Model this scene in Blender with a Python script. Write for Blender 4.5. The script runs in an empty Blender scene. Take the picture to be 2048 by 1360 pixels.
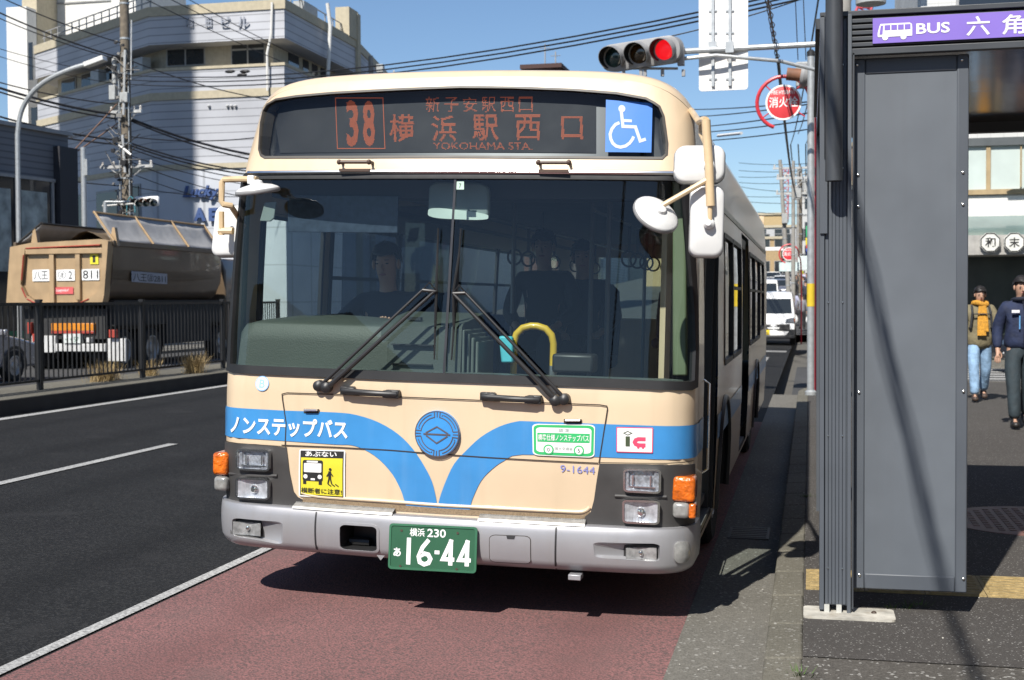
import bpy, bmesh, math, random
import numpy as np
from mathutils import Vector, Matrix, geometry
random.seed(4)
R_ = math.radians
SC = bpy.context.scene
COL = SC.collection
# ------------------------------------------------------------------ camera, world, sun, exposure
FPX, CZ, ROLL = 2600.0, 1.64, R_(0.35)          # focal length in photo pixels, eye height, slight camera roll
_a, _b = (1620 - 1024) / FPX, (680 - 597) / FPX
_x = _a * math.cos(ROLL) + _b * math.sin(ROLL)
_y = -_a * math.sin(ROLL) + _b * math.cos(ROLL)
PIT = math.atan(_y); YAW = math.atan(_x * math.cos(PIT))
CF = Vector((-math.sin(YAW) * math.cos(PIT), math.cos(YAW) * math.cos(PIT), -math.sin(PIT)))
_r0 = Vector((math.cos(YAW), math.sin(YAW), 0)); _u0 = _r0.cross(CF)
CR = _r0 * math.cos(ROLL) - _u0 * math.sin(ROLL); CU = _r0 * math.sin(ROLL) + _u0 * math.cos(ROLL)
CC = Vector((0, 0, CZ))
cam = bpy.data.cameras.new('camera'); camo = bpy.data.objects.new('camera', cam); COL.objects.link(camo)
cam.sensor_width = 36; cam.lens = FPX / 2048 * 36; cam.clip_start = 0.1; cam.clip_end = 3000
camo.matrix_world = Matrix(((CR.x, CU.x, -CF.x, CC.x), (CR.y, CU.y, -CF.y, CC.y), (CR.z, CU.z, -CF.z, CC.z), (0, 0, 0, 1)))
cam.dof.use_dof = True; cam.dof.focus_distance = 6.7; cam.dof.aperture_fstop = 5.6
SC.camera = camo
SUN_EL, SUN_K = R_(46), 0.25                     # light runs along (+k, +1) on the ground
_h = Vector((SUN_K, 1)).normalized()
LD = Vector((_h.x * math.cos(SUN_EL), _h.y * math.cos(SUN_EL), -math.sin(SUN_EL)))
w = bpy.data.worlds.new('World'); SC.world = w; w.use_nodes = True
nt = w.node_tree; bg = nt.nodes['Background']
sky = nt.nodes.new('ShaderNodeTexSky'); sky.sky_type = 'NISHITA'; sky.sun_disc = False
sky.sun_elevation = SUN_EL; sky.sun_rotation = math.atan2(-LD.x, -LD.y)
sky.air_density = 1.0; sky.dust_density = 0.25; sky.ozone_density = 5.0; sky.altitude = 300
nt.links.new(sky.outputs[0], bg.inputs[0]); bg.inputs[1].default_value = 0.083
sl = bpy.data.lights.new('sun', 'SUN'); sl.energy = 5.0; sl.angle = R_(0.53); sl.color = (1, 0.955, 0.88)
so = bpy.data.objects.new('sun', sl); COL.objects.link(so); so.rotation_euler = LD.to_track_quat('-Z', 'Y').to_euler(); so.location = (-8, -20, 30)
SC.view_settings.view_transform = 'Standard'; SC.view_settings.look = 'None'
SC.view_settings.exposure = 0.5; SC.view_settings.gamma = 1
SC.cycles.max_bounces = 8; SC.cycles.transparent_max_bounces = 16
SC.cycles.use_denoising = True

def ray(px, py): return CF + CR * ((px - 1024) / FPX) + CU * ((680 - py) / FPX)
def proj(p):
    d = Vector(p) - CC; z = d.dot(CF)
    return (1024 + FPX * d.dot(CR) / z, 680 - FPX * d.dot(CU) / z)
def onp(px, py, n, p0):
    d = ray(px, py); n = Vector(n); return CC + d * ((Vector(p0) - CC).dot(n) / d.dot(n))
def aY(px, py, Y): return onp(px, py, (0, 1, 0), (0, Y, 0))
def aX(px, py, X): return onp(px, py, (1, 0, 0), (X, 0, 0))
def aZ(px, py, Z): return onp(px, py, (0, 0, 1), (0, 0, Z))

# ------------------------------------------------------------------ materials
MATS = {}
def mat(name, col, rough=0.6, metal=0.0, var=0.12, vs=6.0, bump=0.0, bs=60.0, coat=0.0, spec=0.5, em=0, streak=0.0, dirt=None, fine=0.0, fs=200.0):
    if name in MATS: return MATS[name]
    m = bpy.data.materials.new(name); MATS[name] = m; m.use_nodes = True
    n = m.node_tree.nodes; L = m.node_tree.links; b = n['Principled BSDF']
    b.inputs['Roughness'].default_value = rough; b.inputs['Metallic'].default_value = metal
    b.inputs['Specular IOR Level'].default_value = spec
    b.inputs['Coat Weight'].default_value = coat; b.inputs['Coat Roughness'].default_value = 0.06
    tc = n.new('ShaderNodeTexCoord')
    out = None
    def noise(scale, det=4, vec=None):
        t = n.new('ShaderNodeTexNoise'); t.inputs['Scale'].default_value = scale; t.inputs['Detail'].default_value = det
        L.new(vec or tc.outputs['Object'], t.inputs['Vector']); return t
    def mixc(fac, a, c):
        x = n.new('ShaderNodeMix'); x.data_type = 'RGBA'
        if hasattr(fac, 'links'): L.new(fac, x.inputs[0])
        else: x.inputs[0].default_value = fac
        for k, v in ((6, a), (7, c)):
            if hasattr(v, 'links'): L.new(v, x.inputs[k])
            else: x.inputs[k].default_value = (*v, 1)
        return x.outputs[2]
    c = col
    if var:
        t = noise(vs); r = n.new('ShaderNodeMapRange'); r.inputs[1].default_value = 0.3; r.inputs[2].default_value = 0.7
        L.new(t.outputs[0], r.inputs[0])
        out = mixc(r.outputs[0], tuple(v * (1 - var) for v in col), tuple(min(1, v * (1 + var)) for v in col)); c = out
        rr = n.new('ShaderNodeMapRange'); rr.inputs[3].default_value = max(0.02, rough * 0.85); rr.inputs[4].default_value = min(1, rough * 1.15)
        L.new(t.outputs[0], rr.inputs[0]); L.new(rr.outputs[0], b.inputs['Roughness'])
    if fine:
        t = noise(fs, 2); r = n.new('ShaderNodeMapRange'); r.inputs[1].default_value = 0.35; r.inputs[2].default_value = 0.65
        L.new(t.outputs[0], r.inputs[0])
        out = mixc(r.outputs[0], tuple(v * (1 - fine) for v in col), c); c = out
    if streak or dirt:
        mp = n.new('ShaderNodeMapping'); mp.inputs['Scale'].default_value = (9, 9, 0.6); L.new(tc.outputs['Object'], mp.inputs[0])
        t = noise(1.6, 5, mp.outputs[0]); r = n.new('ShaderNodeMapRange'); r.inputs[1].default_value = 0.52; r.inputs[2].default_value = 0.8
        r.inputs[4].default_value = streak or 0.3; L.new(t.outputs[0], r.inputs[0])
        out = mixc(r.outputs[0], c, dirt or tuple(v * 0.5 for v in col)); c = out
    if out is None: b.inputs['Base Color'].default_value = (*col, 1)
    else: L.new(out, b.inputs['Base Color'])
    if bump:
        t = noise(bs, 3); bp = n.new('ShaderNodeBump'); bp.inputs['Strength'].default_value = bump; bp.inputs['Distance'].default_value = 0.02
        L.new(t.outputs[0], bp.inputs['Height']); L.new(bp.outputs[0], b.inputs['Normal'])
    if em:
        b.inputs['Emission Color'].default_value = (*col, 1); b.inputs['Emission Strength'].default_value = em
    return m
def glass(name, tint, rough=0.0, refl=1.0):
    m = bpy.data.materials.new(name); MATS[name] = m; m.use_nodes = True
    n = m.node_tree.nodes; L = m.node_tree.links; n.remove(n['Principled BSDF'])
    o = n['Material Output']; t = n.new('ShaderNodeBsdfTransparent'); t.inputs[0].default_value = (*tint, 1)
    g = n.new('ShaderNodeBsdfGlossy'); g.inputs['Roughness'].default_value = rough
    f = n.new('ShaderNodeFresnel'); ge = n.new('ShaderNodeNewGeometry'); mr = n.new('ShaderNodeMapRange'); mr.inputs[3].default_value = 1.5; mr.inputs[4].default_value = 1/1.5; L.new(ge.outputs['Backfacing'], mr.inputs[0]); L.new(mr.outputs[0], f.inputs[0])   # thin pane: same reflection from both sides
    mu = n.new('ShaderNodeMath'); mu.operation = 'MULTIPLY'; mu.inputs[1].default_value = refl; L.new(f.outputs[0], mu.inputs[0])
    x = n.new('ShaderNodeMixShader'); L.new(mu.outputs[0], x.inputs[0]); L.new(t.outputs[0], x.inputs[1]); L.new(g.outputs[0], x.inputs[2])
    L.new(x.outputs[0], o.inputs[0]); return m

# ------------------------------------------------------------------ objects
def link(o, parent=None):
    COL.objects.link(o)
    if parent: o.parent = parent
    return o
def tag(o, label, cat, group=None, kind=None):
    if label: o['label'] = label
    if cat: o['category'] = cat
    if group: o['group'] = group
    if kind: o['kind'] = kind
    return o
def thing(name, label, cat, loc=(0, 0, 0), rz=0, group=None):
    o = link(bpy.data.objects.new(name, None)); o.empty_display_size = 0.2; o.location = loc; o.rotation_euler = (0, 0, rz)
    return tag(o, label, cat, group)
def copy_tree(o, parent=None):
    c = o.copy(); COL.objects.link(c)
    if parent: c.parent = parent; c.matrix_parent_inverse = o.matrix_parent_inverse.copy()
    for ch in list(o.children): copy_tree(ch, c)
    return c
class MB:
    def __init__(s): s.v = []; s.f = []
    def add(s, vs, fs):
        b = len(s.v); s.v += [tuple(p) for p in vs]; s.f += [tuple(b + i for i in f) for f in fs]; return s
    def box(s, c, d, rot=None):
        x, y, z = (k / 2 for k in d); c = Vector(c)
        vs = [Vector(p) for p in ((-x,-y,-z),(x,-y,-z),(x,y,-z),(-x,y,-z),(-x,-y,z),(x,-y,z),(x,y,z),(-x,y,z))]
        if rot is not None:
            M = rot if isinstance(rot, Matrix) else Matrix.Rotation(rot, 3, 'Z'); vs = [M @ p for p in vs]
        return s.add([p + c for p in vs], [(0,3,2,1),(4,5,6,7),(0,1,5,4),(1,2,6,5),(2,3,7,6),(3,0,4,7)])
    def bb(s, lo, hi):
        return s.box([(a + b) / 2 for a, b in zip(lo, hi)], [abs(b - a) for a, b in zip(lo, hi)])
    def tube(s, pts, r, n=10, caps=True):
        pts = [Vector(p) for p in pts]; k = len(pts); rs = r if isinstance(r, (list, tuple)) else [r] * k
        up = None; vs = []; fs = []
        for i, p in enumerate(pts):
            t = (pts[min(i + 1, k - 1)] - pts[max(i - 1, 0)]).normalized()
            if up is None:
                up = Vector((0, 0, 1)) if abs(t.z) < 0.9 else Vector((1, 0, 0))
            a = t.cross(up)
            if a.length < 1e-5: a = t.orthogonal()
            a.normalize(); up = a.cross(t).normalized()
            for j in range(n):
                q = 2 * math.pi * j / n; vs.append(p + (a * math.cos(q) + up * math.sin(q)) * rs[i])
        for i in range(k - 1):
            for j in range(n):
                fs.append((i*n+j, i*n+(j+1) % n, (i+1)*n+(j+1) % n, (i+1)*n+j))
        if caps: fs += [tuple(reversed(range(n))), tuple((k-1)*n + j for j in range(n))]
        return s.add(vs, fs)
    def prism(s, poly, M, d):                     # 2-D outline (x, y) -> M @ (x, y, 0..d)
        n = len(poly); ar = sum(poly[i][0]*poly[(i+1) % n][1] - poly[(i+1) % n][0]*poly[i][1] for i in range(n))
        if ar < 0: poly = list(reversed(poly))
        a = [M @ Vector((p[0], p[1], 0)) for p in poly]; b = [M @ Vector((p[0], p[1], d)) for p in poly]
        return s.add(a + b, [tuple(reversed(range(n))), tuple(range(n, 2*n))] + [(i, (i+1) % n, n+(i+1) % n, n+i) for i in range(n)])
    def lathe(s, prof, M=Matrix(), n=20, caps=True):     # prof (r, z)
        vs = []; fs = []; k = len(prof)
        for r, z in prof:
            for j in range(n):
                q = 2*math.pi*j/n; vs.append(M @ Vector((r*math.cos(q), r*math.sin(q), z)))
        for i in range(k-1):
            for j in range(n): fs.append((i*n+j, i*n+(j+1) % n, (i+1)*n+(j+1) % n, (i+1)*n+j))
        if caps: fs += [tuple(reversed(range(n))), tuple((k-1)*n+j for j in range(n))]
        return s.add(vs, fs)
    def ell(s, c, r, n=12, m=8, M=None):
        c = Vector(c); M = M or Matrix.Identity(3); prof = [math.pi*i/m for i in range(m+1)]; vs = []; fs = []
        for q in prof:
            for j in range(n):
                a = 2*math.pi*j/n; vs.append(c + M @ Vector((r[0]*math.sin(q)*math.cos(a), r[1]*math.sin(q)*math.sin(a), -r[2]*math.cos(q))))
        for i in range(m):
            for j in range(n): fs.append((i*n+j, i*n+(j+1) % n, (i+1)*n+(j+1) % n, (i+1)*n+j))
        return s.add(vs, fs)
    def loft(s, rings, closed=True, caps=True):
        n = len(rings[0]); vs = [p for r in rings for p in r]; fs = []
        for i in range(len(rings)-1):
            for j in range(n if closed else n-1): fs.append((i*n+j, i*n+(j+1) % n, (i+1)*n+(j+1) % n, (i+1)*n+j))
        if caps and closed: fs += [tuple(reversed(range(n))), tuple((len(rings)-1)*n+j for j in range(n))]
        return s.add(vs, fs)
    def build(s, name, m, parent=None, bev=0, ang=35, loc=None, smooth=True, seg=2):
        me = bpy.data.meshes.new(name); me.from_pydata(s.v, [], s.f); me.validate(); me.update()
        bm = bmesh.new(); bm.from_mesh(me); bmesh.ops.remove_doubles(bm, verts=bm.verts, dist=1e-5); bmesh.ops.recalc_face_normals(bm, faces=bm.faces); bm.to_mesh(me); bm.free()
        for x in (m if isinstance(m, (list, tuple)) else [m]): me.materials.append(x)
        if smooth:
            me.polygons.foreach_set('use_smooth', [True]*len(me.polygons)); me.set_sharp_from_angle(angle=R_(ang))
        o = bpy.data.objects.new(name, me); link(o, parent)
        if loc: o.location = loc
        if bev:
            b = o.modifiers.new('bevel', 'BEVEL'); b.width = bev; b.segments = seg; b.limit_method = 'ANGLE'; b.angle_limit = R_(40); b.harden_normals = False
        return o
def rrect(x0, y0, x1, y1, r, n=4):
    x0, x1 = min(x0, x1), max(x0, x1); y0, y1 = min(y0, y1), max(y0, y1); r = min(r, (x1-x0)/2.01, (y1-y0)/2.01); P = []
    for cx, cy, a in ((x1-r, y1-r, 0), (x0+r, y1-r, 90), (x0+r, y0+r, 180), (x1-r, y0+r, 270)):
        for k in range(n+1): t = R_(a + 90*k/n); P.append((cx+r*math.cos(t), cy+r*math.sin(t)))
    return P
def circ(cx, cy, r, n=24, ry=None): return [(cx+r*math.cos(2*math.pi*k/n), cy+(ry or r)*math.sin(2*math.pi*k/n)) for k in range(n)]
def smooth_poly(P, n=5):                          # Catmull-Rom through open points
    P = [Vector(p) for p in P]; out = []
    for i in range(len(P)-1):
        a, b, c, d = P[max(i-1, 0)], P[i], P[i+1], P[min(i+2, len(P)-1)]
        for k in range(n):
            t = k/n; out.append(0.5*((2*b)+(c-a)*t+(2*a-5*b+4*c-d)*t*t+(3*b-a-3*c+d)*t**3))
    out.append(P[-1]); return [tuple(p) for p in out]

# ------------------------------------------------------------------ surfaces: patches and writing laid on them
class Flat:                                       # plane with origin, x axis, y axis (metres); normal = x cross y
    def __init__(s, o, ux, uy): s.o = Vector(o); s.x = Vector(ux).normalized(); s.y = Vector(uy).normalized(); s.n = s.x.cross(s.y).normalized()
    def pt(s, a, b, off=0): return s.o + s.x*a + s.y*b + s.n*off
    def nrm(s, a, b): return s.n
def inside(P, poly):
    P = np.asarray(P, float); x, y = P[:, 0], P[:, 1]; r = np.zeros(len(P), bool); n = len(poly)
    for i in range(n):
        x1, y1 = poly[i]; x2, y2 = poly[(i+1) % n]
        if y1 == y2: continue
        r ^= ((y1 > y) != (y2 > y)) & (x < (x2-x1)*(y-y1)/(y2-y1)+x1)
    return r
def dens(poly, g):
    out = []; n = len(poly)
    for i in range(n):
        a, b = Vector(poly[i]), Vector(poly[(i+1) % n]); k = max(1, int(math.ceil((b-a).length/g)))
        out += [tuple(a+(b-a)*j/k) for j in range(k)]
    return out
def patch_geo(surf, outline, holes=(), g=0.1, off=0.0, base=None, offf=None, inv=None):
    loops = [dens(outline, g)] + [dens(h, g) for h in holes]
    pts = []; edges = []
    for lp in loops:
        b = len(pts); pts += lp; edges += [(b+i, b+(i+1) % len(lp)) for i in range(len(lp))]
    A = np.array(loops[0]); x0, y0 = A.min(0); x1, y1 = A.max(0)
    gx = np.arange(x0+g*0.5, x1, g); gy = np.arange(y0+g*0.5, y1, g)
    if len(gx) and len(gy):
        G = np.array([(a, b) for a in gx for b in gy]); k = inside(G, loops[0])
        for h in loops[1:]: k &= ~inside(G, h)
        pts += [tuple(p) for p in G[k]]
    V, E, Fc = geometry.delaunay_2d_cdt([Vector(p) for p in pts], edges, [], 0, 1e-6)[:3]
    V = [(p.x, p.y) for p in V]; Fc = [f for f in Fc if len(f) >= 3]
    cen = np.array([np.mean([V[i] for i in f], axis=0) for f in Fc]); k = inside(cen, loops[0])
    for h in loops[1:]: k &= ~inside(cen, h)
    o = lambda p: off + (offf(*p) if offf else 0)
    vs = [surf.pt(*p, o(p)) for p in V]; ns = None
    fs = [tuple(f) for f, q in zip(Fc, k) if q]
    nv = []
    for p in V:
        if offf:
            e = 0.004; a, b_ = (p[0]+e, p[1]), (p[0], p[1]+e); q = surf.pt(*p, o(p))
            nn = (surf.pt(*a, o(a))-q).cross(surf.pt(*b_, o(b_))-q).normalized()
            if nn.dot(surf.nrm(*p)) < 0: nn = -nn
        else: nn = surf.nrm(*p)
        nv.append(nn)
    out = []
    for f in fs:                                   # orient along the surface normal
        a, b, c = (Vector(vs[i]) for i in f[:3])
        if (b-a).cross(c-a).dot(nv[f[0]]) < 0: f = tuple(reversed(f))
        out.append((f, [nv[i] for i in f]))
    if base is not None:
        for li, lp in enumerate(loops):
            n = len(lp); b0 = len(vs)
            vs += [surf.pt(*p, o(p)) for p in lp] + [surf.pt(*p, base) for p in lp]
            cx = sum(p[0] for p in lp)/n; cy = sum(p[1] for p in lp)/n
            ar = sum(lp[i][0]*lp[(i+1) % n][1]-lp[(i+1) % n][0]*lp[i][1] for i in range(n))
            for i in range(n):
                j = (i+1) % n; f = (b0+i, b0+j, b0+n+j, b0+n+i)
                a, b, c = (Vector(vs[q]) for q in f[:3]); fn = (b-a).cross(c-a)
                d = surf.pt(lp[i][0]+(lp[j][1]-lp[i][1])*(1 if ar > 0 else -1), lp[i][1]-(lp[j][0]-lp[i][0])*(1 if ar > 0 else -1))-surf.pt(*lp[i])
                if li: d = -d
                if fn.dot(d) < 0: f = tuple(reversed(f)); fn = -fn
                out.append((f, [fn.normalized() if fn.length > 1e-12 else Vector((0, 0, 1))]*4))
    return vs, out
def mesh_from(name, geo, m, parent=None, flip=False):
    vs, fs, mi = [], [], []
    for gi, (v, f) in enumerate(geo):
        b = len(vs); vs += v; fs += [(tuple(b+i for i in ff), nn) for ff, nn in f]; mi += [gi]*len(f)
    me = bpy.data.meshes.new(name); me.from_pydata([tuple(p) for p in vs], [], [f for f, _ in fs])
    for x in (m if isinstance(m, (list, tuple)) else [m]): me.materials.append(x)
    if isinstance(m, (list, tuple)): me.polygons.foreach_set('material_index', [min(i, len(m)-1) for i in mi])
    me.polygons.foreach_set('use_smooth', [True]*len(fs))
    ln = [tuple(n) for _, nn in fs for n in nn]
    if len(ln) == len(me.loops): me.normals_split_custom_set(ln)
    o = bpy.data.objects.new(name, me); return link(o, parent)
def patch(name, m, parent, surf, outline, holes=(), **k):
    return mesh_from(name, [patch_geo(surf, outline, holes, **k)], m, parent)
_tc = {}
def text2d(body, bold=0.0, shear=0.0):            # triangles of a line of writing, fitted to the unit square (y up)
    key = (body, bold, shear)
    if key in _tc: return _tc[key]
    c = bpy.data.curves.new('t', 'FONT'); c.body = body; c.offset = bold; c.shear = shear; c.resolution_u = 3; c.fill_mode = 'FRONT'
    o = bpy.data.objects.new('t', c); COL.objects.link(o); bpy.context.view_layer.update()
    dg = bpy.context.evaluated_depsgraph_get(); me = bpy.data.meshes.new_from_object(o.evaluated_get(dg), depsgraph=dg)
    v = np.array([p.co[:2] for p in me.vertices]); f = [tuple(p.vertices) for p in me.polygons]
    bpy.data.objects.remove(o); bpy.data.curves.remove(c); bpy.data.meshes.remove(me)
    lo, hi = v.min(0), v.max(0); _tc[key] = ((v-lo)/(hi-lo), f, (hi-lo)[0]/(hi-lo)[1]); return _tc[key]
class Dec:                                         # flat marks drawn on a surface inside a quad TL TR BR BL; unit coords, y DOWN
    def __init__(s, surf, q, off=0.003): s.s = surf; s.q = [np.array(p) for p in q]; s.off = off; s.g = []; s.lay = 0; s.k = 0
    def uv(s, x, y):
        a, b, c, d = s.q; return (a*(1-x)+b*x)*(1-y)+(d*(1-x)+c*x)*y
    def _add(s, V, F, m):
        s.k += 1; P = [s.uv(*p) for p in V]; o = s.off+s.lay*0.0009+s.k*0.00005
        vs = [s.s.pt(p[0], p[1], o) for p in P]; ns = [s.s.nrm(p[0], p[1]) for p in P]; fs = []
        for f in F:
            a, b, c = (Vector(vs[i]) for i in f[:3])
            if (b-a).cross(c-a).dot(ns[f[0]]) < 0: f = tuple(reversed(f))
            fs.append((f, [ns[i] for i in f]))
        s.g.append((vs, fs, m)); return s
    def poly(s, P, m, dn=0):
        if dn: P = dens(P, dn)
        r = geometry.tessellate_polygon([[Vector((p[0], p[1], 0)) for p in P]])
        return s._add(P, [tuple(t) for t in r], m)
    def up(s): s.lay += 1; return s
    def rect(s, x0, y0, x1, y1, m, r=0, dn=0.15): return s.poly(rrect(x0, y0, x1, y1, r) if r else [(x0, y0), (x1, y0), (x1, y1), (x0, y1)], m, dn)
    def line(s, P, wd, m, asp=1.0, closed=False):  # stroke; asp = height/width of the quad
        P = [Vector((p[0], p[1]*asp)) for p in P]
        if closed: P = P+[P[0]]
        V, F = [], []
        for i, p in enumerate(P):
            a = (p-P[i-1]).normalized() if i else ((p-P[-2]).normalized() if closed else None)
            b = (P[i+1]-p).normalized() if i < len(P)-1 else ((P[1]-p).normalized() if closed else None)
            a = a or b; b = b or a; t = (a+b).normalized(); n = Vector((-t.y, t.x)); k = wd/2/max(0.4, n.dot(Vector((-a.y, a.x))))
            for q in (p+n*k, p-n*k): V.append((q.x, q.y/asp))
        for i in range(len(P)-1): F.append((2*i, 2*i+1, 2*i+3, 2*i+2))
        return s._add(V, F, m)
    def text(s, body, x0, y0, x1, y1, m, bold=0.0, shear=0.0, keep=False):
        v, f, ar = text2d(body, bold, shear)
        return s._add([(x0+(x1-x0)*p[0], y1+(y0-y1)*p[1]) for p in v], f, m)
    def build(s, name, parent=None):
        ms = []
        for g in s.g:
            if g[2] not in ms: ms.append(g[2])
        vs, fs, mi = [], [], []
        for v, f, m in s.g:
            b = len(vs); vs += v; fs += [(tuple(b+i for i in ff), nn) for ff, nn in f]; mi += [ms.index(m)]*len(f)
        me = bpy.data.meshes.new(name); me.from_pydata([tuple(p) for p in vs], [], [f for f, _ in fs])
        for m in ms: me.materials.append(m)
        me.polygons.foreach_set('material_index', mi); me.polygons.foreach_set('use_smooth', [True]*len(fs))
        ln = [tuple(n) for _, nn in fs for n in nn]
        if len(ln) == len(me.loops): me.normals_split_custom_set(ln)
        return link(bpy.data.objects.new(name, me), parent)
# ------------------------------------------------------------------ ground, road, pavements
def road_mat(name, col, agg, agg_amt=0.35, s1=95.0, patch_=0.2, rough=0.85, lightspots=0.0, tint=None, tracks=None, worn=None):
    m = bpy.data.materials.new(name); m.use_nodes = True; n = m.node_tree.nodes; L = m.node_tree.links; b = n['Principled BSDF']
    g = n.new('ShaderNodeNewGeometry'); P = g.outputs['Position']
    def N(sc, det=3): t = n.new('ShaderNodeTexNoise'); t.inputs['Scale'].default_value = sc; t.inputs['Detail'].default_value = det; L.new(P, t.inputs['Vector']); return t.outputs[0]
    def MR(x, a, c, d, e): r = n.new('ShaderNodeMapRange'); L.new(x, r.inputs[0]); [setattr(r.inputs[i+1], 'default_value', v) for i, v in enumerate((a, c, d, e))]; return r.outputs[0]
    def MX(f, a, c):
        x = n.new('ShaderNodeMix'); x.data_type = 'RGBA'
        if hasattr(f, 'links'): L.new(f, x.inputs[0])
        else: x.inputs[0].default_value = f
        for k, v in ((6, a), (7, c)):
            if hasattr(v, 'links'): L.new(v, x.inputs[k])
            else: x.inputs[k].default_value = (*v, 1)
        return x.outputs[2]
    vo = n.new('ShaderNodeTexVoronoi'); vo.inputs['Scale'].default_value = s1; L.new(P, vo.inputs['Vector'])
    c = MX(MR(N(1.3, 6), .35, .7, 0, patch_), col, tuple(v*0.6 for v in col))
    c = MX(MR(N(0.35, 4), .4, .7, 0, patch_), c, tuple(min(1, v*1.6) for v in col))
    sv = n.new('ShaderNodeSeparateColor'); L.new(vo.outputs['Color'], sv.inputs[0])
    c = MX(MR(sv.outputs[0], 0.45, 1.0, 0, agg_amt), c, agg)
    c = MX(MR(N(s1*1.7, 2), .5, .75, 0, 0.6), c, tuple(v*0.35 for v in col))
    if tint: c = MX(MR(N(s1*0.8, 3), .46, .62, 0, 0.85), c, tint)
    if worn: c = MX(MR(N(1.7, 8), .60, .68, 0, .55), c, worn)
    for tx, tw in tracks or []:                    # bands polished by tyres
        sp = n.new('ShaderNodeSeparateXYZ'); L.new(P, sp.inputs[0]); a = n.new('ShaderNodeMath'); a.operation = 'SUBTRACT'; L.new(sp.outputs[0], a.inputs[0]); a.inputs[1].default_value = tx
        ab = n.new('ShaderNodeMath'); ab.operation = 'ABSOLUTE'; L.new(a.outputs[0], ab.inputs[0]); ad = n.new('ShaderNodeMath'); ad.operation = 'MULTIPLY_ADD'; L.new(N(2.5, 4), ad.inputs[0]); ad.inputs[1].default_value = .35; L.new(ab.outputs[0], ad.inputs[2])
        c = MX(MR(ad.outputs[0], .17, tw+.17, .38, 0), c, tuple(v*.55 for v in col))
    if lightspots: c = MX(MR(sv.outputs[1], 0.955, 0.97, 0, lightspots), c, (0.5, 0.49, 0.46))
    L.new(c, b.inputs['Base Color']); b.inputs['Roughness'].default_value = rough; b.inputs['Specular IOR Level'].default_value = 0.15
    bp = n.new('ShaderNodeBump'); bp.inputs['Strength'].default_value = 0.5; bp.inputs['Distance'].default_value = 0.006
    L.new(vo.outputs['Distance'], bp.inputs['Height']); L.new(bp.outputs[0], b.inputs['Normal'])
    return m
def sheet(name, X0, X1, Y0, Y1, z, m, kind='structure', nx=1, ny=1, mz=None, th=0):
    """flat-topped strip whose height follows z(X)"""
    mb = MB(); xs = [X0+(X1-X0)*i/nx for i in range(nx+1)]; ys = [Y0+(Y1-Y0)*j/ny for j in range(ny+1)]
    zf = z if callable(z) else (lambda x: z)
    vs = [(x, y, zf(x)) for y in ys for x in xs]; k = nx+1
    mb.add(vs, [(j*k+i, j*k+i+1, (j+1)*k+i+1, (j+1)*k+i) for j in range(ny) for i in range(nx)])
    if th:
        mb = MB(); 
        for i in range(nx):
            a, b = xs[i], xs[i+1]
            mb.add([(a, Y0, zf(a)-th), (b, Y0, zf(b)-th), (b, Y1, zf(b)-th), (a, Y1, zf(a)-th), (a, Y0, zf(a)), (b, Y0, zf(b)), (b, Y1, zf(b)), (a, Y1, zf(a))], [(0,3,2,1),(4,5,6,7),(0,1,5,4),(1,2,6,5),(2,3,7,6),(3,0,4,7)])
    o = mb.build(name, m, smooth=False)
    if kind: o['kind'] = kind
    return o
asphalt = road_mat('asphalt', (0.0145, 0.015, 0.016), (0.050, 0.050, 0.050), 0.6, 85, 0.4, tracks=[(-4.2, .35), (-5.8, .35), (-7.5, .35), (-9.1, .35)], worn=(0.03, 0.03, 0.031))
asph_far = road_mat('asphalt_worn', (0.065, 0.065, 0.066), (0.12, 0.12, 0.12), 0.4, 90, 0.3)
redlane = road_mat('red_lane', (0.245, 0.120, 0.115), (0.125, 0.088, 0.086), 0.6, 95, 0.32, tint=(0.090, 0.068, 0.066), tracks=[(-1.05, .3), (-2.75, .3)], worn=(0.15, 0.095, 0.09))
walk = road_mat('pavement_asphalt', (0.080, 0.074, 0.066), (0.15, 0.14, 0.125), 0.5, 85, 0.3, lightspots=0.55)
walk2 = road_mat('pavement_patch', (0.066, 0.061, 0.057), (0.105, 0.10, 0.093), 0.5, 150, 0.25, lightspots=0.4)
concg = road_mat('gutter_concrete', (0.135, 0.128, 0.112), (0.21, 0.20, 0.175), 0.55, 75, 0.35, lightspots=0.35)
kerbm = road_mat('kerb_concrete', (0.125, 0.117, 0.095), (0.19, 0.18, 0.15), 0.5, 80, 0.45, lightspots=0.3)
linem = road_mat('road_paint', (0.42, 0.42, 0.41), (0.25, 0.25, 0.245), 0.6, 60, 0.35, tint=(0.20, 0.20, 0.20))
lineworn = road_mat('road_paint_worn', (0.33, 0.33, 0.325), (0.13, 0.13, 0.13), 0.65, 70, 0.6, tint=(0.10, 0.10, 0.10))
def rz(x):                                        # road crossfall: rises towards the median, falls away beyond it
    if x > -10.1: return 0.02*(-0.5-x)
    return max(0.0, 0.192-0.016*(-10.1-x))
YF = 260
sheet('ground', -900, 900, -300, 1500, -0.35, mat('earth', (0.10, 0.095, 0.085), 0.95))
def zg(y): return max(0.0, 0.043*(y-60))       # the street climbs beyond the junction
def hill(name, X0, X1, z0, m):
    mb = MB(); ys = [60, 100, 150, 200, 260]; mb.loft([[(X0, y, z0(X0)+zg(y)), ((X0+X1)/2, y, z0((X0+X1)/2)+zg(y)), (X1, y, z0(X1)+zg(y))] for y in ys], closed=False, caps=False); o = mb.build(name, m, smooth=False); o['kind'] = 'structure'
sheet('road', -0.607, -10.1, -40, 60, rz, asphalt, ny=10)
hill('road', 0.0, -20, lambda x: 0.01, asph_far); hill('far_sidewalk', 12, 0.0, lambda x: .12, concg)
sheet('opposite_road', -11.65, -19.6, -40, 60, rz, asph_far, nx=4, ny=10)
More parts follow.
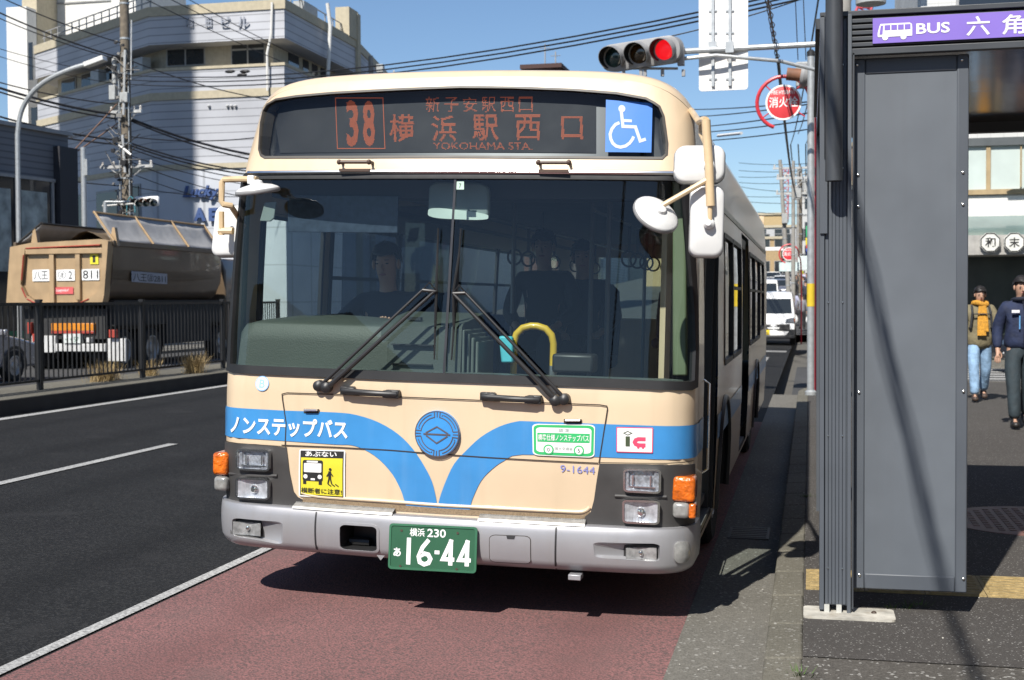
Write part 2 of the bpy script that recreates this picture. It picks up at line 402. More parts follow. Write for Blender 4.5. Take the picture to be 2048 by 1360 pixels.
sheet('bus_lane_surface', -0.612, -3.33, -40, 17.5, lambda x: rz(x)+0.004, redlane, ny=8)
sheet('gutter', -0.19, -0.612, -40, 22.5, lambda x: 0.006+0.02*(-0.19-x), concg, ny=8)
def kerb_outline(x0):                             # straight, then the corner of the side street
    return [(x0, -40), (x0, 22.0)]+[(x0+3.2-3.2*math.cos(R_(a)), 22.0+3.2*math.sin(R_(a))) for a in (15, 30, 45, 60, 75, 90)]
MZ = Matrix.Translation((0, 0, -0.05))
kb = kerb_outline(-0.19); ki = kerb_outline(-0.03); ki = ki[:2]+[(x, y-0.16 if i > 3 else y) for i, (x, y) in enumerate(ki[2:])]
mb = MB(); n = len(kb)
for i in range(n-1):
    a, b, c, d = kb[i], kb[i+1], ki[i+1], ki[i]
    if i == 0:
        y = -40                                   # stones of the kerb, each with a joint
        while y < 21.99:
            y2 = min(y+0.6, 22.0)
            mb.add([(-0.19, y+.004, -.05), (-.03, y+.004, -.05), (-.03, y2-.004, -.05), (-.19, y2-.004, -.05), (-.19, y+.004, .11), (-.03, y+.004, .12), (-.03, y2-.004, .12), (-.19, y2-.004, .11)], [(4,5,6,7),(0,1,5,4),(1,2,6,5),(2,3,7,6),(3,0,4,7)])
            y = y2
        continue
    mb.add([(*a, -.05), (*d, -.05), (*c, -.05), (*b, -.05), (*a, .11), (*d, .12), (*c, .12), (*b, .11)], [(4,5,6,7),(0,1,5,4),(1,2,6,5),(2,3,7,6),(3,0,4,7)])
k = mb.build('kerb', kerbm, bev=0.012); k['kind'] = 'structure'
mb = MB(); wk = [(-0.03, -40)]+[p for p in ki[1:]]+[(40, 25.0), (40, -40)]
mb.prism(wk, Matrix.Translation((0, 0, -0.1)), 0.216); o = mb.build('sidewalk', walk, smooth=False); o['kind'] = 'structure'
sheet('pavement_patch', -0.028, 6.0, 5.62, 25-0.5, 0.1205, walk2, ny=4)
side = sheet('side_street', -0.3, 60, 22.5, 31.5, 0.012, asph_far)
sheet('far_sidewalk', 0.0, 40, 31.5, 60, 0.11, concg, th=0.2, ny=10)
sheet('opposite_sidewalk', -19.6, -60, -40, 240, 0.13, concg, th=0.25, ny=10)
sheet('median', -10.1, -11.65, -40, 25.5, lambda x: 0.39, mat('median_face_shaded', (0.028, 0.027, 0.026), 0.9, var=0.3, vs=4), th=0.35); sheet('median_top', -10.13, -11.62, -40, 25.5, 0.396, kerbm)  # side face darkened in its colour to hold the shade; paler sheet on top
def stripe(name, X0, X1, Y0, Y1, m=linem, off=0.008): return sheet(name, X0, X1, Y0, Y1, lambda x: rz(x)+off, m)
stripe('lane_edge_marking', -3.35, -3.42, -40, 60)
for y in (2.6, 22.7, 32.7, 42.7): stripe('lane_dash_marking', -6.58, -6.69, y, y+(10.1 if y < 5 else 5.0), linem)
stripe('median_edge_marking', -9.78, -9.94, -40, 60)
stripe('opposite_edge_marking', -12.1, -12.25, -40, 60, lineworn)
for i in range(3): stripe('opposite_dash_marking', -15.2, -15.35, 8+i*10, 13+i*10, lineworn)
for i in range(7): sheet('crosswalk_marking', 1.9+i*0.0, 9.0, 26.3+i*0.85, 26.75+i*0.85, 0.0165, linem)
for i in range(6): sheet('crosswalk_marking', -1.1-i*0.95, -1.6-i*0.95, 33.2, 36.8, lambda x: rz(x)+0.008, lineworn)
sheet('stop_marking', -1.6, -0.7, 40.2, 41.4, lambda x: rz(x)+0.009, lineworn)
tact = mat('tactile_yellow', (0.33, 0.245, 0.11), 0.75, var=0.25, vs=25, bump=0.5, bs=55, streak=0.45, dirt=(0.16, 0.12, 0.06))
mb = MB()
def tactile(mb, x0, x1, y0, y1):
    mb.bb((x0, y0, 0.115), (x1, y1, 0.1265))
    k = 4
    for i in range(k):
        a = y0+(y1-y0)*(i+0.5)/k; mb.bb((x0+0.02, a-0.018, 0.12), (x1-0.02, a+0.018, 0.1315))
yt0, yt1 = 6.92, 7.42
xx = -0.02
while xx < 4.5: tactile(mb, xx, xx+0.296, yt0, yt0+0.245); tactile(mb, xx, xx+0.296, yt0+0.25, yt1); xx += 0.30
o = mb.build('tactile_paving', tact, smooth=False); o['kind'] = 'structure'
mh = mat('manhole_iron', (0.15, 0.075, 0.06), 0.6, var=0.3, vs=9)
mb = MB(); mb.lathe([(0.62, 0.118), (0.62, 0.124), (0.56, 0.1255), (0.001, 0.1255)], Matrix.Translation((1.5, 9.35, 0)), 40)
for i in range(-7, 8):
    for j in range(-7, 8):
        if math.hypot(i, j)*0.07 < 0.52: mb.bb((1.5+i*.07-.02, 9.35+j*.07-.02, .125), (1.5+i*.07+.02, 9.35+j*.07+.02, .1295))
tag(mb.build('manhole_cover', mh, smooth=False), 'round rusty red manhole cover in the shaded pavement behind the shelter panel', 'manhole cover')
mb = MB(); mb.bb((-1.02, 9.2, -.005), (-.66, 9.5, .0095))
mb2 = MB(); mb2.bb((-0.55, 8.9, 0.004), (-0.27, 9.35, 0.0185))
for i in range(6): mb2.bb((-0.53, 8.93+i*.07, .012), (-0.29, 8.955+i*.07, .022))
tag(mb2.build('drain_grate', mat('grate_iron', (.10, .09, .08), .6, metal=.5), smooth=False), 'iron drain grate set in the gutter beside the bus door', 'drain grate')
sheet('gutter_patch', -0.055, -0.6, 5.0, 5.0, 0.0, concg) if False else None
# small stones and bits on the pavement
gm = mat('pebble', (0.42, 0.40, 0.36), 0.8, var=0.4, vs=40); mb = MB()
for i in range(120):
    x = random.uniform(-0.6, 2.2); y = random.uniform(4.9, 9.5); s = random.uniform(.002, .0055)
    if -0.19 < x < -0.03: continue
    z = 0.122 if x > 0 else 0.02
    mb.ell((x, y, z), (s, s*.8, s*.6), 5, 3)
o = mb.build('gravel', gm); o['kind'] = 'stuff'; o['label'] = 'scattered pale grit on the pavement and gutter'
# weeds along the kerb
wm = mat('weed_green', (0.07, 0.12, 0.03), 0.7, var=0.3)
mb = MB()
for (cx, cy) in [(-0.03, 5.35), (-0.025, 5.05), (0.48, 6.62), (0.52, 6.66), (0.40, 6.58), (-.03, 10.2)]:
    for i in range(26):
        a = random.uniform(0, 6.28); r = random.uniform(0, .05); h = random.uniform(.008, .035)
        p = Vector((cx+r*math.cos(a)*1.6, cy+r*math.sin(a), .119)); q = Vector((math.cos(a)*h, math.sin(a)*h, h)); t = Vector((-q.y, q.x, 0)).normalized()*.003
        mb.add([p-t, p+t, p+q], [(0, 1, 2)])
o = mb.build('grass', wm, smooth=False); o['kind'] = 'stuff'; o['label'] = 'small green weeds in the kerb joint'

# ------------------------------------------------------------------ median fence
blk = mat('black_railing', (0.012, 0.012, 0.013), 0.45, var=0.25, vs=3)
FX = -10.8; fz = 0.395
ft = thing('median_fence', 'black steel railing with close vertical bars standing on the median kerb', 'fence', (FX, 0, fz))
py = [1.9+2.97*i for i in range(10)]
py = [16.69-2.97*k for k in range(5, 0, -1)]+[16.69, 19.64, 22.68, 25.3]
for y in py:
    m_ = MB(); m_.bb((-.035, y-.035, 0), (.035, y+.035, 1.27)); m_.bb((-.04, y-.04, 1.27), (.04, y+.04, 1.30)); m_.build('post', blk, ft, smooth=False)
for i in range(len(py)-1):
    a, b = py[i]+.04, py[i+1]-.04; m_ = MB()
    m_.bb((-.028, a-.005, 1.21), (.028, b+.005, 1.255)); m_.bb((-.02, a-.005, .115), (.02, b+.005, .15))
    nb = 23
    for j in range(nb):
        y = a+(b-a)*(j+.5)/nb
        m_.tube([(0, y, .15), (0, y, .95), (.0, y, 1.21)], .0115, 6, caps=False)
    m_.build('railing_panel', blk, ft, ang=50)
drym = mat('dry_grass', (0.34, 0.25, 0.12), 0.85, var=0.35, vs=8)
drg = mat('dry_grass_green', (0.16, 0.19, 0.05), 0.85, var=0.3)
def tuft(y, n, h, wd, lab, gcol=drym, x=-10.5):
    m_ = MB()
    for i in range(n):
        a = random.uniform(0, 6.28); r = random.gauss(0, wd*.35); p = Vector((random.gauss(0, .06), r, 0)); hh = h*random.uniform(.4, 1)
        q = Vector((math.cos(a)*hh*.5, math.sin(a)*hh*random.uniform(.3, 1.1), hh*random.uniform(.7, 1))); t = Vector((math.sin(a), -math.cos(a), 0))*.0035
        m1 = p+q*.55+Vector((0, 0, hh*.08)); m_.add([p-t, p+t, m1+t*.7, m1-t*.7, p+q], [(0, 1, 2, 3), (3, 2, 4)])
    o = m_.build('dry_grass_clump', [gcol], smooth=False, loc=(x, y, .395)); return tag(o, lab, 'grass clump', 'dry grass on the median')
tuft(18.7, 420, .42, .55, 'low wide clump of dry straw grass left of the middle fence post', x=-10.95)
tuft(20.15, 200, .4, .3, 'dry straw grass clump just right of the middle fence post', x=-10.95)
tuft(21.0, 620, .44, .26, 'round dry grass tuft with a green base in front of the fence', x=-10.55)
# ------------------------------------------------------------------ the bus
BO = Vector((-1.862, 6.35, 0.027)); BR = R_(1.65)
bus = thing('city_bus', 'beige city bus with blue stripes and orange route 38 display stopped at the kerb', 'bus', BO)
bus.rotation_euler = (0, BR, 0)
BM = Matrix.Translation(BO) @ Matrix.Rotation(BR, 4, 'Y'); BI = BM.inverted()
def lerp(T, x):
    for (a, b), (c, d) in zip(T, T[1:]):
        if x <= c: return b if x <= a else b+(d-b)*(x-a)/(c-a)
    return T[-1][1]
WT = [(.2, 1.262), (.7, 1.277), (1.2, 1.275), (1.9, 1.258), (2.3, 1.234), (2.55, 1.210), (2.8, 1.185)]
FT = [(.2, .03), (.55, .012), (.75, .0), (1.12, .0), (1.17, .006), (1.23, .012), (2.27, .115), (2.33, .13), (2.76, .255), (2.9, .32)]
RT = [(.2, .22), (.5, .21), (1.2, .19), (2.3, .17), (2.8, .24)]
SAG = .055
def zr(x):
    a = abs(x)/1.2; return 2.835-.03*a*a-.15*a**9
class BusS:
    def pt(s, t, v, off=0):
        W = lerp(WT, v); F = lerp(FT, v); r = lerp(RT, v); sg = 1 if t >= 0 else -1; t = abs(t)
        hc = W-r; R = (hc*hc+SAG*SAG)/(2*SAG); al = math.asin(hc/(R-r)*(1-r/R)) if False else math.asin((W-r)/(R-r))
        L1 = R*al; L2 = r*(math.pi/2-al); q = t/1.4*(L1+L2)
        if q <= L1:
            a = q/R; x, y = R*math.sin(a), R*(1-math.cos(a)); n = (math.sin(a), -math.cos(a))
        else:
            cx, cy = (R-r)*math.sin(al), R-(R-r)*math.cos(al); a = al+min(q-L1, L2)/r
            x, y = cx+r*math.sin(a), cy-r*math.cos(a); n = (math.sin(a), -math.cos(a))
            if t > 1.4:
                n = (1, 0); x = W; ye = cy+F
                y = (ye+(.62-ye)*(t-1.4)/.2 if t < 1.6 else .62+t-1.6)-F
        return Vector((sg*(x+n[0]*off), F+y+n[1]*off, v))
    def nrm(s, t, v):
        e = .003; a = s.pt(t+e, v)-s.pt(t-e, v); b = s.pt(t, v+e)-s.pt(t, v-e); return a.cross(b).normalized()
BS = BusS()
def uv(px, py, off=0):                            # which (s, v) of the bus shell the photo shows at a pixel
    d = ray(px, py); t = (6.38-CC.y)/d.y; p = BI @ (CC+d*t); q = [max(-1.3, min(1.3, p.x*1.03)), p.z]
    for _ in range(14):
        f = lambda a, b: proj(BM @ BS.pt(a, b, off)); x0, y0 = f(*q); ex, ey = px-x0, py-y0
        if abs(ex)+abs(ey) < .02: break
        e = .002; xa, ya = f(q[0]+e, q[1]); xb, yb = f(q[0], q[1]+e)
        A, B, Cc, D = (xa-x0)/e, (xb-x0)/e, (ya-y0)/e, (yb-y0)/e; det = A*D-B*Cc
        if abs(det) < 1e3: break
        q[0] += max(-.15, min(.15, (ex*D-ey*B)/det)); q[1] += max(-.15, min(.15, (A*ey-Cc*ex)/det)); q[0] = max(-1.62, min(1.62, q[0]))
    return tuple(q)
def UV(P, off=0): return [uv(*p, off) for p in P]
def bl(px, py, y):                                # bus-local point on the plane local y = const
    d = BI.to_3x3() @ ray(px, py); o = BI @ CC; return o+d*((y-o.y)/d.y)
beige = mat('bus_beige', (0.63, 0.495, 0.34), 0.32, var=0.05, vs=2.5, coat=0.5, streak=0.26, dirt=(0.46, 0.36, 0.235), bump=0.05, bs=2.2)
blue = mat('bus_blue', (0.045, 0.235, 0.53), 0.35, var=0.08, vs=5, coat=0.4, streak=0.25, dirt=(0.16, 0.34, 0.58))
rubber = mat('rubber', (0.013, 0.013, 0.014), 0.5, var=0.2)
blkp = mat('black_plastic', (0.022, 0.022, 0.023), 0.45, var=0.2)
grey_p = mat('grey_plastic', (0.045, 0.043, 0.042), 0.55, var=0.15)
silver = mat('bumper_silver', (0.33, 0.33, 0.345), 0.38, metal=0.35, var=0.06, vs=4, coat=0.2, streak=0.25, dirt=(0.27, 0.25, 0.22))
chrome = mat('chrome', (0.75, 0.75, 0.75), 0.18, metal=1.0, var=0.05)
alum = mat('aluminium', (0.6, 0.6, 0.6), 0.3, metal=0.9)
white_p = mat('white_paint', (0.78, 0.78, 0.77), 0.4, var=0.04, coat=0.2)
whitem = mat('white_mark', (0.78, 0.78, 0.77), 0.5, var=0.03)
blackm = mat('black_mark', (0.02, 0.02, 0.02), 0.5, var=0.05)
dark = mat('dark_interior', (0.018, 0.019, 0.022), 0.7, var=0.2)
wglass = glass('windscreen_glass', (0.75, 0.83, 0.81), refl=1.25)
sglass = glass('side_window_glass', (0.42, 0.47, 0.46), refl=1.3); cglass = glass('clear_side_glass', (0.80, 0.88, 0.86))
# shell outline: arch along the roof edge, straight down the sides; open at the back
SE = 1.6+10.25
def vt(t): return zr(BS.pt(t, 2.6).x)-.05
ts = [-SE, -8, -4, -2, -1.6]+[-1.5+.05*i for i in range(61)]+[1.6, 2, 4, 8, SE]
VB = .50
WY = [2.45, 7.75]
def arch(yc, sd): return [(sd*(yc+.98+.56*math.cos(R_(a))), .33+.66*max(0, math.sin(R_(a)))**.7) for a in range(0, 181, 12)]
botR = [q for y in WY for q in reversed(arch(y, 1))]; botL = [q for y in reversed(WY) for q in arch(y, -1)]
shell = [(-SE, .33)]+[q for y in reversed(WY) for q in reversed(list(reversed(arch(y, -1))))]+[(-1.6, .33), (-1.5, VB)]+[(t, VB) for t in (-1.2, -.8, -.4, 0, .4, .8, 1.2)]+[(1.5, VB), (1.6, .33)]+botR+[(SE, .33)]+[(t, vt(t)) for t in reversed(ts)]
ws_px = [(458,739),(470,743.5),(560,748),(660,752),(770,757),(880,761),(1000,765),(1120,769),(1250,774),(1380,778),(1391,772),(1393,700),(1392,626),(1386,515),(1379,420),(1374,362),(1364,349),(1340,346.3),(1200,344.5),(1000,343),(800,343),(600,344),(505,345),(493,349),(487,360),(478,450),(469,560),(461,680)]
WS = UV(ws_px)
sg_px = [(534.6,209),(527,221.6),(522,245),(520,272),(518.5,298),(522,310),(529.5,314.8),(700,314.3),(880,313.8),(1100,315),(1324,316.5),(1333,308),(1334,285),(1327,232),(1319,213),(1308,205),(1292,196.5),(1233,186),(1145,179),(1027,174.4),(920,173.3),(800,178),(664,185.5),(593,192),(552,198.7)]
SG = UV(sg_px)
def shrink(P, d):
    n = len(P); out = []; ar = sum(P[i][0]*P[(i+1) % n][1]-P[(i+1) % n][0]*P[i][1] for i in range(n)); sgn = 1 if ar > 0 else -1
    for i in range(n):
        a, b, c = Vector(P[i-1]), Vector(P[i]), Vector(P[(i+1) % n]); u, w_ = (b-a).normalized(), (c-b).normalized(); t = (u+w_).normalized()
        nn = Vector((-t.y, t.x))*sgn; k = d/max(.5, nn.dot(Vector((-u.y, u.x))*sgn)); out.append(tuple(b+nn*k))
    return out
def rs(y0, v0, y1, v1, sd, r=.05): return rrect(sd*(y0+.98), v0, sd*(y1+.98), v1, r)    # side rectangle by local y
R_win = [(2.35, 1.22, 3.3, 2.08), (3.34, 1.22, 4.5, 2.08), (6.05, 1.22, 7.2, 2.08), (7.24, 1.22, 8.6, 2.08), (8.64, 1.3, 9.9, 2.08)]
R_door = [(.66, .36, 1.75, 2.2), (4.7, .36, 5.95, 2.2)]
L_win = [(.6, 1.12, 1.55, 2.08), (1.7, 1.22, 3.1, 2.08), (3.14, 1.22, 4.7, 2.08), (4.74, 1.22, 6.3, 2.08), (6.34, 1.22, 7.9, 2.08), (7.94, 1.22, 9.6, 2.08)]
rect_w = [rs(*q, 1) for q in R_win]+[rs(*q, 1, .03) for q in R_door]+[rs(*q, -1) for q in L_win]
holes = [WS, SG]+rect_w
shell2 = shell
geo = [patch_geo(BS, shell2, holes, g=.09)]
body = mesh_from('body', geo, beige, bus)
# roof: rings running in from the shell's top edge, then a crown
rim = [BS.pt(t, vt(t)) for t in ts]
rim = [Vector((p.x, p.y, zr(p.x)-.05)) for p in rim]
y_end = rim[0].y
def inset(P, d):
    out = []
    for i, p in enumerate(P):
        a = P[max(i-1, 0)]; c = P[min(i+1, len(P)-1)]; t = (c-a); t.z = 0; t.normalize(); n_ = Vector((t.y, -t.x, 0))
        if n_.dot(Vector((0, 4, 0))-Vector((p.x*.2, p.y, 0))) < 0 and abs(t.x) > .5: n_ = -n_
        if abs(t.x) <= .5 and n_.x*p.x > 0: n_ = -n_
        q = p+n_*d; out.append(Vector((q.x, q.y, 0)))
    return out
rings = [rim]
for k_ in (.18, .42, .7, 1.0):
    d = .12*(1-math.cos(k_*math.pi/2)) if False else .12*k_
    zz = math.sqrt(max(0, 1-(1-k_)**2))
    ii = inset(rim, d); rings.append([Vector((p.x, max(p.y, .05), zr(p.x)-.05+.05*zz)) for p in ii])
mb = MB(); mb.loft([[tuple(p) for p in r] for r in rings], closed=False, caps=False)
last = rings[-1]; m_n = len(last)
for a in range(m_n//2):
    b = m_n-1-a
    if b-a < 2: break
N_ = 9; rows = []
for a in range(m_n//2+1):
    p, q = last[a], last[m_n-1-a]; rows.append([(p.x+(q.x-p.x)*j/N_, p.y+(q.y-p.y)*j/N_, zr(p.x+(q.x-p.x)*j/N_)) for j in range(N_+1)])
for ra, rb in zip(rows, rows[1:]): mb.loft([ra, rb], closed=False, caps=False)
roof = mb.build('roof', beige, bus, ang=60)
mb = MB()                                         # air-conditioning fairing on the roof
def fair(y, s, h): return [(-.92*s, y, 2.74), (-.9*s, y, 2.80+h*.3), (-.6*s, y, 2.815+h*.75), (0, y, 2.825+h), (.6*s, y, 2.815+h*.75), (.9*s, y, 2.79+h*.3), (.92*s, y, 2.74)]
mb.loft([fair(1.0, 1, .0), fair(1.25, 1, .07), fair(2.1, 1, .15), fair(5.0, 1, .15), fair(5.6, 1, .02)])
mb.build('roof_air_conditioner', beige, bus)
# back wall and floor
mb = MB(); mb.bb((-1.2, 10.85, .35), (1.2, 10.89, 1.35)); mb.bb((-1.2, 10.85, 2.15), (1.2, 10.89, 2.72)); mb.bb((-1.2, 10.85, 1.35), (-.95, 10.89, 2.15)); mb.bb((.95, 10.85, 1.35), (1.2, 10.89, 2.15)); mb.build('rear_wall', beige, bus, smooth=False); MB().bb((-.95, 10.865, 1.35), (.95, 10.872, 2.15)).build('rear_window', cglass, bus, smooth=False)
# windscreen
patch('windscreen', wglass, bus, BS, shrink(WS, .012), g=.12, off=-.004)
fr = patch('windscreen_frame', rubber, bus, BS, shrink(WS, -.006), [shrink(WS, .038)], g=.1, off=.013, base=-.02)
ctop, cbot = uv(911.5, 352), uv(888, 752)
Dec(BS, [(ctop[0]-.0065, ctop[1]), (ctop[0]+.0065, ctop[1]), (cbot[0]+.0065, cbot[1]), (cbot[0]-.0065, cbot[1])], .006).rect(0, 0, 1, 1, mat('divider', (.05, .05, .055), .35, metal=.5), dn=.1).build('windscreen_divider', bus)
tr_px = [(500, 347), (700, 344.5), (900, 343.5), (1100, 344.5), (1345, 347)]
mb = MB(); mb.tube([BS.pt(*p, .012) for p in smooth_poly(UV(tr_px))], .013, 8); mb.build('windscreen_trim', chrome, bus)
# small service sticker inside the glass
q = UV([(913,363),(928,363),(928,379),(913,379)]); d = Dec(BS, q, .001); d.rect(0, 0, 1, 1, mat('pale_sticker', (.45, .62, .52), .6)); d.up().text('7', .35, .25, .65, .8, blackm); d.build('inspection_sticker', bus)
# ledge shadow groove below the sign
# destination sign
signb = mat('sign_black', (0.006, 0.007, 0.009), 0.3, var=0.1)
sb = patch('destination_sign', signb, bus, BS, SG, g=.15, off=-.075)
cv = patch('sign_cover', glass('sign_glass', (.78, .82, .84), refl=.8), bus, BS, shrink(SG, .004), g=.15, off=-.006)
patch('sign_frame', mat('sign_gasket', (.05, .043, .035), .5), bus, BS, shrink(SG, -.005), [shrink(SG, .007)], g=.15, off=.005, base=-.07)
q = UV([(672,193),(1195,193),(1195,308),(672,308)], -.07)
patch('display_board', mat('display_grey', (.009, .010, .013), .7, var=.1), sb, BS, [uv(560, 188, -.07), uv(1192, 190, -.07), uv(1192, 306, -.07), uv(560, 306, -.07)], g=.15, off=-.071)
led = mat('led_orange', (0.34, 0.062, 0.012), 0.6, var=0, em=0.75)
def led_text(items, pitch=.0056):
    V, Fs = [], []
    def dots(tri_pts, tris):
        P = np.array(tri_pts); T = P[np.array([t[:3] for t in tris])]; lo, hi = P.min(0), P.max(0)
        gx = np.arange(math.floor(lo[0]/pitch), math.ceil(hi[0]/pitch)+1)*pitch; gy = np.arange(math.floor(lo[1]/pitch), math.ceil(hi[1]/pitch)+1)*pitch
        G = np.array([(a, b) for a in gx for b in gy]); ok = np.zeros(len(G), bool)
        for t in T:
            x, y = G[:, 0], G[:, 1]; (x1, y1), (x2, y2), (x3, y3) = t
            d1 = (x-x2)*(y1-y2)-(x1-x2)*(y-y2); d2 = (x-x3)*(y2-y3)-(x2-x3)*(y-y3); d3 = (x-x1)*(y3-y1)-(x3-x1)*(y-y1)
            ok |= ~(((d1 < 0) | (d2 < 0) | (d3 < 0)) & ((d1 > 0) | (d2 > 0) | (d3 > 0)))
        for a, b in G[ok]:
            h = pitch*.33; n0 = len(V); V.extend([BS.pt(a-h, b-h, -.069), BS.pt(a+h, b-h, -.069), BS.pt(a+h, b+h, -.069), BS.pt(a-h, b+h, -.069)]); Fs.append((n0, n0+1, n0+2, n0+3))
    for it in items:
        if it[0] == 'box':
            q = [Vector(p) for p in UV(it[1], -.07)]; k = pitch*.62
            for a, b in zip(q, q[1:]+q[:1]):
                n0 = int((b-a).length/pitch)
                for j in range(n0):
                    p = a+(b-a)*j/n0; h = pitch*.36; m0 = len(V); V.extend([BS.pt(p.x-h, p.y-h, -.069), BS.pt(p.x+h, p.y-h, -.069), BS.pt(p.x+h, p.y+h, -.069), BS.pt(p.x-h, p.y+h, -.069)]); Fs.append((m0, m0+1, m0+2, m0+3))
        else:
            _, body_, quad, bold = it; a, b, c, d_ = [np.array(p) for p in UV(quad, -.07)]; v, f, _r = text2d(body_, bold)
            dots([(a*(1-x)+b*x)*y+(d_*(1-x)+c*x)*(1-y) for x, y in v], [t for t in f])
    return V, Fs
def bx(x0, y0, x1, y1, sk=0): return [(x0, y0), (x1, y0), (x1+sk, y1), (x0+sk, y1)]
items = [('box', bx(671, 196, 766, 297, 4)), ('t', '3', bx(692, 201, 716, 293, 2), .03), ('t', '8', bx(725, 201, 749, 293, 2), .03),
         ('t', '横', bx(778, 228, 828, 284, 2), .01), ('t', '浜', bx(863, 231, 911, 283, 2), .01), ('t', '駅', bx(944, 229, 996, 281, 2), .01), ('t', '西', bx(1030, 229, 1081, 281, 1), .01), ('t', '口', bx(1122, 232, 1165, 279, 1), .01),
         ('t', 'YOKOHAMA STA.', bx(866, 285, 1064, 299, 1), .0)]
for i, ch in enumerate('新子安駅西口'): items.append(('t', ch, bx(851+i*37.2, 194, 879+i*37.2, 224, 1), 0))
V, Fs = led_text(items); mb = MB(); mb.add(V, Fs); mb.build('led_lettering', led, sb, smooth=False)
# wheelchair plate
wb = mat('pictogram_blue', (.02, .21, .75), .45, var=.03)
q = UV([(1212,199.4),(1305,206),(1302.6,305),(1210.5,304)], -.03); d = Dec(BS, q, -.03); d.rect(0, 0, 1, 1, wb, dn=.1); d.up()
as_ = 1.06; d.poly(circ(.345, .155, .075, 20, .072), whitem)
d.line([(.335, .21), (.375, .50), (.645, .50), (.755, .775), (.875, .735)], .068, whitem, as_).line([(.36, .385), (.565, .385)], .06, whitem, as_)
d.line([(.30, .43), (.21, .47), (.135, .56), (.10, .66), (.115, .75), (.16, .83), (.235, .885), (.33, .905), (.44, .88), (.53, .82), (.59, .74), (.61, .69)], .066, whitem, as_)
d.build('wheelchair_pictogram', bus)
# stripes
tl = [(567,821),(670,824.7),(714,830),(758,844.7),(796.5,868),(826,897.6),(849.5,933),(864,962.5),(872,994),(875,1016)]
bl_ = [(814,1016),(808,998),(802,980),(784.7,947.6),(758,918),(729,899),(702,890),(670,888.8),(567,881.5)]
t2 = [(1197,847.6),(1062,842.6),(1033,843),(997.6,853.5),(962,874),(933,900.6),(909,927),(892,962),(880,995),(875.5,1016)]
b2 = [(940,1021),(943,1005),(947.6,992),(962,962),(983,939),(1009,921),(1045,909),(1197.6,914)]
vL0, vL1 = uv(567, 881.5)[1], uv(567, 821)[1]; vR0, vR1 = uv(1197.6, 914)[1], uv(1203, 847.6)[1]
def stripe_poly(sd, A, B, v0, v1):
    A = smooth_poly(UV(A), 3); B = smooth_poly(UV(B), 3)
    return [(sd*1.62, v0), (sd*1.62, v1)]+A+B
patch('stripe', blue, bus, BS, stripe_poly(-1, tl, bl_, vL0, vL1), g=.07, off=.0035)
patch('stripe', blue, bus, BS, stripe_poly(1, t2, b2, vR0, vR1), g=.07, off=.0035)
for sd, ys in ((1, [(1.77+.98, 4.68+.98), (5.97+.98, SE-.02)]), (-1, [(1.62, SE-.02)])):
    for y0, y1 in ys: patch('side_stripe', blue, bus, BS, [(sd*y0, .78), (sd*y1, .78), (sd*y1, .93), (sd*y0, .93)], g=.5, off=.004)
# panel seams of the front hatch
seamm = mat('seam_dark', (.03, .022, .015), .8)
mb_ = Dec(BS, [(0, 0), (1, 0), (1, 1), (0, 1)], .006)
def seam(P, wd=.0055):
    Q = dens(UV(P), .06)[:-1] if False else UV(P); R2 = []
    for a, b in zip(Q, Q[1:]): R2 += [tuple(Vector(a)+(Vector(b)-Vector(a))*j/6) for j in range(6)]
    mb_.line(R2+[Q[-1]], wd, seamm)
seam([(571,893),(573,845),(566,800),(565,788),(575,785.5),(700,789.5),(880,797),(1050,804),(1200,809.5),(1214,812),(1215,818),(1210,850),(1198,926)])
seam([(564,890),(670,894),(780,900),(880,908),(980,915),(1090,921),(1197,926)])
seam([(450,881),(574,893)], .004); seam([(1199,925),(1385,921)], .004)
mb_.build('hatch_seams', bus)
# moulded crease under the windscreen and the hatch foot strip, dirt and recess shade painted in
low = UV([(606,990),(640,998),(760,1007),(880,1016),(1000,1022),(1120,1028),(1165,1030),(1172,1026),(1180,1022),(1176,1036),(1120,1040),(1000,1033),(880,1027),(760,1019),(640,1010),(606,1004)])
patch('hatch_foot_grille', mat('dirty_shaded_mesh', (.23, .165, .10), .8, var=.3, vs=150), bus, BS, low[:9]+low[9:], g=.05, off=.004)
lip = UV([(604,985),(640,993),(760,1001),(880,1010),(1000,1016),(1120,1022),(1165,1023),(1180,1014)])
mb = MB(); mb.tube([BS.pt(*p, .002) for p in smooth_poly(lip, 4)], .009, 8); mb.build('hatch_lip', beige, bus)
# bumper
BB, BT = .278, .515
def boff(t, v):
    k = (v-BB)/(BT-BB); e = 1-.62*min(1, max(0, (abs(t)-.98)/.4))**1.3; return (.045+.026*math.sin(math.pi*min(1, max(0, k)))**.6)*e-(.03*(1-k/.2)**2 if k < .2 else 0)
def bq(P): return UV(P, .065)
pk = lambda x0, y0, x1, y1, r, dy: [(p[0], p[1]) for p in rrect(0, 0, 1, 1, .12)]
def quadr(TL, TR, BR_, BL, r=.1, n=4):
    out = []
    for x, y in rrect(0, 0, 1, 1, r, n):
        a = Vector(TL)*(1-x)+Vector(TR)*x; b = Vector(BL)*(1-x)+Vector(BR_)*x; out.append(tuple(b*(1-y)+a*y))
    return out
tow = bq(quadr((681,1049),(754,1054),(754,1103.5),(681,1098), .15))
fogl = bq(quadr((462,1036),(567,1044),(565,1090),(462,1072), .14)); fogr = bq(quadr((1186,1084),(1320,1088),(1320,1124),(1190,1115), .14))
bo = [(-1.49, BB+.012), (-1.42, BB)]+[(t, BB) for t in (-1.0, -.5, 0, .5, 1.0)]+[(1.42, BB), (1.49, BB+.012), (1.49, BT)]+[(t, BT) for t in (1.3, 1.0, .5, 0, -.5, -1.0, -1.3)]+[(-1.49, BT)]
bumper = patch('bumper', silver, bus, BS, bo, [tow, fogl, fogr], g=.035, off=0, offf=boff)
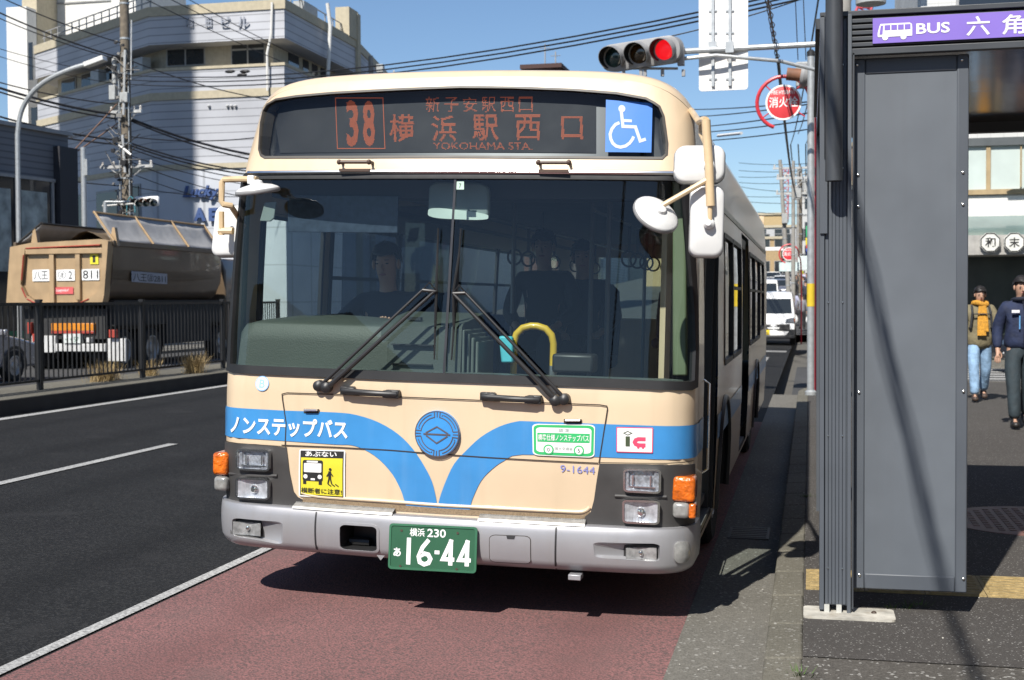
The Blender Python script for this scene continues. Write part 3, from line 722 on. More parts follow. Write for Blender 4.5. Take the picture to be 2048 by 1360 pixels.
def edge_strip(v, off0, off1, m, name, par):       # horizontal shelf between two offsets
    rs_ = [[BS.pt(t, v, boff(t, v) if o > .5 else o) for t in np.linspace(-1.49, 1.49, 76)] for o in (off0, off1)]
    return MB().loft(rs_, closed=False, caps=False).build(name, m, par)
edge_strip(BT, 1, -.02, silver, 'bumper_top', bumper); edge_strip(BB, 1, -.02, blkp, 'bumper_underside', bumper)
for (tx, ex, tb) in ((632, 1036, 1114), (1112, 1065, 1148)):
    a, b = uv(tx, ex, .06), uv(tx, tb, .06); dd = Dec(BS, [(0, 0), (1, 0), (1, 1), (0, 1)], .0)
    vs = []; 
    for s_ in (-.0045, .0045):
        for k_ in range(9): v = BT+(BB-BT)*k_/8; vs.append(BS.pt(a[0]+s_, v, boff(0, v)+.002))
    MB().add(vs, [(k_, k_+1, 9+k_+1, 9+k_) for k_ in range(8)]).build('bumper_joint', blkp, bumper)
tread = mat('tread_plate', (.34, .335, .32), .42, metal=.3, var=.18, vs=45, streak=.4, dirt=(.2, .18, .14))
for P in ([(587,1020),(786,1037)], [(957,1050),(1170,1058)]):
    a, b = uv(*P[0], .04)[0], uv(*P[1], .04)[0]; pts = np.linspace(a, b, 16)
    mb = MB(); mb.loft([[BS.pt(t, BT+.024, .004) for t in pts], [BS.pt(t, BT+.008, .05) for t in pts], [BS.pt(t, BT-.004, .058) for t in pts]], closed=False, caps=False)
    for i in range(44):
        for j in range(3):
            t = a+(b-a)*(i+.5)/44; o = .012+.015*j; p = BS.pt(t, BT+.0235-.011*j, o); mb.ell(p, (.006, .004, .003), 5, 3)
    mb.build('tread_plate', tread, bumper)
def pocket(name, outl, m, par, dep, offf=boff, d0=0, shr=.006):
    inn = shrink(outl, shr); n = len(outl)
    vs = [BS.pt(*p, offf(*p)) for p in outl]+[BS.pt(*p, -dep) for p in inn]
    return MB().add(vs, [(i, (i+1) % n, n+(i+1) % n, n+i) for i in range(n)]+[tuple(range(n, 2*n))]).build(name, m, par)
pocket('tow_opening', tow, blkp, bumper, .10)
mb = MB(); c = bl(722, 1083, .08); mb.tube([c+Vector((-.06, 0, 0)), c+Vector((.05, 0, 0))], .022, 10); mb.bb(c+Vector((-.04, -.01, -.06)), c+Vector((-.02, .02, 0))); mb.build('tow_hook', rubber, bumper)
patch('tow_opening_rim', silver, bumper, BS, shrink(tow, -.014), [shrink(tow, -.001)], g=.04, off=.004, base=0, offf=boff)
hat = bq(quadr((980,1070),(1061,1073),(1061,1128),(980,1124), .14))
patch('bumper_hatch', silver, bumper, BS, hat, g=.04, off=.004, base=.02, offf=boff)
patch('hatch_gap', seamm, bumper, BS, shrink(hat, -.0035), [shrink(hat, .0)], g=.04, off=.0012, offf=boff)
nb_ = bq([(1013,1070),(1031,1071),(1029,1077.5),(1015,1077)]); patch('hatch_notch', blkp, bumper, BS, nb_, g=.04, off=.006, offf=boff)
lensm = mat('lens_clear', (.62, .62, .60), .12, metal=.55, var=.35, vs=22, coat=1.0, bump=.6, bs=70)
lensd = mat('lens_dark', (.30, .31, .33), .12, metal=.7, var=.6, vs=26, coat=1.0, bump=.5, bs=60)
bulbm = mat('reflector_bright', (.9, .9, .88), .08, metal=1.0)
amber = mat('lens_amber', (.55, .115, .005), .15, var=.35, vs=18, coat=1.0, bump=.6, bs=45)
lensg2 = glass('fog_glass', (.80, .80, .78), refl=1.6)
lensg = mat('lens_grey', (.24, .24, .23), .2, var=.25, vs=30, coat=.8)
for nm, out_, blk_, ln_ in (('l', fogl, [(463,1037),(530,1041),(530,1075),(463,1070)], [(468,1041),(525,1045),(525,1071),(468,1066)]), ('r', fogr, [(1239,1089),(1320,1089),(1320,1124),(1239,1120)], [(1252,1094),(1312,1094),(1312,1120),(1252,1116)])):
    ts_ = [p[0] for p in out_]; lo_, hi_ = min(ts_), max(ts_); inn = shrink(out_, .010)
    fo = lambda p: boff(*p)-.055*(1-((p[0]-lo_)/(hi_-lo_) if nm == 'l' else (hi_-p[0])/(hi_-lo_)))**.8-.004
    nn_ = len(out_); MB().add([BS.pt(*p, boff(*p)) for p in out_]+[BS.pt(*p, fo(p)) for p in inn], [(i, (i+1) % nn_, nn_+(i+1) % nn_, nn_+i) for i in range(nn_)]+[tuple(range(nn_, 2*nn_))]).build('fog_light_recess', silver, bumper, ang=50)
    bk = patch('fog_light', blkp, bumper, BS, shrink(UV(blk_, .03), .002), g=.05, off=.032, base=.0)
    q9 = UV(ln_, .03); c9 = np.mean(q9, axis=0); patch('fog_reflector', MATS.get('lamp_reflector') or mat('lamp_reflector', (.60, .61, .64), .26, metal=.4, var=.30, vs=28), bk, BS, q9, g=.006, off=.052, offf=lambda t, v: -.016*(1-min(1, ((t-c9[0])/.075)**2))+.0004*math.sin((t-c9[0])*420)); ln = patch('fog_lens', lensg2, bk, BS, UV(ln_, .03), g=.02, off=.055, base=.03, offf=lambda t, v: 0)
    cx, cy = sum(p[0] for p in ln_)/4, sum(p[1] for p in ln_)/4
    t_, v_ = uv(cx, cy, .04); MB().ell(BS.pt(t_, v_, .044), (.012, .008, .014), 10, 6).build('bulb_reflector', bulbm, bk)
t_, v_ = uv(1364.5, 1104, .055); patch('side_marker_light', lensg, bumper, BS, rrect(t_-.038, v_-.055, t_+.038, v_+.055, .03, 5), g=.02, off=.074, base=.04, offf=lambda t, v: -8*((t-t_)**2+.4*(v-v_)**2))
mb = MB(); p = bl(1150, 1153, 0.0); mb.bb(p+Vector((-.032, -.02, -.016)), p+Vector((.032, .06, .012))); mb.build('jack_bracket', silver, bumper, bev=.004)
mb = MB(); p = bl(767, 1111, -.02); mb.add([p+Vector(q) for q in ((-.022, -.045, .010), (.022, -.045, .010), (.0, -.045, -.016))], [(0, 1, 2)]); mb.build('plate_bracket', silver, bumper)
# headlight housings
hl = UV([(452,883),(512,888),(574,895),(577,920),(580,945),(588,983),(596,994),(606,999),(605,1016),(573,1014),(510,1005),(449,997)])
hr = UV([(1199,927),(1290,928),(1388,927),(1388,1052),(1362,1055),(1270,1055),(1180,1053.5),(1168,1045),(1170,1033),(1181.5,1024),(1188,1000),(1192,971)])
def hous(outl, sd):
    o = list(outl)
    return patch('headlight_housing', grey_p, bus, BS, o, g=.03, off=.006, base=-.01)
HL, HR = hous(hl, -1), hous(hr, 1)
refl = mat('lamp_reflector', (.60, .61, .64), .26, metal=.4, var=.30, vs=28); refld = mat('lamp_reflector_dim', (.42, .44, .48), .22, metal=.45, var=.45, vs=34); lcov = glass('lamp_glass', (.95, .96, .97), refl=1.6)
def lamp(par, P, m, name='headlight'):
    fr_ = patch(name, chrome, par, BS, shrink(UV(quadr(*P, .12, 3), .015), -.004), [shrink(UV(quadr(*P, .12, 3), .015), .006)], g=.04, off=.036, base=-.004)
    q = UV(quadr(*P, .10, 3), .02); c0 = np.mean(q, axis=0); d_ = m is lensd
    sx = max(abs(p[0]-c0[0]) for p in q); sy = max(abs(p[1]-c0[1]) for p in q)
    fl_ = (lambda t, v: -.022*(1-min(1, ((t-c0[0])/sx)**2))*(1-.5*min(1, ((v-c0[1])/sy)**2))+.0005*math.sin((t-c0[0])*420)) if not d_ else (lambda t, v: (-.020 if abs(t-c0[0]) < sx*.72 and v > c0[1]-sy*.62 else -.006)+.0009*math.sin((t-c0[0])*300)*math.sin((v-c0[1])*260))
    patch('reflector', refld if d_ else refl, fr_, BS, shrink(q, .004), g=.0045, off=.033, offf=fl_)
    patch('lens', lcov, fr_, BS, shrink(q, .002), g=.02, off=.036, offf=lambda t, v: .008*(1-((t-c0[0])/sx)**2*.5-((v-c0[1])/sy)**2*.5))
    if not d_:
        MB().lathe([(.020, -.016), (.022, .0), (.015, .008), (.001, .010)], Matrix.Translation(BS.pt(c0[0], c0[1]-.004, .022)) @ Matrix.Rotation(R_(90), 4, 'X'), 16).build('bulb_reflector', bulbm, fr_)
    else:
        mb = MB(); w2 = sx*.5
        mb.box(BS.pt(c0[0], c0[1]-sy*.55, .025), (sx*1.5, .02, .006)); mb.box(BS.pt(c0[0]-w2, c0[1], .02), (.008, .02, sy*.9)); mb.box(BS.pt(c0[0]+w2, c0[1], .02), (.008, .02, sy*.9)); mb.build('lens_ribs', bulbm, fr_)
    return fr_, c0
for par, P, m in ((HL, [(478,898),(541,900),(541,941),(478,937.5)], lensd), (HL, [(477,955),(540,958),(540,998.5),(477,995)], lensm), (HR, [(1248.5,938),(1320,939),(1319,985),(1248.5,981.5)], lensd), (HR, [(1246.5,1000),(1317.5,1002),(1316,1047),(1247,1043.5)], lensm)): lamp(par, P, m)
for par in (HL, HR):                               # moulded bar between the two lamps
    P = [(462,947),(500,949),(556,951)] if par is HL else [(1230,991),(1290,993),(1332,993)]
    MB().tube([BS.pt(*p, .008) for p in UV(P)], .009, 8).build('housing_rib', grey_p, par)
def turn(sd, pa, pc):
    root = None
    for nm, P, m in (('turn_signal', pa, amber), ('position_light', pc, lensg)):
        ring = []; c = None
        x0, y0, x1, y1 = P; a = [bl(x, y, .10) for x, y in ((x0, y0), (x1, y0), (x1, y1), (x0, y1))]
        mb = MB(); ctr = sum(a, Vector())/4; w_ = (a[1]-a[0]).length; h_ = (a[0]-a[3]).length
        mb.box(ctr+Vector((0, .05, 0)), (w_, .15, h_)); o = mb.build(nm, m, bus, bev=.02, seg=3)
turn(-1, (427.5, 904, 457.5, 950), (430, 952, 457.5, 981)); turn(1, (1344.5, 952.5, 1391, 1003), (1345.5, 1004, 1379, 1036))
mb = MB(); a = bl(1386, 1020, .12); mb.box(a, (.035, .1, .075)); mb.build('turn_signal_side', amber, bus, bev=.01)
# grips, latches, emblem, stickers
def grip(P0, P1, dia, name, m, out=.045, ends=.03):
    a, b = uv(*P0), uv(*P1); k = [BS.pt(*a, .0), BS.pt(*a, out*.8), BS.pt(a[0]+ends, a[1]+(b[1]-a[1])*.1, out), BS.pt((a[0]+b[0])/2, (a[1]+b[1])/2, out), BS.pt(b[0]-ends, b[1]+(a[1]-b[1])*.1, out), BS.pt(*b, out*.8), BS.pt(*b, .0)]
    mb = MB(); mb.tube(k, dia/2, 10)
    for q, s_ in ((a, 1), (b, -1)):
        mb.box(BS.pt(q[0]+s_*.022, q[1], .02), (.075, .04, dia*1.45)); mb.box(BS.pt(q[0]+s_*.045, q[1], .035), (.05, .03, dia*1.25))
    return mb.build(name, m, bus, bev=.006)
grip((691, 780), (796, 788), .030, 'grab_bar', blkp); grip((969, 792), (1079, 799), .030, 'grab_bar', blkp)
brown = mat('brown_plastic', (.075, .045, .032), .5, var=.2)
for x0, x1, y in ((686, 745, 326), (1080, 1140, 327)):
    a, b = uv(x0, y), uv(x1, y); mb = MB()
    mb.tube([BS.pt(*a, .0), BS.pt(*a, .05), BS.pt(*b, .05), BS.pt(*b, .0)], .0095, 8)
    for q in (a, b): mb.ell(BS.pt(*q, .05), (.014, .014, .014), 8, 6)
    mb.box(BS.pt((a[0]+b[0])/2, a[1]-.042, .018), (abs(b[0]-a[0])*.95, .04, .014)); mb.build('step_handle', brown, bus)
for x0, x1, y in ((612, 636, 820), (1132, 1160, 840.5)):
    a, b = uv(x0, y), uv(x1, y); MB().tube([BS.pt(*a, .0), BS.pt(*a, .02), BS.pt(*b, .02), BS.pt(*b, .0)], .0055, 8).build('latch', chrome, bus)
    Dec(BS, [(a[0]-.01, a[1]+.006), (b[0]+.01, b[1]+.006), (b[0]+.01, b[1]-.016), (a[0]-.01, a[1]-.016)], .006).rect(0, 0, 1, 1, seamm).build('latch_recess', bus)
ce = uv(876, 867); er = .118
EM = Matrix.Translation(BS.pt(*ce, .0)) @ Matrix.Rotation(R_(90), 4, 'X')
em = MB().lathe([(er, -.01), (er, .016), (er-.006, .021), (.001, .0215)], EM, 48).build('emblem', mat('emblem_blue', (.045, .26, .62), .35, coat=.4), bus)
es = Flat(BS.pt(ce[0], ce[1], .0), (1, 0, 0), (0, 0, 1)); d = Dec(es, [(-er, er), (er, er), (er, -er), (-er, -er)], .0225)
ln = mat('emblem_line', (.22, .20, .22), .3, metal=.7)
P = lambda r, a: (.5+r*math.cos(R_(a))*.5, .5-r*math.sin(R_(a))*.5)
d.line([P(.97, a) for a in range(0, 360, 8)], .02, ln, closed=True)
for k_ in range(4):
    A0, A1 = 9+90*k_, 81+90*k_
    d.line([P(.72, a) for a in range(A0, A1+1, 6)], .02, ln).line([P(.72, A0), P(.95, A0-1)], .02, ln).line([P(.72, A1), P(.72, A1+0.1), P(.95, A1+1)], .02, ln)
    d.line([P(.86, a) for a in range(A0+8, A1-7, 6)], .018, ln).line([P(.86, A1-8), P(.79, A1-6)], .016, ln)
    d.line([P(.72, 90*k_), P(.95, 90*k_)], .018, ln)
d.line([(.2, .51), (.8, .51)], .035, ln).line([(.25, .485), (.5, .345), (.75, .485)], .03, ln).line([(.26, .54), (.5, .70), (.74, .54)], .03, ln)
d.build('emblem_lines', em)
ring = [BS.pt(*ce, .0)]
c = uv(525, 767); d = Dec(BS, [(c[0]-.04, c[1]+.04), (c[0]+.04, c[1]+.04), (c[0]+.04, c[1]-.04), (c[0]-.04, c[1]-.04)], .004)
lb = mat('badge_blue', (.30, .50, .85), .5, var=.02); d.poly(circ(.5, .5, .5, 28), lb); d.up().poly(circ(.5, .5, .43, 28), whitem); d.up().text('B', .3, .22, .72, .78, lb, .02); d.build('letter_badge', bus)
q = UV([(463,826.5),(696,838),(696,881),(463,868.5)]); d = Dec(BS, q, .0065); d.text('ノンステップバス', 0, .06, 1, .95, whitem, .03); d.build('stripe_lettering', bus)
# crossing warning sticker
yel = mat('sticker_yellow', (.66, .58, .035), .5, var=.04)
q = UV([(600,898),(692,900),(691,998),(599,992)]); d = Dec(BS, q, .008); d.rect(0, 0, 1, 1, whitem, .04, .1); d.up().rect(.03, .025, .97, .97, blackm, 0, .1); d.up().rect(.05, .17, .95, .945, yel, 0, .1)
d.text('あぶない', .14, .035, .82, .145, whitem, .02)
d.up().rect(.09, .22, .53, .66, blackm, .04).rect(.1, .64, .17, .73, blackm).rect(.44, .64, .51, .73, blackm)
d.up().rect(.12, .285, .50, .475, whitem, .02).rect(.18, .235, .42, .27, whitem).poly(circ(.155, .565, .045), whitem).poly(circ(.465, .565, .045), whitem).rect(.27, .6, .36, .64, whitem)
d.poly(circ(.69, .40, .03), blackm).line([(.68, .44), (.68, .58)], .06, blackm).line([(.67, .46), (.615, .55)], .022, blackm).line([(.69, .46), (.75, .54)], .022, blackm).line([(.67, .57), (.64, .70)], .028, blackm).line([(.69, .57), (.72, .69)], .028, blackm)
for k_ in range(3): d.line([(.64+.08*k_, .70), (.71+.08*k_, .745)], .02, blackm)
d.text('横断者に注意!', .06, .80, .94, .915, blackm, .012); d.build('warning_sticker', bus)
# green certification sticker
grn = mat('sticker_green', (.03, .42, .13), .5, var=.03)
q = UV([(1065,847),(1190.5,849),(1189,915),(1066,910)]); d = Dec(BS, q, .008); d.rect(0, 0, 1, 1, whitem, .1, .1); d.up().rect(.02, .03, .985, .97, grn, .1, .1); d.up().rect(.06, .11, .945, .885, whitem, .08, .1)
d.up().rect(.08, .28, .92, .56, grn); d.text('認 定', .42, .14, .60, .24, mat('mark_grey', (.25, .3, .27), .6)); d.poly(circ(.26, .80, .085, 20, .16), grn).poly(circ(.75, .80, .085, 20, .16), grn)
d.up().text('標準仕様ノンステップバス', .095, .32, .905, .52, whitem, .012); d.poly(circ(.26, .80, .062, 20, .115), whitem).poly(circ(.75, .80, .062, 20, .115), whitem).text('国土交通省', .36, .70, .65, .80, mat('mark_grey', (.25, .3, .27), .6))
d.up().text('0', .24, .74, .28, .86, blackm).text('5', .73, .74, .77, .86, blackm); d.build('certification_sticker', bus)
red_m = mat('mark_red', (.72, .06, .13), .5, var=.03); grm = mat('mark_olive', (.05, .07, .035), .5)
q = UV([(1233,853.5),(1306.5,855),(1305.6,906),(1233,904)]); d = Dec(BS, q, .008); d.rect(0, 0, 1, 1, red_m, .03, .1); d.up().rect(.025, .035, .975, .965, whitem, .02, .1); d.up()
d.rect(.25, .36, .37, .76, grm).line([(.20, .235), (.31, .165), (.42, .235), (.31, .31)], .02, grm, .7, closed=True)
d.line([(.80, .46), (.60, .46), (.53, .50), (.50, .585), (.53, .66), (.60, .70), (.80, .70)], .11, red_m, .7).poly(circ(.60, .79, .035, 12, .05), red_m).poly(circ(.73, .79, .035, 12, .05), red_m); d.build('card_sticker', bus)
q = UV([(1121,929.5),(1190,933.5),(1190,948),(1121,944)]); d = Dec(BS, q, .005); d.text('9-1644', 0, 0, 1, 1, mat('mark_lilac', (.20, .22, .52), .5), -.004); d.build('fleet_number', bus)
# number plate (tilted, own slab)
pg = mat('plate_green', (.017, .088, .042), .45, var=.06)
o = bl(777, 1137, -.085); ux = bl(953, 1146.5, -.085)-o; uy = bl(780, 1046, -.06)-o
pf = Flat(o, ux, uy-ux*(uy.dot(ux)/ux.dot(ux))); W_, H_ = ux.length, uy.length
pm = MB(); pm.prism(rrect(0, 0, W_, H_, .018), Matrix(((*pf.x, 0), (*pf.y, 0), (*pf.n, 0), (0, 0, 0, 1))).transposed() if False else Matrix([[pf.x[i], pf.y[i], pf.n[i], pf.o[i]] for i in range(3)]+[[0, 0, 0, 1]]), .006)
pl = pm.build('number_plate', pg, bus, bev=.002); patch('plate_rim', mat('plate_rim_green', (.03, .125, .065), .4), pl, pf, rrect(0, 0, W_, H_, .018), [rrect(.011, .011, W_-.011, H_-.011, .012)], g=.1, off=.0105, base=.005); d = Dec(pf, [(0, H_), (W_, H_), (W_, 0), (0, 0)], .007)
d.text('横浜', .235, .085, .405, .265, whitem, .012).text('230', .435, .085, .645, .265, whitem, .016).text('あ', .055, .53, .14, .72, whitem, .03)
d.rect(.205, .30, .252, .885, whitem).line([(.455, .325), (.385, .50), (.345, .70), (.36, .82), (.41, .865), (.46, .83), (.48, .74), (.455, .65), (.41, .63), (.365, .68)], .046, whitem, .5)
d.rect(.525, .55, .58, .63, whitem)
for x in (.60, .785): d.line([(x+.115, .30), (x+.02, .73), (x+.15, .73)], .044, whitem, .5).rect(x+.083, .30, x+.130, .86, whitem)
for x, y in ((.14, .15), (.78, .15), (.14, .93), (.78, .93)): d.up().poly(circ(x, y, .014, 10, .028), mat('bolt_rust', (.05, .03, .02), .6))
d.build('plate_lettering', pl)
# wipers
def wiper(piv, piv2, top, top2, bt, bb, bk):
    arms = MB(); o1, o2 = .05, .085
    def W3(p, off): t, v = uv(*p, off); return BS.pt(t, v, off)
    arms.tube([W3(piv, .03), W3(((piv[0]*.85+top[0]*.15), piv[1]*.85+top[1]*.15), .055), W3(top, .06)], [.016, .013, .009], 8)
    arms.tube([W3(piv2, .03), W3(((piv2[0]*.85+top2[0]*.15), piv2[1]*.85+top2[1]*.15), .055), W3(top2, .06)], [.011, .009, .007], 8)
    for p in (piv, piv2): t, v = uv(*p); arms.lathe([(.03, -.01), (.028, .04), (.012, .052), (.001, .053)], Matrix.Translation(BS.pt(t, v)) @ Matrix.Rotation(R_(90), 4, 'X'), 14)
    arms.tube([W3(top2, .06), W3(((top[0]+bk[0])/2, (top[1]+bk[1])/2), .06), W3(bk, .055)], .010, 8)
    mx = ((top2[0]+bk[0])/2, (top2[1]+bk[1])/2-10); arms.tube([W3(top2, .06), W3((mx[0], mx[1]-6), .09), W3(bk, .06)], .004, 6)
    a = arms.build('wiper', blkp, bus, bev=.002)
    b = MB(); b.tube([W3(bt, .025), W3(((bt[0]+bb[0])/2, (bt[1]+bb[1])/2), .022), W3(bb, .02)], [.004, .009, .004], 6)
    b.tube([W3((bt[0]*.8+bb[0]*.2, bt[1]*.8+bb[1]*.2), .035), W3(bk, .05), W3((bt[0]*.25+bb[0]*.75, bt[1]*.25+bb[1]*.75), .033)], .007, 6); b.build('wiper_blade', rubber, a)
wiper((656,774), (641,771), (868,584), (845,580), (876.5,457), (868.5,719), (873,582))
wiper((1112,800), (1130,798), (907,588), (931,586), (922,457), (903,720), (906,586))
# ------------------------------------------------------------------ bus sides, doors, wheels
def sideP(y, v, sd, off=0): return BS.pt(sd*(y+.98), v, off)
for sd, WL in ((1, R_win), (-1, L_win)):
    for q in WL:
        o = rs(*q, sd); w_ = patch('side_window', sglass if sd == 1 else cglass, bus, BS, o, g=.4, off=-.012)
        patch('window_frame', rubber, w_, BS, shrink(o, -.012), [shrink(o, .022)], g=.4, off=.006, base=-.015)
        if q[3]-q[1] > .7 and q[2]-q[0] > 1: 
            y0, y1 = sd*(q[0]+.98), sd*(q[2]+.98); patch('window_rail', blkp, w_, BS, rrect(min(y0, y1), 1.72, max(y0, y1), 1.745, .004), g=.4, off=.002, base=-.015)
doorp = mat('door_panel', (0.40, 0.37, 0.30), .35, var=.08)
def leaf(par, P, y0, y1, x):                      # glazed leaf standing in its opened position
    mb = MB()
    def fr(a, b, v0, v1, th=.035):
        for (c0, c1, d0, d1) in ((a, a+.05, v0, v1), (b-.05, b, v0, v1), (a+.05, b-.05, v0, v0+.09), (a+.05, b-.05, v1-.08, v1), (a+.05, b-.05, .86, .93)): mb.bb((x-th/2, c0, d0), (x+th/2, c1, d1))
    fr(y0, y1, .37, 2.18); o = mb.build('door_leaf', blkp, par, smooth=False)
    MB().bb((x-.004, y0+.05, .46), (x+.004, y1-.05, 2.10)).build('door_glass', sglass, o, smooth=False); return o
fd = link(bpy.data.objects.new('passenger_door', None), bus)
# front door folded open: two leaves standing across the step at the rear edge of the opening
mb = MB(); mb.bb((.95, 1.66, .37), (1.24, 1.70, 2.18)); mb.build('door_leaf', blkp, fd, smooth=False, bev=0)
mb = MB(); mb.bb((1.235, .66, .36), (1.265, .70, 2.2)); mb.bb((1.235, 1.715, .36), (1.262, 1.75, 2.2)); mb.bb((1.2, .7, 2.16), (1.262, 1.715, 2.2)); mb.build('door_frame', rubber, fd, smooth=False)
mb = MB(); mb.tube([(1.22, .78, .55), (1.22, .78, 1.9)], .017, 10); mb.build('door_rail', mat('rail_yellow', (.66, .42, .03), .35, coat=.4), fd)
ol = MB(); ol.bb((1.02, .74, .40), (1.05, 1.02, 2.15)); o = ol.build('door_leaf', beige, fd, smooth=False)
for v0, v1 in ((.42, .55), (.78, .93)): MB().bb((1.05, .735, v0), (1.053, 1.02, v1)).build('leaf_stripe', blue, o, smooth=False)
leaf(bus, None, 4.72, 5.92, 1.20)
sill = mat('step_tread', (.16, .16, .16), .6, metal=.3, var=.2)
for y0, y1 in ((.66, 1.75), (4.7, 5.95)): MB().bb((.55, y0, .33), (1.25, y1, .365)).build('door_step', sill, bus, smooth=False)
tyre = mat('tyre', (.016, .016, .016), .85, var=.25, vs=12, bump=.3, bs=40); rimm = mat('wheel_rim', (.45, .44, .42), .45, metal=.5, var=.2)
def wheel(par, x, y, z, r, wd, sd, name='wheel', tm=None, rm=None):
    M = Matrix.Translation((x, y, z)) @ Matrix.Rotation(R_(90)*sd, 4, 'Y')
    w0 = MB().lathe([(r*.62, -wd*.45), (r*.9, -wd*.5), (r*.98, -wd*.4), (r, 0), (r*.98, wd*.4), (r*.9, wd*.5), (r*.62, wd*.45)], M, 28, caps=False).build(name, tm or tyre, par)
    MB().lathe([(r*.63, wd*.46), (r*.58, wd*.47), (r*.52, wd*.2), (r*.3, wd*.25), (r*.22, wd*.42), (.001, wd*.44)], M, 24, caps=False).build('rim', rm or rimm, w0); return w0
for y in WY:
    for sd in (1, -1):
        wheel(bus, sd*1.09, y, .48, .48, .28, sd)
        vs = []; A = [p for p in arch(y, sd)]
        rA = [BS.pt(*p, .0) for p in A]; rB = [Vector((p.x-sd*.45, p.y, p.z)) for p in rA]
        MB().loft([rA, rB], closed=False, caps=False).build('wheel_arch', blkp, bus)
        MB().tube([BS.pt(*p, .004) for p in A], .022, 6).build('arch_lip', blkp, bus)
# roof-edge rail and belt moulding on the kerb side
for sd in (1, -1):
    mb = MB(); mb.bb((sd*1.215, .7, 2.22), (sd*1.245, 10.7, 2.255)); mb.build('gutter_rail', mat('rail_dark', (.12, .11, .10), .35, metal=.6), bus, smooth=False)
    mb = MB(); mb.bb((sd*1.255, 1.8, 1.13), (sd*1.275, 4.6, 1.16)); mb.bb((sd*1.255, 6.0, 1.13), (sd*1.275, 10.7, 1.16)); mb.build('belt_moulding', blkp, bus, smooth=False)
mb = MB(); a, b = BS.pt(1.63, .72), BS.pt(1.63, 1.22); mb.tube([a, a+Vector((.03, 0, .02)), b+Vector((.03, 0, -.02)), b], .008, 8); mb.build('side_grab_rail', chrome, bus)
# ------------------------------------------------------------------ mirrors
mirw = mat('mirror_white', (.66, .66, .65), .35, var=.06, coat=.2, streak=.3, dirt=(.5, .5, .48))
def mirror_slab(c, ax, ay, w_, h_, r, th, name, par, m=mirw):
    ax = Vector(ax).normalized(); ay = Vector(ay).normalized(); n_ = ax.cross(ay).normalized(); c = Vector(c)
    rings_ = []
    for k_, d in ((1.0, -.012), (1.0, th*.35), (.985, th*.55), (.95, th*.72), (.86, th*.80), (.3, th*.84)):
        rings_.append([c+ax*p[0]*k_+ay*p[1]*k_+n_*d for p in rrect(-w_/2, -h_/2, w_/2, h_/2, r, 5)])
    o = MB().loft(rings_).build(name, m, par, ang=50)
    MB().loft([[c+ax*p[0]+ay*p[1]+n_*d for p in rrect(-w_/2*k_, -h_/2*k_, w_/2*k_, h_/2*k_, r, 5)] for k_, d in ((1.0, -.004), (1.025, -.008), (1.025, -.02), (.97, -.024))]).build('mirror_rim', mat('rim_grey', (.25, .25, .25), .5), o, ang=50)
    MB().loft([[c+ax*p[0]*.95+ay*p[1]*.95-n_*d for p in rrect(-w_/2, -h_/2, w_/2, h_/2, r, 5)] for d in (.025, .027)]).build('mirror_glass', mat('mirror', (.8, .8, .8), .02, metal=1), o)
    return o
def plane_frame(px, y, w_px, h_px):
    c = bl(*px, y); return c
tub = mat('mirror_arm_beige', (.60, .45, .27), .4, var=.12, vs=9, coat=.2)
MR = link(bpy.data.objects.new('mirror_assembly', None), bus); ML = link(bpy.data.objects.new('mirror_assembly', None), bus)
yd = -.22
k1 = [bl(x, y, yd) for x, y in ((1412, 240), (1413, 262), (1418, 330), (1421, 412))]
mb = MB(); mb.tube([BS.pt(1.32, 2.62), bl(1398, 244, .05), bl(1406, 239, yd*.7), k1[0]], .016, 8); mb.tube(k1, .021, 12); mb.tube([bl(1401, 243, .12), bl(1402, 268, .12), bl(1410, 285, yd*.6)], .012, 8)
mb.tube([bl(1420, 405, yd), bl(1420, 450, yd)], .011, 8); mb.tube([bl(1417, 358, yd), bl(1365, 388, yd-.03), bl(1316, 416, yd-.06)], .013, 8); mb.build('mirror_arm', tub, MR)
def sz(a, b, y): return (bl(*a, y)-bl(*b, y)).length
u1 = mirror_slab(bl(1399, 330, yd+.075), (1, .12, .02), (0, .05, 1), sz((1348, 330), (1450, 330), yd), sz((1400, 293), (1400, 369), yd), .05, .06, 'mirror_housing', MR)
u2 = mirror_slab(bl(1413, 444, yd+.075), (1, .12, 0), (0, -.03, 1), sz((1379, 440), (1448, 440), yd), sz((1413, 372), (1413, 516), yd), .045, .06, 'mirror_housing', MR)
def disc(c, n_, r, name, par, m=mirw, dome=.03):
    M = Matrix.Translation(c) @ Vector(n_).normalized().to_track_quat('Z', 'Y').to_matrix().to_4x4()
    o = MB().lathe([(.001, dome), (r*.3, dome*.95), (r*.7, dome*.65), (r*.93, dome*.25), (r, 0), (r, -.012), (r*.96, -.016)], M, 32, caps=False).build(name, m, par, ang=60)
    MB().lathe([(r*1.0, .002), (r*1.03, -.004), (r*1.03, -.016), (r*.97, -.02)], M, 32, caps=False).build('mirror_rim', MATS['rim_grey'], o, ang=60)
    MB().lathe([(r*.97, -.018), (r*.5, -.024), (.001, -.026)], M, 32, caps=False).build('mirror_glass', MATS['mirror'], o)
    MB().lathe([(.035, dome*.8), (.03, dome+.012), (.012, dome+.02)], M, 14).build('mirror_boss', white_p, o); return o
disc(bl(1313, 427, yd-.05), (.50, -.56, .66), .112, 'round_mirror', MR)
mb = MB(); 
for p in ((1418, 447), (1418, 330)): mb.lathe([(.028, 0), (.026, .03), (.012, .045)], Matrix.Translation(bl(*p, yd+.03)) @ Matrix.Rotation(R_(90), 4, 'X'), 12)
mb.build('mirror_clamp', white_p, MR)
yl = .10
mb = MB(); mb.tube([bl(514, 359, -.02), bl(480, 358, .02), bl(449, 359, yl), bl(444, 365, yl), bl(443, 403, yl), bl(447, 409, yl), bl(464, 412, yl+.03)], .0165, 10)
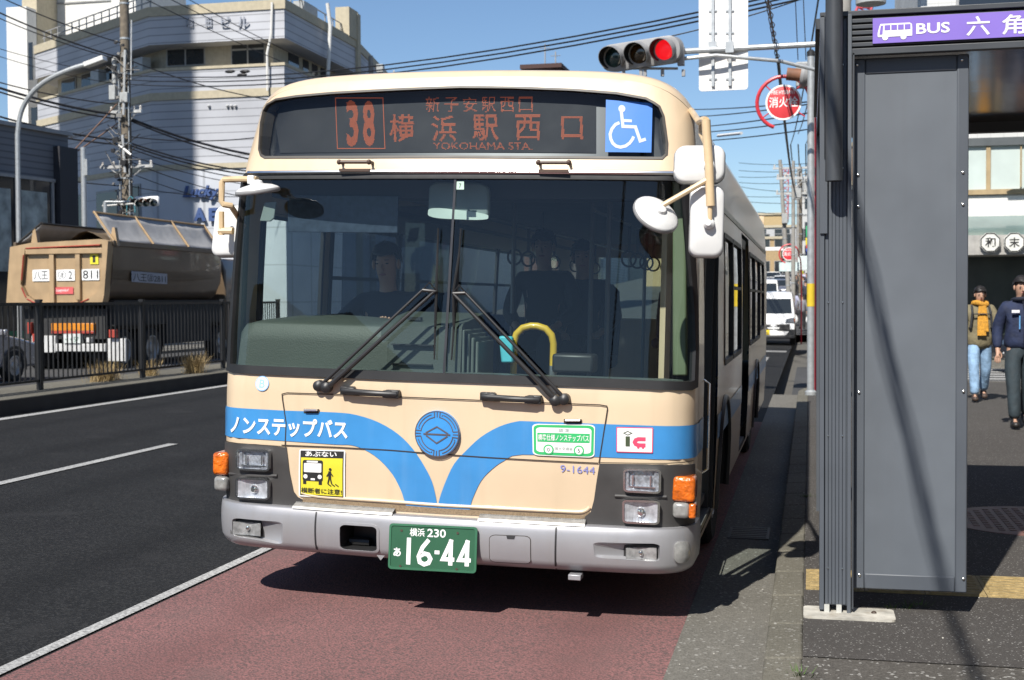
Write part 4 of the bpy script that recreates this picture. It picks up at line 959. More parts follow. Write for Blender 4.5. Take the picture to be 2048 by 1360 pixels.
mb.tube([bl(443, 423, .36), bl(443, 470, .36)], .017, 8); mb.tube([bl(438, 462, .36), bl(466, 462, .36)], .02, 8); mb.tube([BS.pt(-1.42, 2.0), bl(462, 412, yl+.03)], .015, 8); mb.build('mirror_arm', tub, ML)
mirror_slab(bl(464, 463, .50), (1, -.15, .03), (.07, .05, 1), .20, sz((445, 411), (445, 513), .50), .045, .06, 'mirror_housing', ML)
disc(bl(515, 379, -.12), (-.10, -.16, 1), .112, 'round_mirror', ML)
mb = MB(); mb.box(bl(504, 360, -.02), (.036, .045, .045)); mb.tube([bl(505, 362, -.04), bl(506, 374, -.10)], .016, 8); mb.build('mirror_clamp', white_p, ML, bev=.004)
# ------------------------------------------------------------------ interior
dashm = mat('dash_green', (.058, .068, .060), .55, var=.08, vs=4, bump=.15, bs=160)
mb = MB()
def sect(x, z0, zt, bul): return [(x, .11, z0), (x, .13, zt-.10), (x, .15, zt-.014), (x, .165, zt), (x, .30, zt+bul*.75), (x, .42, zt+bul), (x, .62, zt+bul*.8), (x, .72, zt-.05), (x, .72, z0)]
zt = bl(620, 645, .2).z
mb.loft([sect(-1.175, .9, zt-.14, 0), sect(-1.165, .9, zt-.05, 0), sect(-1.14, .9, zt-.015, .005), sect(-1.08, .9, zt, .012), sect(-.95, .9, zt, .03), sect(-.75, .9, zt, .045), sect(-.55, .9, zt, .036), sect(-.40, .9, zt, .016), sect(-.33, .9, zt-.003, .008)])
dash = mb.build('dashboard', dashm, bus, ang=40)
x0, x1 = bl(768, 650, .2).x, bl(930, 650, .2).x
mb = MB(); z1 = bl(850, 645, .2).z; mb.loft([[(x0+.006, .10, .9), (x0+.006, .14, z1-.02), (x0+.006, .17, z1), (x0+.006, .6, z1+.05), (x0+.006, .6, .9)], [(x1, .10, .9), (x1, .14, z1-.02), (x1, .17, z1), (x1, .6, z1+.05), (x1, .6, .9)]]); mb.build('dash_cabinet', dashm, dash)
x2 = bl(962, 650, .2).x; mb = MB()
for i in range(4): a = x1+.004+(x2-x1)*i/4; mb.bb((a, .13+.01*i, .9), (a+(x2-x1)/4-.006, .5, z1-.03-.02*i))
mb.build('fare_unit', mat('grey_green', (.10, .115, .105), .5, var=.2), dash, bev=.01)
mb = MB(); 
for (a, b) in (((785, 688), (868, 692)), ((785, 727), (866, 731))): p, q = bl(*a, .13), bl(*b, .13); mb.bb((p.x, .105, p.z-.003), (q.x, .13, p.z+.003))
mb.bb((bl(816, 638, .2).x, .19, bl(816, 640, .2).z), (bl(842, 638, .2).x, .23, bl(816, 634, .2).z)); mb.build('cabinet_slot', blkp, dash, smooth=False)
shelfm = mat('dash_shelf', (.10, .115, .108), .5, var=.1)
ll = []
for z, o_ in ((1.16, -.03), (1.245, -.035), (1.245, -.16), (1.16, -.16)): ll.append([BS.pt(t, z, o_) for t in np.linspace(-1.28, 1.28, 48)])
MB().loft(ll, closed=False, caps=False).build('dash_ledge', shelfm, bus)
pm_ = mat('pillar_olive', (.16, .19, .115), .55, var=.08)
for a, b, c, d_, yy in (((1345, 352), (1371, 352), (1374, 752), (1345, 752), .33), ((483, 392), (495, 392), (482, 738), (470, 738), .36)):
    P = [bl(*q, yy) for q in (a, b, c, d_)]; mb = MB(); mb.add(P+[p+Vector((0, .05, 0)) for p in P], [(0,1,2,3),(7,6,5,4),(0,4,5,1),(1,5,6,2),(2,6,7,3),(3,7,4,0)]); mb.build('pillar_trim', pm_, bus, bev=.01)
mb = MB(); mb.bb((-1.22, .5, .42), (1.22, 10.8, .46)); mb.build('floor', mat('bus_floor', (.05, .05, .055), .6, var=.2), bus, smooth=False)
mb = MB(); mb.bb((-1.15, .45, 2.33), (1.15, 10.8, 2.36)); mb.build('ceiling_panel', mat('bus_ceiling', (.22, .23, .23), .7), bus, smooth=False)
mb = MB(); mb.loft([[(x, .36, 2.30), (x, .38, 2.16), (x, .60, 2.16), (x, .62, 2.32)] for x in (-1.1, -.4, .4, 1.1)]); mb.build('front_console', mat('console_dark', (.03, .032, .036), .6), bus)
mb = MB(); yp = .98; mb.bb((-1.2, 1.62, 1.0), (-.38, 1.66, 1.45)); mb.bb((-.42, 1.6, .46), (-.38, 1.68, 2.33)); mb.build('driver_partition', dark, bus, smooth=False)
MB().bb((-1.15, 1.635, 1.45), (-.42, 1.645, 2.2)).build('partition_glass', glass('partition_pane', (.55, .6, .66), refl=.8), bus, smooth=False)
# steering wheel, driver seat
seatm = mat('seat_blue', (.03, .045, .10), .8, var=.2, vs=25); 
sw_c = Vector((-.62, .86, 1.30)); swM = Matrix.Translation(sw_c) @ Matrix.Rotation(R_(-28), 4, 'X')
mb = MB(); mb.tube([swM @ Vector((.235*math.cos(2*math.pi*i/36), .235*math.sin(2*math.pi*i/36), 0)) for i in range(37)], .016, 8, caps=False)
for a in (90, 210, 330): mb.tube([swM @ Vector((0, 0, -.03)), swM @ Vector((.23*math.cos(R_(a)), .23*math.sin(R_(a)), 0))], .013, 6)
mb.lathe([(.06, -.05), (.055, .0), (.001, .01)], swM, 16); mb.tube([swM @ Vector((0, 0, -.03)), (-.62, .62, 1.02)], .03, 8); mb.build('steering_wheel', rubber, bus)
mb = MB(); mb.loft([rr for rr in [[(p[0]-.62, p[1]+1.18, z) for p in rrect(-.25*k, -.24*k, .25*k, .24*k, .08)] for z, k in ((.80, .9), (.84, 1), (.92, 1), (.95, .92))]])
mb.loft([[(p[0]-.62, 1.40+.10*(z-.95)+p[1], z) for p in rrect(-w_/2, -.05, w_/2, .05, .045)] for z, w_ in ((.95, .44), (1.2, .48), (1.45, .46), (1.55, .36), (1.62, .28))]); mb.bb((-.75, 1.05, .46), (-.49, 1.3, .8)); mb.build('driver_seat', seatm, bus, ang=50)
def pseat(x, y, zf=.46):
    mb = MB(); mb.loft([[(x+p[0], y+p[1], z) for p in rrect(-.22*k, -.22*k, .22*k, .22*k, .07)] for z, k in ((zf+.38, .92), (zf+.41, 1), (zf+.46, 1), (zf+.48, .9))])
    mb.loft([[(x+p[0], y+.22+.12*(z-zf-.45)+p[1], z) for p in rrect(-w_/2, -.035, w_/2, .035, .03)] for z, w_ in ((zf+.45, .42), (zf+.7, .44), (zf+.95, .40), (zf+1.0, .30))]); mb.bb((x-.15, y-.15, zf), (x+.15, y+.15, zf+.38)); return mb.build('passenger_seat', seatm, bus, ang=50)
for (x, y) in ((-.08, 3.1), (.20, 3.2), (.95, 4.1), (-.9, 3.0), (-.9, 3.9), (-.45, 3.9), (-.9, 4.8), (.9, 7.2), (.45, 7.2), (-.9, 7.2), (-.45, 7.2)): pseat(x, y, .74 if y > 6 or y in (3.1, 3.2) else .46)
yy = mat('rail_yellow', (.66, .42, .03), .35, coat=.4)
a, b = bl(1027, 735, .40), bl(1106, 735, .40); tz = bl(1066, 652, .40).z; r_ = .09
pts = [a+Vector((0, 0, -.35))]+[Vector((a.x+.0, .40, tz-r_))]+[Vector((a.x+r_-r_*math.cos(R_(q)), .40, tz-r_+r_*math.sin(R_(q)))) for q in (30, 60, 90)]+[Vector((b.x-r_+r_*math.cos(R_(q)), .40, tz-r_+r_*math.sin(R_(q)))) for q in (90, 60, 30)]+[Vector((b.x, .40, tz-r_)), b+Vector((0, 0, -.35))]
MB().tube(pts, .019, 12).build('yellow_handrail', yy, bus)
mb = MB(); mb.tube([b+Vector((0, 0, .01)), b+Vector((0, 0, -.045))], .021, 10); mb.build('rail_collar', alum, bus)
mb = MB(); p = bl(1150, 726, .42); mb.box(p, (.22, .16, .1)); mb.build('fare_box', blkp, bus, bev=.015)
mb = MB(); 
for (x, y) in ((bl(1215, 600, 1.9).x, 1.9), (.36, 2.4), (-.36, 4.2), (.4, 5.0), (-.3, 2.9)): mb.tube([(x, y, .46), (x, y, 2.33)], .016, 8)
for x in (-.45, .45): mb.tube([(x, 1.9, 2.2), (x, 10, 2.2)], .014, 8)
mb.build('grab_poles', mat('pole_dim', (.20, .20, .21), .4, metal=.4), bus)
strapm = mat('strap_grey', (.10, .10, .10), .6)
for i, y in enumerate([3.6, 4.1, 4.7, 5.2, 6.3, 6.9, 7.5]):
    for x in (-.45, .45):
        mb = MB(); mb.bb((x-.012, y-.004, 2.0), (x+.012, y+.004, 2.2)); mb.tube([(x+.055*math.cos(2*math.pi*k/14), y, 1.94+.06*math.sin(2*math.pi*k/14)) for k in range(15)], .009, 6, caps=False); mb.build('hand_strap', strapm, bus)
# inside mirror and its bright lower lens, small side mirror, sun blind
def slab_px(P, y, th, m, name, par, bev=.01):
    Q = [bl(*p, y) for p in P]; n = len(Q); mb = MB(); mb.add(Q+[q+Vector((0, th, 0)) for q in Q], [tuple(range(n)), tuple(reversed(range(n, 2*n)))]+[(i, n+i, n+(i+1) % n, (i+1) % n) for i in range(n)]); return mb.build(name, m, par, bev=bev)
im = slab_px(quadr((858, 362), (978, 366), (976, 442), (855, 437), .2), .24, .05, mat('mirror_back', (.22, .26, .26), .5), 'inside_mirror', bus)
slab_px(quadr((857, 413), (977, 427), (976, 441), (855, 436), .3), .232, .006, mat('mirror_lip', (.62, .70, .66), .4), 'mirror_lower_lip', im, 0)
slab_px([(529, 405), (552, 403), (548, 436), (540, 443), (519, 442)], .30, .015, mat('mirror_back2', (.26, .30, .29), .4), 'side_view_mirror', bus, .004)
slab_px([(574, 390), (797, 392), (795, 466), (576, 464)], .33, .012, mat('sun_blind', (.035, .048, .075), .35, var=.3, vs=30), 'sun_blind', bus, .003)
tag(slab_px([(997, 672), (1024, 673), (1026, 726), (1002, 726)], .32, .05, mat('cyan_card', (.10, .52, .62), .5), 'leaflet_holder', None), 'cyan leaflet holder on the dashboard ledge beside the yellow rail', 'leaflet holder').matrix_world = BM
# ------------------------------------------------------------------ people
SKINC = mat('skin', (.45, .27, .19), .55, var=.06, vs=8); HAIRC = mat('hair_black', (.012, .010, .010), .5, var=.3, vs=40)
def skin_obj(name, P, E, rad, m, parent, root=0, lev=1):
    me = bpy.data.meshes.new(name); me.from_pydata([tuple(p) for p in P], E, []); me.materials.append(m)
    o = link(bpy.data.objects.new(name, me), parent); sk = o.modifiers.new('skin', 'SKIN'); sk.use_smooth_shade = True; sk.branch_smoothing = .4
    for i, v in enumerate(me.skin_vertices[0].data): r = rad[i]; v.radius = r if isinstance(r, tuple) else (r, r); v.use_root = (i == root)
    sb_ = o.modifiers.new('subdivision', 'SUBSURF'); sb_.levels = lev; sb_.render_levels = lev; return o
def seg(a, b, t): return Vector(a)+(Vector(b)-Vector(a))*t
def limb(P, E, Rr, start, pts, rads):
    i = start
    for p, r in zip(pts, rads): P.append(Vector(p)); Rr.append(r); E.append((i, len(P)-1)); i = len(P)-1
    return i
def hand(P, E, Rr, i, wrist, d, side, curl=.5):    # palm and five separate bent digits
    d = Vector(d).normalized(); up = Vector((0, -1, 0)) if abs(d.y) < .8 else Vector((0, 0, 1)); s = d.cross(up).normalized(); inn = s.cross(d).normalized()*side
    s_ = Vector((0, -1, 0)) if abs(d.y) < .8 else s
    pal = limb(P, E, Rr, i, [Vector(wrist)+d*.035, Vector(wrist)+d*.075], [(.022, .030), (.020, .034)])
    lat = d.cross(inn).normalized()
    for k, L in zip((-1.5, -.5, .5, 1.5), (.062, .074, .078, .068)):
        b = Vector(wrist)+d*.085+lat*k*.018; limb(P, E, Rr, pal, [b, b+d*L*.5+inn*L*.15*curl, b+d*L*.85+inn*L*.5*curl], [.0095, .0085, .0068])
    b = Vector(wrist)+d*.03+lat*.034; limb(P, E, Rr, pal-1, [b, b+d*.03+lat*.012+inn*.01, b+d*.06+lat*.008+inn*.018], [.011, .0095, .0075])
def person(name, label, loc, rz, J, H=1.7, cloth=None, hair='short', cat='person', group=None, face=True, lev=1, fem=False, hands=True):
    """J: joints in metres for a 1.7 m figure facing -Y"""
    k = H/1.7; root = thing(name, label, cat, loc, rz, group); root.scale = (k, k, k)
    V = lambda n_: Vector(J[n_]); pel, chest, neck, head = V('pelvis'), V('chest'), V('neck'), V('head')
    P = [pel]; E = []; Rr = [(.145, .105)]
    c = limb(P, E, Rr, 0, [seg(pel, chest, .5), chest, neck], [(.135, .10), (.155, .11), (.058, .056)])
    ci = c-1
    hd = head-neck; hu = hd.normalized()
    limb(P, E, Rr, c, [neck+hu*.06, head+hu*-.045, head+hu*.035, head+hu*.095], [(.055, .055), (.066, .078), (.074, .088), (.055, .068)])
    for s_, n_ in ((-1, 'r'), (1, 'l')):
        sh, el, wr = V('sh'+n_), V('el'+n_), V('wr'+n_)
        e = limb(P, E, Rr, ci, [sh, seg(sh, el, .5), el, seg(el, wr, .5), wr], [.058, .048, .041, .037, .027])
        if hands: hand(P, E, Rr, e, wr, wr-el, s_)
        hp, kn, an, to = V('hp'+n_), V('kn'+n_), V('an'+n_), V('to'+n_)
        limb(P, E, Rr, 0, [hp, seg(hp, kn, .5), kn, seg(kn, an, .4), an, to], [.084, .068, .050, .046, .026, .018])
    body_ = skin_obj('body', P, E, Rr, SKINC, root, 0, lev)
    fw = Vector((0, -1, 0)); rt = fw.cross(hu).normalized(); fw = hu.cross(rt).normalized()*1
    if fw.y > 0: fw = -fw
    if 'look' in J: fw = Vector(J['look']).normalized(); rt = fw.cross(hu).normalized()
    hc = head+hu*.02
    if face:
        mb = MB(); mb.loft([[hc+fw*.082+rt*x+hu*z for x, z in ((-.011, -.03), (.011, -.03), (.006, .012), (-.006, .012))], [hc+fw*.106+rt*x+hu*z for x, z in ((-.008, -.028), (.008, -.028), (.002, .0), (-.002, .0))]]); mb.build('nose', SKINC, root, ang=70)
        for s_ in (-1, 1):
            MB().ell(hc+fw*.081+rt*.032*s_+hu*.014, (.010, .006, .0045), 8, 6).build('eye', mat('eye', (.05, .04, .035), .25), root)
            MB().ell(hc+rt*.078*s_-hu*.005, (.012, .02, .032), 8, 6).build('ear', SKINC, root)
            MB().box(hc+fw*.086+rt*.033*s_+hu*.036, (.028, .005, .004)).build('eyebrow', HAIRC, root)
        MB().ell(hc+fw*.083-hu*.052, (.024, .006, .007), 8, 6).build('mouth', mat('lip', (.33, .13, .11), .5), root)
    if hair:
        vs, fs = [], []; n_, m_ = 16, 9; lo = {'short': -.25, 'long': -.75}[hair]
        Mh = Matrix((rt, -fw, hu)).transposed()
        jl = [random.uniform(-.13, .10) for _ in range(n_)]
        for i in range(m_+1):
            for j in range(n_):
                a = 2*math.pi*j/n_; fr_ = -math.sin(a)    # +1 towards the back
                low = (.40 if math.sin(a) < -.35 else lo+.15)+jl[j] ; zz = 1-(1-low)*i/m_
                q = math.acos(max(-1, min(1, zz))); rr = math.sin(q); bl_ = 1.0+.13*random.random()
                vs.append(hc+Mh @ Vector((.089*rr*math.cos(a)*bl_, .103*rr*math.sin(a)*bl_+.006, .02+.108*zz*bl_)))
        for i in range(m_):
            for j in range(n_): fs.append((i*n_+j, i*n_+(j+1) % n_, (i+1)*n_+(j+1) % n_, (i+1)*n_+j))
        MB().add(vs, fs).build('hair', HAIRC, root, ang=60)
    c_ = cloth or {}
    if 'top' in c_:
        t = c_.get('fat', 1.0); P = [pel+Vector((0, 0, c_.get('hem', -.04)))]; E = []; Rr = [(.165*t, .125*t)]
        c = limb(P, E, Rr, 0, [pel+Vector((0, 0, .06)), seg(pel, chest, .55), chest, neck+hu*-.01], [(.165*t, .125*t), (.155*t, .122*t), (.172*t, .13*t), (.078, .074)]); ci = c-1
        for n_ in ('r', 'l'):
            sh, el, wr = V('sh'+n_), V('el'+n_), V('wr'+n_); limb(P, E, Rr, ci, [sh, seg(sh, el, .5), el, seg(el, wr, .5), seg(el, wr, .93)], [.075*t, .066*t, .058*t, .054*t, .042])
        skin_obj(c_.get('topname', 'jacket'), P, E, Rr, c_['top'], root, 0, lev)
    if 'legs' in c_:
        P = [pel+Vector((0, 0, .12))]; E = []; Rr = [(.158, .122)]; limb(P, E, Rr, 0, [pel+Vector((0, 0, -.01))], [(.168, .130)])
        for n_ in ('r', 'l'):
            hp, kn, an = V('hp'+n_), V('kn'+n_), V('an'+n_); limb(P, E, Rr, 1, [hp, seg(hp, kn, .5), kn, seg(kn, an, .5), seg(kn, an, .97)], [.112, .102, .086, .078, .074])
        skin_obj('trousers', P, E, Rr, c_['legs'], root, 0, lev)
    if 'shoes' in c_:
        for n_ in ('r', 'l'):
            an, to = V('an'+n_), V('to'+n_); P = [an+Vector((0, 0, .03)), an+Vector((0, .015, -.035)), seg(an, to, .55)+Vector((0, 0, -.025)), to+Vector((0, -.01, -.004))]
            skin_obj('shoe', P, [(0, 1), (1, 2), (2, 3)], [.052, (.052, .054), (.054, .045), (.047, .036)], c_['shoes'], root, 0, lev)
    return root
def walkJ(st=.28, arm=.22, lean=.02):
    return dict(pelvis=(0, 0, .93), chest=(0, -lean, 1.26), neck=(0, -lean-.01, 1.45), head=(0, -lean-.03, 1.58), shr=(-.17, -lean, 1.39), shl=(.17, -lean, 1.39),
        elr=(-.24, arm*.3, 1.12), ell=(.24, -arm*.4, 1.12), wrr=(-.25, arm*-.1, .88), wrl=(.23, -arm*1.1, .90), hpr=(-.09, 0, .87), hpl=(.09, 0, .87),
        knr=(-.10, -st*.6, .50), knl=(.10, st*.15, .48), anr=(-.10, -st, .09), anl=(.10, st*.95, .14), tor=(-.11, -st-.13, .06), tol=(.11, st*.95-.11, .05))
def sitJ(h=.48, yb=0.0):
    return dict(pelvis=(0, .02, h+.09), chest=(0, .08, h+.42), neck=(0, .07, h+.61), head=(0, .04, h+.75), shr=(-.18, .07, h+.55), shl=(.18, .07, h+.55),
        elr=(-.25, -.02, h+.30), ell=(.25, -.02, h+.30), wrr=(-.15, -.24, h+.20), wrl=(.15, -.24, h+.20), hpr=(-.10, -.02, h+.08), hpl=(.10, -.02, h+.08),
        knr=(-.11, -.42, h+.07), knl=(.11, -.42, h+.07), anr=(-.11, -.40, h-.37), anl=(.11, -.40, h-.37), tor=(-.12, -.54, h-.40), tol=(.12, -.54, h-.40))
navy = mat('cloth_navy', (.012, .020, .055), .8, var=.25, vs=14, bump=.5, bs=16); olive = mat('cloth_olive', (.17, .145, .085), .85, var=.2, vs=10, bump=.9, bs=12)
jean = mat('cloth_jeans', (.21, .33, .48), .85, var=.3, vs=12, bump=.6, bs=18); dteal = mat('cloth_slate', (.020, .032, .040), .8, var=.3, vs=10, bump=.5, bs=14)
bootm = mat('boot_brown', (.055, .035, .027), .6, var=.2); shoem = mat('shoe_black', (.015, .014, .014), .5); mustard = mat('scarf_mustard', (.50, .24, .025), .85, var=.25, vs=30, bump=.6, bs=60)
charc = mat('cloth_charcoal', (.025, .026, .03), .8, var=.2); greyc = mat('cloth_grey', (.17, .17, .19), .85, var=.15)
J = walkJ(.24, .15); wom = person('person', 'person in olive quilted coat, mustard scarf and light jeans walking on the pavement', (2.42, 20.1, .121), R_(3), J, 1.66, dict(top=olive, topname='coat', legs=jean, shoes=bootm, fat=1.36, hem=-.19), 'long')
mb = MB()
nk = Vector(J['neck'])
mb.tube([nk+Vector((.095*math.cos(a), .09*math.sin(a)-.0, .01+.02*math.sin(2*a))) for a in np.linspace(0, 2*math.pi, 20)], .040, 8)
for dx, L in ((.0, .42), (.035, .36)):
    mb.loft([[nk+Vector((dx+x*w_, -.125-.02*(z > .1)-t*.02-.03*z*2, -.04-z)) for x, t in ((-.06, 0), (0, .6), (.06, 0), (.06, -.8), (-.06, -.8))] for z, w_ in ((-.02, .6), (.08, .8), (.2, .95), (L, 1.05))])
mb.build('scarf', mustard, wom, ang=60)
mb = MB()
for s_ in (-1, 1): mb.tube([nk+Vector((s_*.12, .10, -.05)), nk+Vector((s_*.12, -.03, -.01)), nk+Vector((s_*.13, -.15, -.12)), nk+Vector((s_*.15, -.13, -.34)), nk+Vector((s_*.15, .06, -.36))], .018, 6)
mb.tube([nk+Vector((-.13, -.165, -.14)), nk+Vector((.13, -.165, -.14))], .010, 6)
mb.loft([[nk+Vector((p[0], .15+(.0 if i == 0 else .12), -.28+p[1])) for p in rrect(-.13, -.2, .13, .2, .05)] for i in range(2)]); mb.build('backpack', charc, wom)
J = walkJ(.22, .2); man = person('person', 'person in navy jacket with light blue zip and slate trousers walking on the pavement', (2.39, 16.1, .121), R_(4), J, 1.74, dict(top=navy, legs=dteal, shoes=shoem, fat=1.22, hem=-.06), 'short')
mb = MB(); mb.box((.02+-.06, -.155, 1.20), (.012, .012, .15)); mb.build('zip_pocket', mat('zip_blue', (.12, .33, .62), .5), man)
MB().box((-.085, -.160, 1.325), (.085, .01, .032)).build('name_badge', mat('badge_white', (.7, .7, .72), .4), man)
nk = Vector(J['neck']); mb = MB(); mb.tube([nk+Vector((.088*math.cos(a), .085*math.sin(a)-.005, .005-.012*math.sin(a))) for a in np.linspace(0, 2*math.pi, 18)], .024, 8); mb.tube([nk+Vector((0, -.085, .01)), nk+Vector((.004, -.150, -.10)), nk+Vector((.004, -.165, -.25)), nk+Vector((0, -.150, -.48))], .006, 5); mb.build('collar', mat('cloth_navy_dark', (.006, .009, .022), .8), man)
pap = MB(); pap.box((2.62, 15.72, 1.17), (.10, .05, .16), Matrix.Rotation(.5, 3, 'Y')); tag(pap.build('paper_sheet', mat('paper', (.75, .75, .75), .7), smooth=False), 'folded white papers held by the person in the navy jacket', 'papers')
# people in the bus (top-level, inside it)
dcl = mat('uniform_navy', (.020, .026, .045), .8, var=.2)
gl = mat('glove_white', (.5, .5, .52), .8)
def inbus(x, y, z): return BM @ Vector((x, y, z))
Jd = sitJ(.48); Jd.update(elr=(-.28, -.10, .84), ell=(.28, -.10, .84), wrr=(-.20, -.36, .89), wrl=(.20, -.36, .89))
person('person', 'bus driver in dark navy uniform sitting at the steering wheel', inbus(-.68, 1.20, .56), 0, Jd, 1.72, dict(top=dcl, legs=charc, shoes=shoem), 'short')
person('person', 'passenger in dark coat sitting in the bus beside the driver partition', inbus(-.08, 3.05, .74), 0, sitJ(.48), 1.72, dict(top=charc, topname='coat', legs=charc, shoes=shoem), 'short')
person('person', 'passenger in dark blue jacket sitting on the door side of the bus', inbus(.20, 3.16, .72), R_(6), sitJ(.48), 1.66, dict(top=dcl, legs=charc, shoes=shoem), 'long')
# far pedestrians
def far(name, lab, px, Y, H, top, legs, rzd=180, grp=None, hair='short'):
    p = aY(px, 590, Y); return person(name, lab, (p.x, p.y, .12+zg(Y)), R_(rzd), walkJ(.2, .1), H, dict(top=top, topname='coat', legs=legs, shoes=shoem, fat=1.15, hem=-.15), hair, face=False, lev=1, hands=True, group=grp)
lil = mat('cloth_lilac', (.38, .39, .52), .85, var=.1); yelc = mat('cloth_hivis', (.55, .60, .03), .8)
f1 = far('person', 'person in grey jacket walking away with a white carrier bag in each hand', 1604, 62, 1.62, greyc, charc)
bagm = mat('carrier_bag', (.75, .75, .74), .6, var=.1, bump=.5, bs=30)
for s_ in (-1, 1):
    b = MB(); c = f1.location+Vector((s_*.34, .0, .52)); b.loft([[c+Vector((p[0]*k_, p[1]*k_*.6, z)) for p in circ(0, 0, .16, 12)] for z, k_ in ((-.22, .7), (-.15, 1.05), (0, 1.0), (.12, .6), (.24, .12), (.30, .05))])
    tag(b.build('carrier_bag', bagm), 'white plastic carrier bag in the %s hand of the person in grey' % ('left' if s_ < 0 else 'right'), 'bag', 'carrier bags')
far('person', 'person in pale lilac coat walking beside the far grey pole', 1588, 66, 1.66, lil, charc, hair='long')
far('person', 'person in dark coat far down the pavement, ahead of the carrier bags', 1598, 84, 1.68, charc, charc)
far('person', 'person in black coat far down the pavement beside the galvanised pole', 1611, 80, 1.7, dcl, charc)
far('person', 'person in bright yellow vest far along the street', 1602, 118, 1.75, yelc, charc, 0)

for i, (px, Y, lab, tp) in enumerate([(1593, 96, 'walker in dark coat left in the distant crowd', charc), (1606, 92, 'walker in grey coat in the middle of the distant crowd', greyc), (1613, 101, 'walker in navy coat at the right of the distant crowd', dcl), (1608, 108, 'walker in pale coat behind the distant crowd', lil), (1597, 104, 'walker in black coat near the yellow vest', charc)]): far('person', lab, px, Y, 1.66, tp, charc, 180 if i % 2 else 0, 'distant crowd on the pavement')
# ------------------------------------------------------------------ bus shelter
shm = mat('shelter_grey', (.072, .082, .097), .5, var=.10, vs=2.2, streak=.18, dirt=(.05, .054, .06)); shd = mat('shelter_dark', (.045, .050, .057), .45, var=.12, vs=4); shp = mat('shelter_panel', (.098, .111, .128), .55, var=.09, vs=3, streak=.3, dirt=(.085, .092, .10))
steel = mat('bolt_steel', (.7, .68, .64), .2, metal=1); purp = mat('sign_purple', (.20, .13, .50), .5, var=.03)
SY = 6.4; sh = thing('bus_shelter', 'dark grey metal bus shelter with a purple stop name board along its end', 'bus shelter', (.2, SY, .12))
sh.location = (0, 0, 0)
lo = lambda px, py, y=SY: aY(px, py, y)
x0, x1 = .045, .192
mb = MB(); mb.bb((x0, SY, .14), (x0+.022, SY+.14, 2.985)); mb.bb((x1-.018, SY-.003, .125), (x1, SY+.14, 2.985)); mb.bb((x0+.022, SY+.02, .16), (x1-.018, SY+.13, 2.98))
nr = 6
for i in range(nr):
    a = x0+.026+(x1-.018-x0-.03)*i/nr; b = x0+.026+(x1-.018-x0-.03)*(i+.92)/nr; mb.bb((a, SY+.014, .165), (b, SY+.021, 2.97))
post = mb.build('post', shm, sh, bev=.002)
mb = MB()
for zz in (.34, .98, 1.62, 2.26, 2.75):
    for x in (x0+.04, x1-.04): MB().ell((x, SY+.011, zz), (.0045, .0035, .0045), 6, 4).build('bolt', steel, post)
mb = MB()
for x in (x0+.035, x1-.055): mb.bb((x-.012, SY-.005, .118), (x+.012, SY+.02, .165))
mb.build('post_foot', mat('foot_white', (.45, .45, .42), .7, var=.3), post, smooth=False)
# plinth
mb = MB(); mb.prism(rrect(-.03, 6.29, .395, 6.52, .03), Matrix.Translation((0, 0, .118)), .012); mb.build('footing', mat('footing_conc', (.42, .40, .35), .9, var=.3, vs=12, streak=.5, dirt=(.2, .15, .09)), sh, smooth=False)
mb = MB(); mb.ell((.30, 6.42, .13), (.014, .012, .012), 6, 4); mb.build('anchor_bolt', mat('bolt_rust', (.05, .03, .02), .6), sh)
# cover piece on the post, downpipe in front of it
mb = MB(); mb.bb((x0+.002, SY-.012, 1.95), (x0+.035, SY+.0, 2.30)); mb.build('post_cover', shm, sh, smooth=False)
px_ = lo(1668, 300, 6.30).x
mb = MB(); M = Matrix.Translation((px_, 6.30, 0)); mb.lathe([(.040, 2.19), (.040, 4.2)], M, 24, caps=False); mb.lathe([(.036, 4.2), (.036, 2.19)], M, 24, caps=False); mb.lathe([(.036, 2.19), (.040, 2.19)], M, 24, caps=False); mb.lathe([(.036, 2.35), (.001, 2.35)], M, 24, caps=False)
mb.bb((px_-.03, 6.32, 2.32), (px_+.03, SY+.01, 2.36)); mb.bb((px_-.03, 6.32, 2.88), (px_+.03, SY+.01, 2.92)); mb.build('downpipe', shd, sh)
# end panel: frame, inner board, bolts
a, b = lo(1703, 92), lo(1936, 1192); pz0, pz1 = .235, 2.785; X0, X1 = .203, .728; PY = SY+.07
mb = MB(); fw_ = .058
mb.bb((X0, PY, pz0), (X0+fw_-.004, PY+.10, pz1)); mb.bb((X1-fw_+.004, PY, pz0), (X1, PY+.10, pz1)); mb.bb((X0+fw_-.004, PY+.001, pz0), (X1-fw_+.004, PY+.10, pz0+.075)); mb.bb((X0+fw_-.004, PY+.001, pz1-.075), (X1-fw_+.004, PY+.10, pz1))
pan = mb.build('end_panel', shm, sh, bev=.006)
MB().bb((X0+fw_-.006, PY+.007, pz0+.07), (X1-fw_+.006, PY+.09, pz1-.07)).build('panel_board', shp, pan, bev=.0)
mb = MB()
for px, py in ((1714, 130), (1716, 350), (1717, 413), (1718, 785), (1719, 1150), (1924, 120), (1926, 345), (1926, 409), (1927, 783), (1927, 1158)):
    p = lo(px, py, PY); MB().ell((p.x, PY-.002, p.z), (.008, .007, .008), 8, 5).build('bolt', steel, pan)
